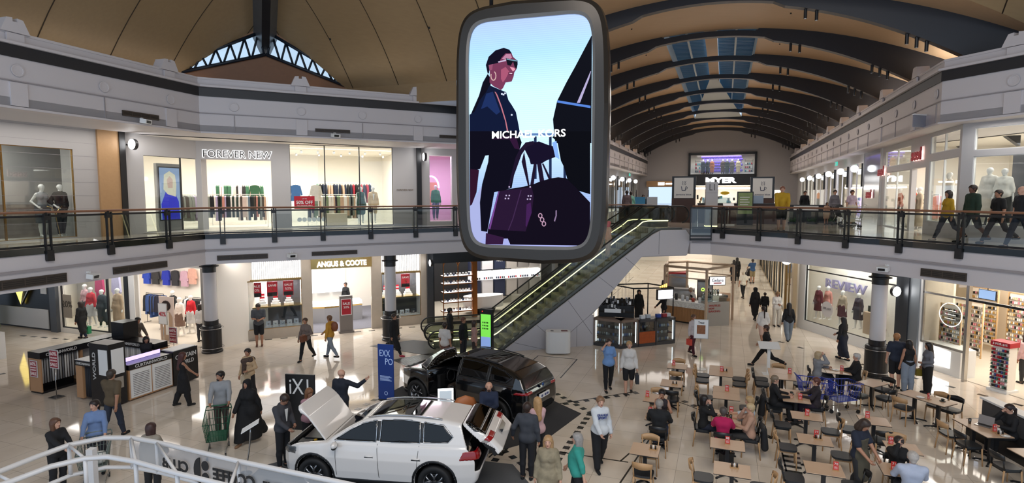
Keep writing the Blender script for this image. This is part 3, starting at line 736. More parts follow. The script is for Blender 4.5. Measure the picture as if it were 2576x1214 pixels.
    # hair
    if hair != 'bald' and not mq:
        cf = HD(0, .115, -.035); cu = HD(0, .07, -.12)
        def fc(X, Y, Z): return .105-np.sqrt((X-cf[0])**2+(Y-cf[1])**2+(Z-cf[2])**2)
        q = [(HD(0, -.025, .045), HD(0, .005, .045), .099, .096)]; cuts = [fc]
        if hair == 'short': q.append((HD(0, -.04, 0), HD(0, -.045, -.04), .082, .06))
        if hair in ('bob', 'long', 'curly'):
            bk = {'bob': -.13, 'curly': -.12, 'long': -.3}[hair]; rr = .075 if hair != 'curly' else .1
            b0 = HD(0, -.05, bk) if hair != 'long' else T(0, -.1, .3)+V(0, 0, 0)
            q += [(HD(0, -.05, .0), b0, .088, rr), (HD(.06, -.02, .0), b0+sdv*.06+f*.03, .055, rr*.6), (HD(-.06, -.02, .0), b0-sdv*.06+f*.03, .055, rr*.6)]
        if hair == 'pony': q += [(HD(0, -.1, .04), HD(0, -.14, -.03), .035, .035), (HD(0, -.14, -.03), T(0, -.13, .3), .035, .02)]
        if hair == 'bun': q += [(HD(0, -.1, .06), HD(0, -.12, .06), .05, .05)]
        if hair == 'scarf':
            q = [(HD(0, -.02, .04), HD(0, .0, .04), .11, .107), (HD(0, -.02, -.02), T(0, -.01, .5), .1, .1), (T(-.12, 0, .47), T(.12, 0, .47), .095, .095), (T(0, .03, .5), T(0, .05, .38), .1, .11), (T(0, -.04, .5), T(0, -.05, .3), .1, .12)]
            cf2 = HD(0, .125, -.01); cuts = [lambda X, Y, Z: .088-np.sqrt((X-cf2[0])**2+(Y-cf2[1])**2+(Z-cf2[2])**2)]
        hb = blob(q, .014, .02, cuts)
        mk('hair' if hair != 'scarf' else 'headscarf', hb, hairmat(hc) if hair != 'scarf' else cloth(hc), par)
    if beard:
        mb = MB(); mb.ball(tuple(HD(0, .06, -.075)*s), .045, hairmat(hc), 8, (1, .8, .7)); ob('beard', mb, par)
    if scarf:
        q = [(T(-.12, .06, .46), T(.12, .06, .4), .09, .09), (T(-.13, -.04, .45), T(.13, -.04, .45), .09, .09), (T(.05, .1, .4), T(.08, .12, .05), .08, .07)]
        mk('scarf', blob(q, hh, .03), scarf, par)
    if apron:
        q = torso(.034)+[(V(0, .03, ph), V(0, .05, ph-.42), .17, .17)]
        mk('apron', blob(q, hh, .03, [lambda X, Y, Z: -(Y-.02)+0*X+0*Z, lambda X, Y, Z: Z-(ph+.38)+0*X+0*Y]), cloth(apron), par)
    J['hd'] = hd; root_info = dict(J=J, s=s, T=T, ph=ph, HD=HD)
    return root, root_info
def inhand(root, info, nm, mb, name, label, cat, dz=0, dxyz=(0, 0, 0), grp=None):
    """a thing held in a hand stays its own object, set at the hand's world place"""
    p = info['J']['w'+nm]*info['s']; e = info['J']['e'+nm]*info['s']; d = (p-e)/np.linalg.norm(p-e); p = p+d*.08+np.array(dxyz)
    a = root.rotation_euler[2]; x = p[0]*cos(a)-p[1]*sin(a)+root.location[0]; y = p[0]*sin(a)+p[1]*cos(a)+root.location[1]
    return ob(name, mb, None, label, cat, grp, loc=(x, y, p[2]+dz+root.location[2]), rz=a)
# ---------------------------------------------------------------- cars
TYRE = mat('tyre rubber', '161617', .7); GLD = glassmat('car glass', '25292b', .05); CDK = mat('car interior black', '121213', .6)
CLAD = mat('car black cladding', '18191b', .4); HLG = mat('headlamp glass', '6d7175', .08, .6); TLR = mat('tail lamp red', '8e0c12', .12, coat=.6); CHRM = mat('car chrome', 'cfcfcf', .12, 1)
def poly2(px, pz, poly):
    """signed distance of points to a closed polygon"""
    P = np.array(poly, np.float32); d = np.full(np.broadcast(px, pz).shape, 1e9, np.float32); ins = np.zeros(d.shape, bool); n = len(P)
    for i in range(n):
        a = P[i]; b = P[(i+1) % n]; ex, ez = b-a; wx = px-a[0]; wz = pz-a[1]
        t = np.clip((wx*ex+wz*ez)/(ex*ex+ez*ez+1e-12), 0, 1); d = np.minimum(d, (wx-ex*t)**2+(wz-ez*t)**2)
        c = ((a[1] > pz) != (b[1] > pz)) & (px < (b[0]-a[0])*(pz-a[1])/(b[1]-a[1]+1e-12)+a[0]); ins ^= c
    return np.where(ins, -1, 1)*np.sqrt(d)
def smax(a, b, k): h = np.clip(.5-.5*(a-b)/k, 0, 1); return a+(b-a)*h+k*h*(1-h)
def car(label, loc, heading, side, green, wz, plan, ax, wr, paint, windows, hood=None, tail=None, wind=None, pano=None, door=None, h=.02, seat='c9c0b4', tl=None, hl=None, rimm=None, width=.93):
    xs = [p[0] for p in side]; L0, L1 = min(xs)-.08, max(xs)+.08; Zm = max(p[1] for p in green)+.08
    gx = np.arange(L0, L1, h, dtype=np.float32); gy = np.arange(-width-.12, width+.12, h, dtype=np.float32); gz = np.arange(.1, Zm, h, dtype=np.float32)
    X = gx[:, None, None]; Y = gy[None, :, None]; Z = gz[None, None, :]
    def outer(X, Y, Z):
        sd = np.minimum(poly2(X, Z, side), poly2(X, Z, green)) if X.ndim == 1 else None
        if sd is None: s2 = np.minimum(poly2(gx[:, None], gz[None, :], side), poly2(gx[:, None], gz[None, :], green)); sd = s2[:, None, :]
        W = np.interp(Z, [a for a, b in wz], [b for a, b in wz])*np.interp(X, [a for a, b in plan], [b for a, b in plan])
        return smax(sd, (np.abs(Y)-W)*.93, .07)
    G = outer(X, Y, Z).astype(np.float32); F = G.copy(); aY = np.abs(Y)
    B3 = lambda x0, x1, y0, y1, z0, z1: np.maximum(np.maximum(np.maximum(x0-X, X-x1), np.maximum(y0-Y, Y-y1)), np.maximum(z0-Z, Z-z1))
    for a in ax:
        cyl = np.maximum(np.sqrt((X-a)**2+(Z-wr)**2)-(wr+.075), .58-aY); F = np.maximum(F, -cyl)
    cab = np.maximum(G+.055, np.maximum(.42-Z, np.maximum(X-1.0, min(xs)+.12-X))); F = np.maximum(F, -cab)
    wreg = np.full((len(gx), len(gz)), 9, np.float32)
    for wp in windows: wreg = np.minimum(wreg, poly2(gx[:, None], gz[None, :], wp))
    wr3 = np.maximum(wreg[:, None, :], .35-aY); F = np.maximum(F, -wr3)
    w2 = None
    if wind is not None:   # windscreen region, a band of x,z seen between the pillars
        w2 = np.maximum(poly2(gx[:, None], gz[None, :], wind)[:, None, :], aY-(np.interp(Z, [.9, 1.6], [.74, .52]))); F = np.maximum(F, -w2)
    if pano: p3 = B3(pano[0], pano[1], -.5, .5, 1.35, 9); F = np.maximum(F, -p3)
    if hood: hr = B3(hood[0], hood[1], -.74, .74, hood[2], 9); bay = np.maximum(B3(hood[0]+.04, hood[1]-.04, -.68, .68, .55, 9), 0*X-9); F = np.maximum(F, -np.maximum(hr, -9)); F = np.maximum(F, -bay)
    if tail: tr = np.maximum(poly2(gx[:, None], gz[None, :], tail)[:, None, :], aY-.77); F = np.maximum(F, -tr)
    if door: dr = np.maximum(poly2(gx[:, None], gz[None, :], door)[:, None, :], .4-Y); F = np.maximum(F, -dr)
    V, Q = surf(F, (gx[0], gy[0], gz[0]), h)
    def samp(FF, P):
        q = (P-np.array([gx[0], gy[0], gz[0]]))/h; i = np.clip(np.round(q).astype(int), 0, np.array(FF.shape)-1); return FF[i[:, 0], i[:, 1], i[:, 2]]
    cen = V[Q].mean(1); g = samp(G, cen); mi = np.where(g < -.022, 1, 0)
    z_ = 0
    root = thing('car', label, 'car', (*loc, .016), R(heading)); S = lambda nm, me, par=root: (lambda o: (C.objects.link(o), setattr(o, 'parent', par), o)[2])(bpy.data.objects.new(nm, me))
    S('body', npmesh('body', V, Q, [paint, CDK], mi))
    shell = lambda t0, t1: np.maximum(G-t1, -(G+t0))
    def part(nm, reg, m, t0=.012, t1=.004, par=root, xf=None, m2=None):
        V, Q = surf(np.maximum(shell(t0, t1), reg).astype(np.float32), (gx[0], gy[0], gz[0]), h)
        if not len(Q): return None
        mi_ = None
        if m2 is not None: gg = samp(G, V[Q].mean(1)); mi_ = np.where(gg < -t0*.5, 1, 0)
        if xf: V = xf(V)
        return S(nm, npmesh(nm, V, Q, [m] if m2 is None else [m, m2], mi_), par)
    for wp in windows:
        for sd in (1, -1):
            if door and sd == 1 and wp is windows[0]: continue
            part('side_window', np.maximum(poly2(gx[:, None], gz[None, :], wp)[:, None, :], .35-sd*Y)+0*X, GLD, .05, .0)
    if w2 is not None: part('windscreen', w2, GLD, .05, .0)
    for a_, b_ in zip(windows, windows[1:]):
        for sd in (1, -1):
            pl = [(a_[-1][0]+.0, 1.16), (a_[-2][0], a_[-2][1]-.01), (b_[1][0], b_[1][1]-.01), (b_[0][0], 1.16)]; part('pillar_trim', np.maximum(poly2(gx[:, None], gz[None, :], pl)[:, None, :], .35-sd*Y)+0*X, CLAD, .03, .006)
    if pano: part('glass_roof', np.maximum(p3, -(Z-1.3)), GLD, .03, .002)
    # cladding along the sills and round the arches
    clad = np.maximum(np.minimum(Z-.34+0*X+0*Y, 9), .45-aY)
    for a in ax: clad = np.minimum(clad, np.maximum(np.sqrt((X-a)**2+(Z-wr)**2)-(wr+.135), .5-aY))
    for a in ax: clad = np.maximum(clad, -(np.sqrt((X-a)**2+(Z-wr)**2)-(wr+.08)))
    part('cladding', clad+0*X+0*Y+0*Z, CLAD, .03, .012)
    for sd in (1, -1):
        if tl is not None: part('tail_lamp', np.maximum(poly2(gx[:, None], gz[None, :], tl)[:, None, :], .5-sd*Y)+0*X, TLR, .03, .008)
        if hl is not None: part('headlamp', np.maximum(poly2(gx[:, None], gz[None, :], hl)[:, None, :], .36-sd*Y)+0*X, HLG, .03, .006)
    def rotY(ox, oz, a):
        def f(P):
            P = P.copy(); x = P[:, 0]-ox; z = P[:, 2]-oz; P[:, 0] = ox+x*cos(a)+z*sin(a); P[:, 2] = oz-x*sin(a)+z*cos(a); return P
        return f
    if hood: part('bonnet', hr+0*X, paint, .04, .0, xf=rotY(hood[0], hood[3], -R(hood[4])), m2=paint)
    if tail:
        o = part('tailgate', tr+0*X, paint, .05, .0, xf=rotY(tail_hinge[0], tail_hinge[1], R(tail_hinge[2])), m2=CDK)
        rg = np.maximum(tr+.07, 1.08-Z); part('rear_window', rg+0*X, GLD, .02, .006, par=o, xf=rotY(tail_hinge[0], tail_hinge[1], R(tail_hinge[2])))
        mb = MB(); f = rotY(tail_hinge[0], tail_hinge[1], R(tail_hinge[2]))
        xr = min(xs); bx = f(np.array([[xr-.0, y, z] for y, z in ((-.26, .82), (.26, .82), (.26, .94), (-.26, .94))])); b2 = bx+(bx[0]-f(np.array([[xr+.03, -.26, .82]]))[0])*.9
        mb.add([tuple(v) for v in b2], [(0, 1, 2, 3)], CHRM); ob('number_plate', mb, o)
        for sd in (1, -1): tt_ = np.maximum(tr, np.maximum(poly2(gx[:, None], gz[None, :], [(xr-.1, .93), (xr+.5, .93), (xr+.5, 1.05), (xr-.1, 1.05)])[:, None, :], .38-sd*Y)); part('tail_lamp', tt_+0*X, TLR, .03, .008, par=o, xf=f)
    if door:
        dreg = np.maximum(poly2(gx[:, None], gz[None, :], door)[:, None, :], .4-Y)
        hx, hy, da = door_hinge; dw = np.maximum(dreg, -poly2(gx[:, None], gz[None, :], [(a-.0, b) for a, b in windows[0]])[:, None, :])
        def f(P):
            P = P.copy(); x = P[:, 0]-hx; y = P[:, 1]-hy; a = R(da); P[:, 0] = hx+x*cos(a)-y*sin(a); P[:, 1] = hy+x*sin(a)+y*cos(a); return P
        o = part('door', dw+0*X, paint, .07, .0, xf=f, m2=CDK); part('side_window', np.maximum(poly2(gx[:, None], gz[None, :], windows[0])[:, None, :], .35-Y)+0*X, GLD, .03, -.005, par=o, xf=f)
    # lines on the flanks: find the surface at x,z
    def ys(x, z, sd):
        t = np.linspace(0, width+.1, 160); v = outer(np.full(160, x, np.float32), t.astype(np.float32), np.full(160, z, np.float32)); k = np.argmax(v > 0); return sd*t[k]
    def flank(pts, r, m, nm, sd, dy=.0, par=root):
        mb = MB(); mb.tube([(x, ys(x, z, sd)+sd*dy, z) for x, z in pts], r, m, 5); return ob(nm, mb, par)
    gap = mat('panel gap', '1a1a1a', .6)
    for sd in (1, -1):
        z0 = .4
        for j, (x0, x1) in enumerate(((ax[0]-.53, ax[0]-.5), (-.14, -.09), (ax[1]+.4, ax[1]+.34))):
            if door and sd == 1 and j == 0: continue
            flank([(x0+(x1-x0)*t, z0+(1.12-z0)*t) for t in np.linspace(0, 1, 8)], .005, gap, 'door_gap', sd, -.001)
        for x in ((.08,) if door and sd == 1 else (.08, -.95)):
            mb = MB(); y = ys(x, .86, sd); mb.ball((x, y, .86), .1, paint, 8, (1, .2, .18)); mb.box(x-.1, x+.1, y-.004, y+.004, .825, .845, gap); ob('door_handle', mb, root)
        for wp in windows:
            if door and sd == 1 and wp is windows[0]: continue
            mb = MB(); pp = []
            for i in range(len(wp)):
                a, b = wp[i], wp[(i+1) % len(wp)]
                for t in (0, .33, .66): pp.append((a[0]+(b[0]-a[0])*t, a[1]+(b[1]-a[1])*t))
            mb.tube([(x, ys(x, z, sd), z) for x, z in pp], .011, CHRM if paint.name != 'car paint black' else BLK, 4, True); ob('window_trim', mb, root)
        mb = MB(); y = ys(.78, 1.05, sd); mb.ball((.8, y+sd*.14, 1.1), .12, paint, 10, (.55, .95, .62)); mb.cb((.82, y+sd*.04, 1.06), (.08, .14, .04), CLAD); mb.ball((.8, y+sd*.14, 1.06), .115, CLAD, 10, (.5, .9, .5)); ob('wing_mirror', mb, root)
        mb = MB(); q = np.linspace(-1.45, .2, 9); mb.tube([(x, sd*.56, np.interp(x, [p[0] for p in sorted(green)], [p[1] for p in sorted(green)]) if 0 else max(p for p in [1.0])*0+topz(green, x)+.02) for x in q], .018, BLK if paint.name == 'car paint black' else CHRM, 5); ob('roof_rail', mb, root)
    # wheels
    rm = rimm or mat('alloy silver', '9c9c9e', .25, .9)
    wheel = None
    for a in ax:
        for sd in (1, -1):
            y = sd*(width-.13)
            if wheel is None or sd != wsd:
                t = thing('wheel', None, None, (a, y, wr)); t.parent = root; wsd = sd
                mb = MB(); prof_ = [(wr*.66, -.11), (wr*.95, -.12), (wr, -.09), (wr, .09), (wr*.95, .12), (wr*.66, .11), (wr*.66, -.11)]
                mb.lathe(prof_, TYRE, 36); mb.v = [(x, z, y_) for x, y_, z in mb.v]; ob('tyre', mb, t)
                mb = MB(); mb.lathe([(wr*.67, sd*.1), (wr*.62, sd*.09), (wr*.6, -sd*.05)], rm, 36); mb.lathe([(wr*.6, -sd*.02), (0, -sd*.02)], CDK, 36); mb.lathe([(.06, sd*.05), (.05, sd*.085), (0, sd*.085)], CDK, 16)
                mb.v = [(x, z, y_) for x, y_, z in mb.v]
                for k in range(5):
                    an = 2*pi*k/5+.3
                    for da in (-.2, .2):
                        p0 = (.05*cos(an), sd*.07, .05*sin(an)); p1 = (wr*.4*cos(an+da*.8), sd*.085, wr*.4*sin(an+da*.8)); p2 = (wr*.63*cos(an+da*1.7), sd*.085, wr*.63*sin(an+da*1.7)); mb.tube([p0, p1, p2], .018, rm, 5)
                    p3 = (wr*.63*cos(an-.34), sd*.085, wr*.63*sin(an-.34)); p4 = (wr*.48*cos(an), sd*.08, wr*.48*sin(an)); p5 = (wr*.63*cos(an+.34), sd*.085, wr*.63*sin(an+.34)); mb.tube([p3, p4, p5], .012, CDK, 5)
                ob('rim', mb, t); wheel = t
            else:
                pass
    for a in ax[1:]: pass
    # inside
    sm_ = mat('seat ' + seat, seat, .6)
    for x, nm in ((.25, 'front_seat'), (-.75, 'rear_seat')):
        for y in (-.38, .38):
            V, Q = blob([((x-.1, y-.14, .62), (x-.1, y+.14, .62), .11, .11), ((x+.25, y-.14, .62), (x+.25, y+.14, .62), .1, .1), ((x-.25, y-.12, .7), (x-.36, y-.12, 1.15), .09, .08), ((x-.25, y+.12, .7), (x-.36, y+.12, 1.15), .09, .08), ((x-.38, y, 1.22), (x-.38, y, 1.32), .08, .08)], .03, .06)
            S(nm, npmesh(nm, V, Q, [sm_]))
    mb = MB(); mb.box(.75, 1.02, -.7, .7, .6, .98, CDK); mb.tube([(.6+.02*sin(a), .38+.18*cos(a), .93+.18*sin(a)) for a in np.linspace(0, 2*pi, 17)[:-1]], .015, CDK, 5, True); ob('dashboard', mb, root)
    if hood:
        mb = MB(); mb.box(hood[0]+.05, hood[1]-.15, -.62, .62, .55, .8, CDK); mb.cb((1.6, 0, .86), (.5, .6, .12), BKP, .05); mb.cb((1.75, .4, .84), (.3, .22, .12), CLAD); mb.cb((1.4, -.4, .86), (.25, .25, .14), CLAD)
        mb.ball((1.55, .36, .9), .045, mat('oil cap yellow', 'd9a514', .4), 8, (1, 1, .5)); mb.tube([(1.95, -.5, .85), (1.7, -.2, .94), (1.3, .1, .92)], .03, BKP, 6); mb.tube([(1.2, -.55, .98), (1.5, 0, 1.02), (1.2, .55, .98)], .025, CLAD, 6); ob('engine', mb, root)
    return root, S, ys, rotY
def topz(poly, x):
    z = 0
    for i in range(len(poly)):
        a, b = poly[i], poly[(i+1) % len(poly)]
        if a[0] != b[0] and min(a[0], b[0]) <= x <= max(a[0], b[0]): z = max(z, a[1]+(b[1]-a[1])*(x-a[0])/(b[0]-a[0]))
    return z
PWH = mat('car paint white', 'ded9d4', .18, coat=1.0); PBK = mat('car paint black', '0b0c0e', .12, coat=1.0)
side1 = [(2.02, .2), (2.14, .3), (2.2, .55), (2.17, .8), (2.06, .92), (1.75, 1.0), (1.35, 1.06), (1.1, 1.09), (.9, 1.11), (-.5, 1.13), (-1.9, 1.17), (-2.18, 1.12), (-2.27, .95), (-2.31, .62), (-2.24, .4), (-2.1, .24), (-1.8, .2)]
green1 = [(1.12, 1.04), (.95, 1.18), (.62, 1.38), (.3, 1.54), (-.1, 1.62), (-.7, 1.645), (-1.4, 1.61), (-1.95, 1.53), (-2.03, 1.46), (-2.2, 1.1)]
wz1 = [(.15, .84), (.3, .885), (.5, .915), (.78, .925), (.95, .9), (1.08, .87), (1.12, .84), (1.35, .73), (1.62, .56), (1.8, .5)]
plan1 = [(-2.35, .72), (-2.2, .86), (-1.9, .95), (-1.3, .985), (0, 1), (1.2, .99), (1.7, .93), (2.0, .8), (2.2, .6)]
win1 = [[(.88, 1.14), (.55, 1.35), (.28, 1.475), (-.02, 1.54), (-.06, 1.15)], [(-.14, 1.15), (-.12, 1.55), (-.6, 1.57), (-.98, 1.55), (-1.02, 1.17)], [(-1.1, 1.18), (-1.06, 1.545), (-1.5, 1.5), (-1.72, 1.3), (-1.62, 1.2)]]
tail_hinge = (-1.86, 1.56, 38)
WC = ((-4.32-1.63)/2+.13, (12.06+11.68)/2+.82)
white_car, *_ = car('white SUV with its bonnet raised and tailgate open, parked on a grey carpet', WC, 172, side1, green1, wz1, plan1, (1.345, -1.345), .36, PWH, win1, hood=(1.12, 2.06, .86, 1.08, 60),
    tail=[(-1.87, 1.75), (-1.87, 1.5), (-2.02, 1.1), (-2.08, .62), (-2.5, .62), (-2.5, 1.75)], wind=[(1.06, 1.12), (.92, 1.1), (.3, 1.46), (.38, 1.6)], pano=(-.95, .2),
    tl=[(-1.86, .86), (-1.95, 1.04), (-2.4, 1.06), (-2.4, .86)], hl=[(1.78, .78), (2.3, .72), (2.3, .88), (1.75, .93)])
side2 = [(2.25, .2), (2.4, .32), (2.45, .6), (2.42, .85), (2.3, .98), (1.9, 1.07), (1.4, 1.13), (1.1, 1.15), (-.5, 1.17), (-1.9, 1.22), (-2.3, 1.18), (-2.42, 1.0), (-2.45, .62), (-2.38, .4), (-2.2, .24), (-1.9, .2)]
green2 = [(1.25, 1.08), (1.05, 1.22), (.7, 1.44), (.3, 1.62), (-.1, 1.68), (-.7, 1.69), (-1.3, 1.64), (-1.9, 1.52), (-2.15, 1.4), (-2.36, 1.1)]
wz2 = [(.15, .88), (.3, .93), (.5, .965), (.8, .98), (1.0, .96), (1.15, .92), (1.2, .89), (1.4, .78), (1.65, .6), (1.8, .5)]
win2 = [[(1.0, 1.2), (.62, 1.44), (.3, 1.55), (.0, 1.6), (-.04, 1.2)], [(-.12, 1.2), (-.1, 1.61), (-.6, 1.61), (-1.05, 1.58), (-1.1, 1.22)], [(-1.18, 1.22), (-1.14, 1.57), (-1.6, 1.5), (-1.9, 1.38), (-1.75, 1.24)]]
door_hinge = (1.02, .95, 62)
BC = (-1.15, 17.1)
black_car, *_ = car('black SUV with its driver door open, parked on a dark carpet', BC, 146, side2, green2, wz2, [(-2.5, .74), (-2.3, .88), (-2.0, .95), (-1.3, .985), (0, 1), (1.3, .99), (1.8, .93), (2.2, .8), (2.45, .62)], (1.5, -1.5), .38, PBK, win2,
    wind=[(1.2, 1.17), (1.04, 1.15), (.34, 1.55), (.42, 1.68)], pano=(-1.2, .3), door=[(1.04, .42), (1.04, 1.2), (.66, 1.48), (.3, 1.6), (-.04, 1.64), (-.06, .42)], tl=[(-2.0, .98), (-2.1, 1.06), (-2.6, 1.06), (-2.6, .98)], hl=[(2.0, .9), (2.55, .84), (2.55, .93), (1.98, .98)], width=.985, seat='3a2f28')
mb = MB(); mb.box(-2.5, -2.47, -.26, .26, .78, .9, WT); o = ob('number_plate', mb, black_car); mb = MB(); [mb.box(-2.505, -2.5, y-.045, y+.045, .81, .87, mat('plate blue', '4a5280', .5)) for y in (-.15, -.03, .14)]; ob('plate_marks', mb, o)
mb = MB(); mb.lathe([(.05, -.01), (.05, .01), (0, .012)], mat('badge blue', '2a4f8a', .3, .5), 14); ob('badge', mb, black_car, loc=(-2.44, 0, 1.12), rot=(0, -pi/2, 0))
def carpet(poly, label, col):
    m = MB(); m.prism(poly, 0, .012, mat('carpet ' + col, col, .95, noise=.2, nscale=60)); ob('carpet', m, None, label, 'carpet')
carpet([U(660, 1172), U(860, 1120), U(1290, 1168), U(1330, 1214), (0.2, 9.5), (-6.3, 9.5)], 'grey carpet square under the white car', '57585a')
carpet([U(950, 1004), U(1010, 972), U(1245, 940), U(1462, 1040), U(1386, 1096), U(1225, 1142)], 'dark grey carpet under the black car', '333335')
# ---------------------------------------------------------------- café seating
def chair_proto(kind):
    t = thing('cafe_chair', None, 'chair'); fr = OAK if kind == 'tan' else mat('black stained wood', '1b1b1c', .4); lg = OAK; ct = mat('chair seat leather', '22262a', .35)
    m = MB(); m.prism([(.21*cos(a)*(1.0 if abs(sin(a)) < .5 else 1), .21*sin(a)) if 0 else (.22*np.sign(cos(a))*abs(cos(a))**.55, .21*np.sign(sin(a))*abs(sin(a))**.55) for a in np.linspace(0, 2*pi, 21)[:-1]], .43, .475, ct)
    ob('seat', m, t)
    for x in (-.18, .18):
        m = MB(); m.tube([(x*1.12, .19, 0), (x, .17, .43)], .014, lg, 6, r1=.02); ob('leg', m, t)
        m = MB(); m.tube([(x*1.12, -.24, 0), (x, -.19, .43)], .014, lg, 6, r1=.02); m.tube([(x, -.19, .43), (x*1.04, -.235, .72)], .019, fr, 6, r1=.013); ob('leg', m, t)
    m = MB(); m.wallpoly([(-.17, -.18), (.17, -.18), (.17, .17), (-.17, .17), (-.17, -.178)], .38, .43, fr, .025); ob('seat_frame', m, t)
    m = MB(); vs = []; n = 9
    for i in range(n):
        a = (i/(n-1)-.5)*2; x = .215*a; y = -.28+.075*a*a
        for z, o in ((.64+.02*a*a, 0), (.8-.03*a*a, -.02)): vs += [(x, y+o, z), (x, y+o-.018, z)]
    fs = []
    for i in range(n-1):
        a = 4*i; b = a+4; fs += [(a, b, b+2, a+2), (a+1, a+3, b+3, b+1), (a+2, b+2, b+3, a+3), (a, a+1, b+1, b)]
    fs += [(0, 2, 3, 1), (4*n-4, 4*n-3, 4*n-1, 4*n-2)]; m.add(vs, fs, fr, True); ob('backrest', m, t); return t
PRO = {}
def chair(kind, x, y, face, label, group=None):
    """face: heading in degrees of the direction a sitter looks"""
    rz = R(face-90)
    if kind not in PRO:
        PRO[kind] = chair_proto(kind); t = PRO[kind]; PRO[kind+'k'] = kids(t); t.location = (x, y, 0); t.rotation_euler[2] = rz; t['label'] = label
        if group: t['group'] = group
        return t
    t = clone(PRO[kind], (x, y, 0), rz, label, group or '', PRO[kind+'k'])
    if not group and 'group' in t: del t['group']
    return t
def table(x, y, ang, wx, wy, label, dark=True):
    t = thing('cafe_table', label, 'table', (x, y, 0), R(ang)); m = MB(); m.box(-wx/2, wx/2, -wy/2, wy/2, .722, .736, BLK); m.box(-wx/2+.002, wx/2-.002, -wy/2+.002, wy/2-.002, .736, .75, OAK2); ob('tabletop', m, t)
    m = MB(); m.box(-.04, .04, -.04, .04, .04, .722, BLK); m.box(-.2, .2, -.05, .05, .7, .722, BLK); ob('pedestal', m, t)
    m = MB()
    for a in (45, 135, 225, 315):
        m.tube([(0, 0, .05), (.3*cos(R(a)), .3*sin(R(a)), .025)], .028, BLK, 6, r1=.018); m.cyl((.3*cos(R(a)), .3*sin(R(a))), .03, 0, .02, BLK, 8)
    ob('foot', m, t); return t
NR = mat('number card red', 'c8342c', .45)
def numcard(x, y, ang, n, label, z=.75):
    t = thing('table_number', label, 'table number', (x, y, z), R(ang)); m = MB(); m.box(-.06, .06, -.05, .05, 0, .015, OAK); ob('stand', m, t)
    m = MB(); m.cb((0, 0, .1), (.095, .006, .17), NR, 0, -.08); c = ob('card', m, t)
    text(n, .05, WT, 'numeral', c, (0, -.016, .145), depth=.003, rot=(pi/2-pi/2-.08, 0, 0)); m = MB()
    for i in range(3): m.cb((0, -.006-.004*i*0, .08-.022*i), (.06, .006, .006), WT, 0, -.08)
    ob('print', m, c)
def tray(x, y, ang, label, z=.75):
    t = thing('condiment_tray', label, 'tray', (x, y, z), R(ang)); m = MB(); m.box(-.09, .09, -.06, .06, 0, .015, OAK); ob('tray', m, t)
    for i, (dx, c) in enumerate(((-.05, '2a1c14'), (0, 'dfdcd5'), (.05, '1a1a1a'))):
        m = MB(); m.lathe([(0, 0), (.018, 0), (.018, .07), (.01, .08), (.01, .09), (0, .09)], mat('jar '+c, c, .3), 8, (dx, 0, .015)); ob('shaker', m, t)
def cup(x, y, label, col='1c2523', z=.75):
    t = thing('coffee_cup', label, 'cup', (x, y, z)); m = MB(); m.lathe([(0, 0), (.07, .008), (.075, .014), (0, .012)], mat('saucer '+col, col, .3), 14); ob('saucer', m, t)
    m = MB(); m.lathe([(0, .014), (.025, .014), (.042, .07), (.038, .07), (.03, .03), (0, .03)], mat('saucer '+col, col, .3), 14); m.tube([(.04, 0, .06), (.062, 0, .05), (.055, 0, .03), (.034, 0, .03)], .005, mat('saucer '+col, col, .3), 5); ob('cup', m, t)
def glass(x, y, label, z=.75):
    m = MB(); m.lathe([(0, 0), (.03, 0), (.036, .13), (.032, .13), (.027, .01), (0, .01)], glassmat('tumbler glass', 'dfe8ea', .12) if 'tumbler glass' not in MATS else MATS['tumbler glass'], 12); ob('water_glass', m, None, label, 'glass', loc=(x, y, z))
def plate_(x, y, label, z=.75):
    m = MB(); m.lathe([(0, .004), (.07, .004), (.1, .018), (.1, .022), (.07, .01), (0, .01)], WT, 18); m.ball((0, 0, .02), .03, mat('napkin', 'e9e4da', .8), 6, (1.2, .8, .5)); ob('plate', m, None, label, 'plate', loc=(x, y, z))
AN = -20.3
def tw(tx, ty, ang, x, y): a = R(ang); return (tx+x*cos(a)-y*sin(a), ty+x*sin(a)+y*cos(a))
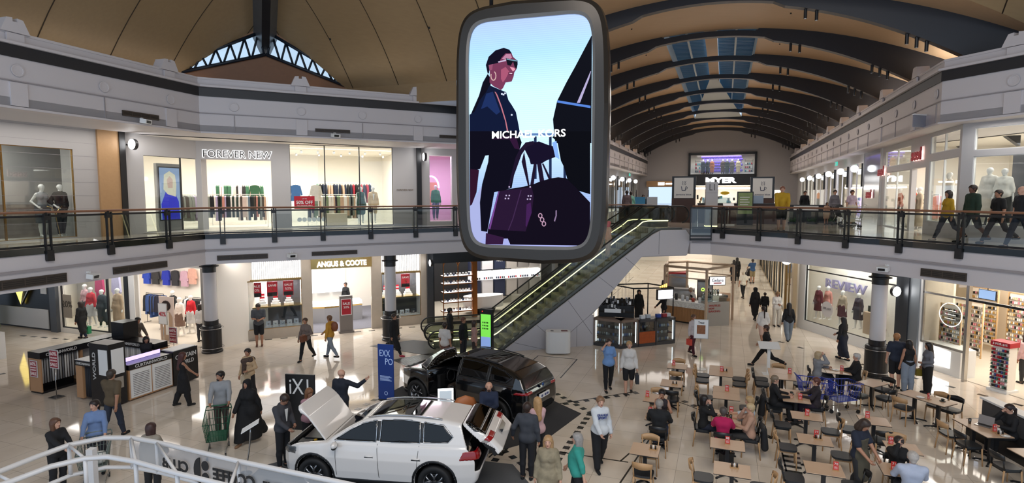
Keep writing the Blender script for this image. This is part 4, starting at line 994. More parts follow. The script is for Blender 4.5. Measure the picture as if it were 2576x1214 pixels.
# id: x, y, angle, width, [depths], chairs (kind, side, offset along side), number and its place, words for the labels
TB = [
 ('a', 5.51, 18.72, AN, .62, [.6], [('tan', 'N', 0), ('tan', 'F', 0)], ('72', -.12, 0), 'rearmost in the left row by the walkway'),
 ('b', 4.83, 16.97, AN, .62, [.65], [('black', 'N', .05)], None, 'second from the rear, left row'),
 ('c', 4.02, 15.68, AN, .62, [.66], [('tan', 'F', .0)], ('74', -.22, 0), 'third from the rear, left row'),
 ('x', 3.75, 14.35, AN, .6, [.62], [('black', 'N', .08)], ('75', -.2, .1), 'of the black-jacketed and sleeveless pair'),
 ('i', 2.98, 12.42, AN, .62, [.62], [('tan', 'N', .03), ('tan', 'F', .03)], None, 'at the front of the left row'),
 ('d', 6.77, 18.19, AN, .72, [.56, .56], [('tan', 'L', .28), ('tan', 'L', -.28), ('tan', 'R', .28), ('tan', 'R', -.28)], ('85', .02, -.1), 'rearmost in the middle row'),
 ('e', 6.17, 16.12, AN, .72, [.56, .56], [('tan', 'L', .25), ('black', 'L', -.3), ('black', 'R', -.25)], ('84', .02, .12), 'right behind the group of four'),
 ('f', 5.46, 14.20, AN, .7, [.58, .58], [('black', 'L', -.05), ('black', 'N', -.08), ('black', 'R', -.3), ('black', 'R', .25)], ('88', .12, .42), 'of the group of four'),
 ('g', 4.92, 12.69, AN, .74, [.56], [], ('88', .0, 0), 'just before the group of four'),
 ('h', 4.56, 11.48, AN, .72, [.6], [('tan', 'L', .05), ('tan', 'R', .0)], None, 'frontmost of the middle row'),
 ('j', 8.57, 17.86, AN, .74, [.58, .58], [('black', 'L', .2), ('black', 'L', -.3), ('black', 'R', .1), ('tan', 'F', 0)], ('94', .25, .1), 'just left of the blue trolleys'),
 ('k', 8.02, 15.86, AN, .7, [.55, .55], [('black', 'L', .2), ('black', 'L', -.38), ('black', 'R', .1)], ('93', .1, -.3), 'of the floral-topped person'),
 ('l', 7.58, 14.38, AN, .7, [.55], [('black', 'L', -.05), ('tan', 'R', -.1)], ('78', .02, 0), 'just before the floral-topped person'),
 ('m', 7.04, 12.94, AN, .72, [.58], [('tan', 'L', .05), ('tan', 'R', .0)], ('77', .05, .12), 'numbered 77 in the third row'),
 ('n', 6.48, 11.51, AN, .72, [.58], [('black', 'L', .0), ('black', 'R', .05)], ('70', .22, 0), 'numbered 70 at the bottom edge'),
 ('o', 10.54, 18.19, AN, .72, [.7], [('black', 'L', .1), ('tan', 'R', .1)], ('95', .12, 0), 'of the grey-hooded person'),
 ('p', 10.92, 17.0, 24.7, .74, [.55], [('black', 'L', .0), ('black', 'N', -.1), ('black', 'R', .0)], None, 'bare, before the right column'),
 ('q', 11.64, 15.7, 24.7, .6, [.62, .62], [('tan', 'L', .3), ('tan', 'R', .0), ('black', 'R', -.35)], ('97', -.1, -.1), 'long, before the standing couple'),
 ('r', 9.13, 14.07, AN, .66, [.6], [('black', 'L', .0), ('black', 'N', .1)], ('64', -.12, .1), 'numbered 64, left of the long table'),
 ('s', 8.79, 12.51, AN, .66, [.6], [('tan', 'F', .05)], ('69', -.2, .1), 'numbered 69 behind the waiter'),
 ('t', 7.99, 11.45, AN, .66, [.62], [('black', 'F', .1), ('black', 'N', .1)], ('71', -.1, -.05), 'between the two elderly sitters'),
 ('u', 11.5, 13.62, -3, .62, [.58, .58], [('tan', 'L', .3), ('black', 'L', -.3)], ('63', .1, -.25), 'with the open laptop'),
 ('v', 11.43, 12.2, -3, .62, [.58], [('black', 'L', .0)], ('62', .12, .15), 'at the right edge by the bench'),
]
TPOS = {}
for id_, x, y, an, wx, ds, chs, num, wd in TB:
    tot = sum(ds); y0 = -tot/2; TPOS[id_] = (x, y, an, wx, tot)
    for i, d in enumerate(ds):
        p = tw(x, y, an, 0, y0+d/2); y0 += d
        table(*p, an, wx, d-.006, 'wooden café table '+wd+('' if len(ds) == 1 else (', nearer half' if i == 0 else ', farther half')))
    cn = {}
    for kd, sd, off in chs:
        X, Y, fa = {'L': (-wx/2-.2, off, an), 'R': (wx/2+.2, off, an+180), 'F': (off, tot/2+.2, an-90), 'N': (off, -tot/2-.2, an+90)}[sd]
        p = tw(x, y, an, X, Y); k_ = sum(1 for c in chs if c[1] == sd)
        q = {'L': 'left', 'R': 'right', 'F': 'far', 'N': 'near'}[sd]; ex_ = '' if k_ == 1 else (' rear' if off == max(c[2] for c in chs if c[1] == sd) else ' front')
        chair(kd, *p, fa, '%s chair,%s %s side of the table %s' % (kd, ex_, q, wd))
    if num: p = tw(x, y, an, num[1], num[2]); numcard(*p, an, num[0], 'red number card on the table %s' % wd)
for id_, dx, dy in (('b', .1, -.1), ('i', .17, .05), ('h', .05, .1), ('d', .12, -.05), ('x', -.2, -.12), ('u', .12, -.4), ('v', .1, .05), ('m', .08, .05)):
    x, y, an, *_ = TPOS[id_]; wd = [t[-1] for t in TB if t[0] == id_][0]; tray(*tw(x, y, an, dx, dy), an, 'wooden tray of shakers on the table '+wd)
P_ = lambda k, a, b: tw(*TPOS[k][:3], a, b)
cup(*P_('q', .1, -.35), 'dark coffee cup on the long table before the standing couple'); plate_(*P_('q', -.15, .08), 'white napkin plate on the long table before the standing couple')
cup(*P_('k', -.08, .12), 'dark bowl between the two women at the table'); plate_(*P_('u', .15, -.5), 'small white plate near the laptop'); cup(*P_('u', .22, -.2), 'white cup beside the laptop woman\'s hand', 'dedad2'); glass(*P_('u', -.12, .25), 'tall water glass behind the laptop')
glass(*P_('f', .02, .12), 'glass of water on the table of the four people'); glass(*P_('f', .1, -.05), 'second glass near the beige-clad woman\'s elbows'); cup(*P_('f', -.12, -.05), 'dark coffee cup before the woman in magenta'); plate_(*P_('o', -.05, .05), 'food plate between the hooded woman and white-haired man')
x, y = P_('u', .12, .12); t = thing('laptop', 'open grey laptop on the table beside the bench', 'laptop', (x, y, .752), R(-60))
m = MB(); m.box(-.16, .16, -.11, .11, 0, .014, CHROME); m.box(-.14, .14, -.02, .09, .014, .017, BKP); ob('keyboard', m, t); m = MB(); m.cb((0, .14, .11), (.32, .01, .22), mat('laptop lid', '8b8480', .35), 0, -.25); ob('screen', m, t)
# bench along the right edge of the seating
m = MB(); m.box(0, .5, -2.4, 1.4, 0, .45, BKP); m.box(.38, .56, -2.4, 1.4, .45, .98, mat('bench back grey', '4a4a4c', .6)); m.box(.34, .66, -2.45, 1.45, .98, 1.03, WT)
ob('bench', m, None, 'dark upholstered bench with a white top ledge at the right edge', 'bench', loc=(12.15, 13.6, 0), rz=R(-3))
# ---------------------------------------------------------------- hanging double-sided screen
SF = Fr((-1.06, 14.4), -17)
def SP(px, py):
    x = (px-1288)/FPX; y = -(py-607)/FPX; d = (x, y*sin(PITCH)+cos(PITCH), y*cos(PITCH)-sin(PITCH))
    ex, ey = cos(SF.a), sin(SF.a); det = d[0]*-ey+ex*d[1]; t = (SF.P[0]*-ey+ex*SF.P[1])/det
    X, Y = d[0]*t, d[1]*t; return ((X-SF.P[0])*ex+(Y-SF.P[1])*ey, CAMZ+d[2]*t)
HOUS = mat('bronze glossy housing', '403b36', .25, .6); BEZ = mat('bezel grey brown', '6e6862', .3, .5)
scr = thing('hanging_screen', 'tall hanging advertising screen in a rounded bronze housing', 'screen', (*SF.P, 0), SF.a)
def outline(o, bow, n=56, ex=9.0, hw=1.53, hz=2.705):
    pts = []
    for i in range(n):
        a = 2*pi*i/n+.001; c, s = cos(a), sin(a); x = np.sign(c)*abs(c)**(2/ex); z = np.sign(s)*abs(s)**(2/ex)
        pts.append((1.53+x*(hw+o)+bow*.09*x*(1-z*z), 7.885+z*(hz+o)+bow*.16*z*(1-x*x)))
    return pts
def loft(mb, rings, m, cap0=True, cap1=True):
    n = len(rings[0][0]); vs = []
    for pts, y in rings: vs += [(x, y, z) for x, z in pts]
    fs = []
    for j in range(len(rings)-1):
        for i in range(n): fs.append((j*n+i, j*n+(i+1) % n, (j+1)*n+(i+1) % n, (j+1)*n+i))
    if cap1: fs.append(tuple((len(rings)-1)*n+i for i in range(n)))
    if cap0: fs.append(tuple(range(n))[::-1])
    return mb.add(vs, fs, m, False)
m = MB(); loft(m, [(outline(.0, 0), .02), (outline(.0, 0), -.05), (outline(.05, .2), -.07)], BEZ, False, False)
loft(m, [(outline(.05, .2), -.07), (outline(.2, .9), -.06), (outline(.28, 1), .02), (outline(.3, 1), .18), (outline(.28, 1), .5), (outline(.22, .9), .58)], HOUS, False, True); ob('housing', m, scr)
m = MB()
for s_ in (.5, 2.5): m.tube([(s_, .25, 11.0), (s_, .25, 17.0)], .05, BLK, 8)
m.box(1.9, 2.8, .0, .5, 10.95, 11.2, BLK); ob('hanger', m, scr)
sm = bpy.data.materials.new('screen sky'); sm.use_nodes = True; nt = sm.node_tree; b = nt.nodes['Principled BSDF']; b.inputs['Base Color'].default_value = (0, 0, 0, 1); b.inputs['Roughness'].default_value = .3
tc = nt.nodes.new('ShaderNodeTexCoord'); sx = nt.nodes.new('ShaderNodeSeparateXYZ'); mr = nt.nodes.new('ShaderNodeMapRange'); mr.inputs[1].default_value = 5.2; mr.inputs[2].default_value = 10.6; cr = nt.nodes.new('ShaderNodeValToRGB')
els = cr.color_ramp.elements; els[0].position = 0; els[0].color = (*srgb('8f95c8'), 1); els[1].position = 1; els[1].color = (*srgb('9fb6e6'), 1)
for p, c in ((.25, '8fa9d2'), (.5, 'bfe0f2'), (.68, 'b9dcf0'), (.85, '9cc8ea')): e = els.new(p); e.color = (*srgb(c), 1)
wv = nt.nodes.new('ShaderNodeTexWave'); wv.bands_direction = 'Z'; wv.inputs['Scale'].default_value = 6.5; mx = nt.nodes.new('ShaderNodeMix'); mx.data_type = 'RGBA'; mx.blend_type = 'MULTIPLY'; mx.inputs[0].default_value = .1
L = nt.links.new; L(tc.outputs['Object'], sx.inputs[0]); L(sx.outputs[2], mr.inputs[0]); L(mr.outputs[0], cr.inputs[0]); L(tc.outputs['Object'], wv.inputs[0]); L(cr.outputs[0], mx.inputs[6]); L(wv.outputs[0], mx.inputs[7]); L(mx.outputs[2], b.inputs['Emission Color']); b.inputs['Emission Strength'].default_value = 1.15
m = MB(); n_ = outline(0, 0); m.add([(x, 0, z) for x, z in n_], [tuple(range(len(n_)))], sm); disp = ob('display', m, scr)
def emc(c, s=1.0):
    m_ = mat('screen image '+c, '000000', .35, em=s, emcol=c); m_.node_tree.nodes['Principled BSDF'].inputs['Specular IOR Level'].default_value = .03; return m_
ly = [0]
def shape(pts, c, conv, s=1.0):
    ly[0] += 1; q = [SP(*conv(*p)) for p in pts]; m = MB(); m.add([(min(max(x, .012), 3.045), -.002-.0006*ly[0], max(z, 5.195)) for x, z in q], [tuple(range(len(q)))], emc(c, s)); return ob('picture', m, disp)
cA = lambda x, y: (1180+x/4.334, 60+y/4.334)
cB = lambda x, y: (1180+x/3.916, 330+y/3.916)
shape([(1334, 130), (1160, 460), (1060, 640), (960, 840), (915, 1040), (925, 1170), (940, 1300), (1340, 1300), (1340, 130)], '0a0b14', cA)
shape([(0, 735), (0, 740), (90, 600), (130, 530), (190, 500), (190, 1000), (100, 1110), (0, 1110)], '9ca3cf', cB)
for x in (640, 788, 930): shape([(x, 50), (x+26, 50), (x+26, 470), (x, 470)], '1c2a4c', cB)
shape([(500, 20), (980, 20), (980, 42), (500, 42)], '5877ab', cB)
shape([(820, 60), (870, 100), (905, 290), (935, 350), (965, 460), (990, 560), (1194, 620), (1194, 0), (880, 0)], '07070e', cB)
shape([(1330, 520), (1310, 600), (1210, 860), (1175, 862), (1250, 690), (1325, 515)], 'a79fc4', cA)
shape([(962, 832), (1325, 892), (1325, 918), (962, 858)], '4f79c8', cA)
shape([(205, 545), (240, 600), (235, 680), (180, 800), (80, 1010), (0, 1020), (40, 940), (110, 780), (150, 640)], '0b0a18', cA)
shape([(0, 990), (60, 960), (120, 830), (190, 740), (225, 670), (320, 710), (405, 745), (430, 830), (470, 890), (512, 960), (540, 1100), (560, 1215), (0, 1215)], '0d1530', cA)
shape([(190, 760), (260, 740), (300, 850), (340, 960), (300, 990), (200, 900), (130, 930)], '1a2b58', cA)
shape([(0, 0), (460, 0), (500, 60), (520, 110), (490, 210), (470, 300), (420, 560), (250, 600), (180, 990), (120, 980), (108, 700), (130, 520), (190, 300), (195, 235), (160, 240), (110, 370), (80, 380), (70, 560), (0, 720)], '0a0816', cB)
shape([(15, 372), (100, 380), (75, 600), (30, 720), (8, 735)], '2a0f24', cB)
shape([(220, 80), (400, 80), (450, 170), (500, 180), (470, 70), (380, 40)], '2b1230', cB)
shape([(350, 372), (400, 318), (465, 320), (482, 362), (532, 405), (520, 492), (495, 530), (487, 575), (466, 628), (400, 640), (372, 700), (350, 722), (270, 682), (225, 640), (228, 480), (262, 440), (320, 420)], '6e3450', cA)
shape([(360, 380), (405, 330), (455, 330), (470, 370), (420, 400)], 'b07a96', cA); shape([(350, 500), (400, 470), (440, 520), (400, 600), (370, 640), (350, 600)], '9c4f6a', cA); shape([(445, 470), (495, 480), (505, 500), (480, 520)], 'd390a4', cA)
shape([(205, 545), (185, 450), (215, 360), (290, 290), (380, 262), (440, 282), (468, 322), (400, 322), (355, 370), (325, 425), (262, 440), (232, 470), (218, 540)], '100c1e', cA)
shape([(318, 410), (400, 392), (410, 405), (322, 424)], 'b7a9c4', cA); shape([(402, 374), (530, 398), (532, 440), (522, 490), (500, 474), (482, 412), (456, 458), (420, 450)], '10101c', cA); shape([(410, 378), (528, 400), (528, 412), (412, 392)], '6a8fa0', cA)
shape([(425, 530), (480, 528), (475, 560), (440, 555)], '4b1030', cA); shape([(435, 536), (476, 536), (470, 548), (445, 546)], 'c9a9b8', cA)
shape([(215, 450), (262, 440), (255, 500), (225, 510)], '8a4a66', cA)
for r_ in range(1):
    q = [(268+32*cos(a), 568+54*sin(a)) for a in np.linspace(-1.2, 3.6, 14)]+[(268+22*cos(a), 568+42*sin(a)) for a in np.linspace(3.6, -1.2, 14)]; shape(q, 'c3a5a0', cA)
shape([(280, 740), (300, 780), (345, 900), (395, 1060), (415, 1170), (430, 1170), (405, 1050), (360, 900), (315, 780), (295, 745)], 'b06a78', cA)
for x, y in ((360, 764), (378, 772), (395, 758), (468, 992)): shape([(x-9, y-9), (x+9, y-9), (x+9, y+9), (x-9, y+9)], 'c6cfe0', cA)
shape([(550, 180), (560, 130), (600, 100), (660, 108), (690, 100), (780, 135), (840, 150), (860, 250), (760, 290), (705, 325), (610, 325), (595, 270)], '120b22', cB)
shape([(820, 112), (862, 96), (892, 276), (850, 250)], '7fa6e6', cB)
for q in (((460, 260), (500, 180), (560, 110), (640, 96), (640, 130), (575, 150), (520, 230), (400, 560), (385, 560)), ((545, 200), (600, 545), (585, 545), (520, 300)), ((640, 320), (665, 320), (640, 520), (600, 560)), ((672, 320), (715, 320), (745, 500), (700, 500)), ((720, 320), (735, 316), (808, 465), (785, 470))): shape(q, '1a1026', cB)
shape([(190, 960), (240, 780), (292, 585), (540, 545), (640, 520), (700, 495), (800, 465), (880, 452), (960, 462), (1060, 560), (1194, 700), (1194, 1125), (175, 1112)], '0e0816', cB)
shape([(205, 965), (245, 790), (296, 590), (620, 550), (640, 640), (620, 800), (560, 985)], '23122c', cB); shape([(296, 588), (302, 592), (255, 790), (212, 965), (196, 960), (240, 780)], '6d3f86', cB)
shape([(510, 580), (520, 582), (440, 860), (395, 975), (385, 975), (430, 860)], '3a2446', cB); shape([(570, 720), (610, 700), (620, 800), (570, 940), (560, 930)], '3c1c4c', cB)
shape([(170, 1000), (345, 1045), (335, 1112), (165, 1112)], '2e1636', cB); shape([(345, 1055), (385, 1055), (410, 1115), (335, 1112)], '9aa0d6', cB)
for x, y in ((370, 632), (400, 632), (362, 662), (392, 662), (588, 636), (614, 636), (580, 668), (606, 668), (400, 548), (606, 548)): shape([(x-7, y-7), (x+7, y-7), (x+7, y+7), (x-7, y+7)], 'b3a6c6', cB)
for i in range(3):
    x, y = 705+18*i, 830+40*i; q = [(x+22*cos(a), y+26*sin(a)) for a in np.linspace(0, 2*pi, 12)]+[(x+13*cos(a), y+17*sin(a)) for a in np.linspace(2*pi, 0, 12)]; shape(q, 'b48fa8', cB)
shape([(855, 780), (868, 775), (868, 830), (850, 890), (838, 880), (855, 830)], '7d6a88', cB)
x, z = SP(1329.5, 337); text('MICHAEL KORS', .18, emc('ffffff', 1.6), 'lettering', disp, (x, -.04, z), width=1.83, bold=.015, depth=.004)
# ---------------------------------------------------------------- escalators
EF = Fr((-.54, 23.13), 15); LED = mat('escalator light strip', 'fff6b8', .5, em=2.6); STEP = mat('escalator step grey green', '7f8270', .45); SKIRT = mat('escalator skirt', '6a6c66', .35, .6); RUB = mat('handrail rubber', '111112', .35)
EG = glassmat('escalator glass', 'd8ddd5', .08)
def ez(e): return 0 if e < 0 else (4.95 if e > 7.07 else e*.7)
def epath(dz, e0=-2.5, e1=8.4): return [(e, ez(e)+dz) for e in (e0, -1.2, -.35, 0, .25, .6, 2, 4, 6, 6.8, 7.1, 7.4, e1)]
esm = lambda P: [(P[i][0], (P[max(i-1, 0)][1]+2*P[i][1]+P[min(i+1, len(P)-1)][1])/4 if 1 < i < 4 or 8 < i < 12 else P[i][1]) for i in range(len(P))]
def escalator(w0, w1, label):
    t = thing('escalator', label, 'escalator', (*EF.P, 0), EF.a)
    for k in range(22):
        e = .0+.34*k
        if e > 7.1: break
        m = MB(); z = ez(e)+.0; m.box(e, e+.36, w0+.12, w1-.12, z-.2, z+.24*min(1, 1), STEP)
        for j in range(6): m.box(e-.002, e+.0, w0+.14+j*.17, w0+.16+j*.17, z-.1, z+.23, BLK)
        m.box(e, e+.012, w0+.12, w1-.12, z+.236, z+.244, mat('step edge yellow', '8e8a4a', .5)); ob('step', m, t)
    m = MB(); m.box(-2.3, 0, w0+.1, w1-.1, 0.014, .03, CHROME); ob('landing_plate', m, t); m = MB(); m.box(7.1, 8.6, w0+.1, w1-.1, 4.96, 4.975, CHROME); ob('landing_plate', m, t)
    for w in (w0+.06, w1-.06):
        m = MB(); P = esm(epath(.0)); lo = [(e, z-.1 if e > .3 else .0) for e, z in P]; far = w > (w0+w1)/2; hi = [(e, z+(.34 if far else .04)) for e, z in P]
        vs = []; 
        for (a, b), (c, d) in zip(lo, hi): vs += [(a, w-.06, b), (a, w-.06, d), (a, w+.06, b), (a, w+.06, d)]
        fs = []
        for i in range(len(P)-1): a = 4*i; b = a+4; fs += [(a, b, b+1, a+1), (a+2, a+3, b+3, b+2), (a+1, b+1, b+3, a+3)]
        m.add(vs, fs, SKIRT); ob('skirt_panel', m, t)
        m = MB(); m.tube([(e, w-.07, z+.3) for e, z in P] if far else [(e, w-.0, z+.06) for e, z in P[:4]], .022, LED, 5); ob('light_strip', m, t)
        m = MB(); hr = esm(epath(.98)); pts = [(e, w, z) for e, z in hr]
        a0 = [(-2.5-.36*sin(a), w, .62+.36*cos(a)) for a in np.linspace(.3, 3.0, 9)]; a1 = [(8.4+.36*sin(a), w, 5.57+.36*cos(a)) for a in np.linspace(.3, 3.0, 9)]
        m.tube(a0[::-1]+pts+a1, .034, RUB, 8); ob('handrail', m, t)
        m = MB(); vs = []
        q = [(-2.8, .35, .8)]+[(e, z+.3, z2-.02) for (e, z), (_, z2) in zip(P, hr)]+[(8.7, 5.3, 5.75)]
        for e, a, b in q: vs += [(e, w, a), (e, w, b)]
        m.add(vs, [(2*i, 2*i+2, 2*i+3, 2*i+1) for i in range(len(q)-1)], EG); ob('glass_balustrade', m, t)
    return t
escalator(1.62, 2.95, 'far escalator with glass sides and lit strips, farther from the white bin')
escalator(.12, 1.45, 'near escalator with glass sides and lit strips, above the white panelled wall')
CLD = mat('escalator cladding', 'c4c1c4', .45)
m = MB(); pl = [(.1, 0), (4.1, 0), (4.1, 1.35), (6.4, 3.78), (8.6, 3.78), (8.75, 4.6), (8.5, 4.9), (7.3, 4.9), (6.9, 4.72), (.3, .12)]
m.plate(pl, -.03, .05, CLD); m.plate([(4.1, 1.35), (4.1, 0), (4.2, 0), (4.2, 1.3)], .05, 3.0, CLD); m.plate([(4.1, 1.3), (6.4, 3.74), (8.6, 3.74), (8.6, 3.82), (6.35, 3.82), (4.05, 1.4)], .05, 3.0, CLD)
for a, b in (((.5, .4), (1.9, 0)), ((1.6, 1.05), (2.8, 0)), ((2.3, .0), (6.0, 2.9)), ((3.0, 2.0), (4.1, .5)), ((4.4, 2.95), (5.2, 2.35)), ((5.6, 3.75), (6.3, 3.2)), ((7.2, 3.85), (7.2, 4.85)), ((3.4, 0), (3.4, .9))):
    m.tube([(a[0], -.034, a[1]), (b[0], -.034, b[1])], .006, mat('cladding joint', '6f6d70', .6), 4)
ob('wall_escalator', m, kind='structure', loc=(*EF.P, 0), rz=EF.a)
m = MB(); m.box(.1, 7.2, 1.45, 1.62, -.1, .0, SKIRT); m.add([(e, w, ez(e)+.25) for e in (-2, 0, 7.07, 8.5) for w in (1.4, 1.67)], [(0, 1, 3, 2), (2, 3, 5, 4), (4, 5, 7, 6)], CHROME); ob('deck_plate', m, None, 'steel deck strip between the two escalators', 'deck plate', loc=(*EF.P, 0), rz=EF.a)
# glass corner beside the escalators' upper end
m = MB(); x0, y0 = 7.75, 24.95; m.box(0, .95, 0, .04, 4.45, 4.55, BLK); m.box(0, .04, 0, .04, 4.45, 5.9, BLK); m.box(.91, .95, 0, .04, 4.45, 5.9, BLK); m.box(0, .95, 0, .04, 5.84, 5.9, BLK); m.box(0, .95, 0, .04, 4.62, 4.68, BLK)
m.quad((.04, .02, 4.68), (.91, .02, 4.68), (.91, .02, 5.84), (.04, .02, 5.84), GLSP); ob('glass_guard', m, None, 'small black framed glass guard at the top of the escalators', 'guard', loc=(x0, y0, 0), rz=R(-2))
# ---------------------------------------------------------------- shop fronts
W1 = Fr(nu(-20.8, 5), 69.7); W2 = Fr((-13.26, 24.2), 25.4); LU = Fr(nu(-34, 17.6), -20.3); RW = Fr(nu(7.2, 68), -110.3); RD = Fr(nu(7.2, 22.8), -65.3); RL = Fr((14.0, 27.34), -78.7)
def FT(f): return lambda v: f.w(*v)
def facade(f, s0, s1, z0, z1, holes, m, name, t=.18, y=0):
    mb = MB(); mb.T = FT(f); xs = sorted({s0, s1}|{h[0] for h in holes}|{h[1] for h in holes})
    for a, b in zip(xs, xs[1:]):
        hs = sorted([h for h in holes if h[0] <= a+1e-6 and h[1] >= b-1e-6], key=lambda h: h[2]); z = z0
        for h in hs:
            if h[2] > z+.01: mb.box(a, b, y, y+t, z, h[2], m)
            z = h[3]
        if z < z1-.01: mb.box(a, b, y, y+t, z, z1, m)
    return ob(name, mb, kind='structure')
def room(pts, z0, z1, m, name='wall_shop', floor=None, ceil=None):
    mb = MB(); mb.wallpoly(pts, z0, z1, m, .1)
    if floor: mb.add([(x, y, z0+.012) for x, y in pts], [tuple(range(len(pts)))], floor)
    if ceil: mb.add([(x, y, z1-.03) for x, y in pts], [tuple(range(len(pts)))], ceil)
    return ob(name, mb, kind='structure')
_wn = [3]
def pane(f, s0, s1, z0, z1, fm=BLK, y=.06, mull=(), r=.03, bars=(), g=None):
    """a glazed shop window: frame and glass of the setting"""
    mb = MB(); mb.T = FT(f); mb.quad((s0, y, z0), (s1, y, z0), (s1, y, z1), (s0, y, z1), g or GLS)
    for a in (s0, s1)+tuple(mull): mb.box(a-r, a+r, y-.03, y+.04, z0, z1, fm)
    for a in (z0, z1)+tuple(bars): mb.box(s0-r, s1+r, y-.03, y+.04, a-r, a+r, fm)
    _wn[0] += 1; return ob('window_%d' % _wn[0], mb, kind='structure')
def slight(f, s, y, z, wd, dp, p, col=(1, .95, .89)):
    return area('shop_light', f.w(s, y, z), wd, p*1.9, col, (0, 0, f.a), dp)
def down(f, ss, y, z, label, group):
    m = MB(); m.lathe([(.05, 0), (.05, -.12), (.042, -.12)], WT, 10); m.lathe([(.042, -.115), (0, -.115)], LAMPW, 10); o = None
    for s in ss:
        p = f.w(s, y, z)
        if o is None: o = ob('shop_spotlight', m, None, label, 'spotlight', group, loc=p)
        else: q = o.copy(); C.objects.link(q); q.location = p
GP = {}
def garment(col, ln, kind='coat'):
    k = (col, ln, kind)
    if k not in GP:
        m = MB(); c = cloth(col); w0, w1 = .19, .23
        if kind == 'front':   # worn facing out, seen from the front
            m.plate([(-.08, 0), (.08, 0), (.21, -.05), (.3, -ln*.62), (.22, -ln*.66), (.18, -.25), (.22, -ln), (-.22, -ln), (-.18, -.25), (-.22, -ln*.66), (-.3, -ln*.62), (-.21, -.05)], -.05, .05, c)
        else:
            vs = []; n = 0
            for z, w, t in ((0, .05, .02), (-.06, w0, .04), (-.3, w0+.03, .05), (-ln*.75, w1, .05), (-ln, w1+.02, .055)): vs += [(-t, -w, z), (t, -w, z), (t, w, z), (-t, w, z)]; n += 1
            fs = [(4*n-4, 4*n-3, 4*n-2, 4*n-1), (0, 3, 2, 1)]
            for i in range(n-1):
                for j in range(4): fs.append((4*i+j, 4*i+(j+1) % 4, 4*i+4+(j+1) % 4, 4*i+4+j))
            m.add(vs, fs, c, False)
        m.tube([(0, 0, -.02), (0, 0, .04), (.0, .02, .06)], .005, CHROME, 4); me = ob('hanging_garment', m).data; o = [q for q in C.objects if q.data == me][0]; bpy.data.objects.remove(o); GP[k] = me
    return GP[k]
PAL = ['1a1a1c', '1a1a1c', '232a28', 'd9c2b4', 'c8a58a', '8c8f86', 'b9a6c4', '4a4038', 'e8ded2', '2d3b33', 'c9897a', '6b7c86', 'a88f6a', '0f0f12']
def rack(f, s0, s1, y, z0, zt_, label, glabel, pal=PAL, ln=.98, step=.082, turn=0, rackc=WT):
    L_ = s1-s0; t = thing('clothes_rack', label, 'rack', f.w(s0, y, z0), f.a+R(turn)); a = f.a+R(turn); m = MB()
    m.tube([(0, 0, 0), (0, 0, zt_)], .014, rackc, 6); m.tube([(L_, 0, 0), (L_, 0, zt_)], .014, rackc, 6); m.tube([(0, 0, zt_), (L_, 0, zt_)], .014, rackc, 6); m.tube([(0, -.2, .02), (0, .2, .02)], .014, rackc, 6); m.tube([(L_, -.2, .02), (L_, .2, .02)], .014, rackc, 6); ob('frame', m, t)
    x = .08; p0 = f.w(s0, y)
    while x < L_-.05:
        o = bpy.data.objects.new('hanging_garment', garment(random.choice(pal), random.choice((ln, ln, ln*.85, ln*1.15)))); C.objects.link(o)
        o.location = (p0[0]+x*cos(a), p0[1]+x*sin(a), z0+zt_-.06); o.rotation_euler = (0, 0, a+random.uniform(-.12, .12)); setp(o, glabel, 'garment', 'garments: '+glabel); x += step
def front_garment(f, s, y, z, col, label, ln=.75):
    o = bpy.data.objects.new('hanging_garment', garment(col, ln, 'front')); C.objects.link(o); o.location = f.w(s, y, z); o.rotation_euler = (0, 0, f.a); setp(o, label, 'garment'); return o
def mann(f, s, y, z, label, face=None, H=1.78, mq=1, top='1a1a1c', bot='1a1a1c', tt='long', bt='trousers', sex='f', arms='man', turn=0, stride=4, **kw):
    p = f.w(s, y); fa = math.degrees(f.a)-90+turn if face is None else face
    return person(label, p, fa, H=H, sex=sex, mq=mq, top=top, bot=bot, tt=tt, bt=bt, arms=arms, stride=stride, z=z, cat='mannequin', name='mannequin', h=.02, shoe=None, **kw)
def roundlamp(f, s, z, label, y=-.35, r=.2):
    t = thing('round_sign_lamp', label, 'lamp', f.w(s, y, z), f.a); side = pi/2
    m = MB(); m.lathe([(0, -.06), (r, -.06), (r, .06), (0, .06)], BLK, 28, smooth=False); m.v = [(z_, x, y_) for x, y_, z_ in m.v]; m.tube([(0, 0, 0), (0, -y, 0)], .03, BLK, 6); ob('housing', m, t)
    for sg in (1, -1):
        m = MB(); m.lathe([(0, 0), (r*.93, 0)], LAMPW, 28, smooth=False); m.v = [(sg*.062, x, y_) for x, y_, z_ in m.v]; ob('lit_face', m, t)
def box(f, s0, s1, y0, y1, z0, z1, m, name, label, cat, group=None):
    mb = MB(); w_, d_, h_ = s1-s0, y1-y0, z1-z0; mb.box(0, w_, 0, d_, 0, h_, m); return ob(name, mb, None, label, cat, group, loc=f.w(s0, y0, z0), rz=f.a)
def pillar(f, s0, s1, z0, z1, m, y0=-.08, y1=.25, name='trim_pillar'):
    mb = MB(); mb.T = FT(f); mb.box(s0, s1, y0, y1, z0, z1, m); return ob(name, mb, kind='structure')
PORC = mat('white porcelain tile', 'b7b3b1', .4); WALLU = mat('shopfront pale paint', 'b9b6b5', .5)
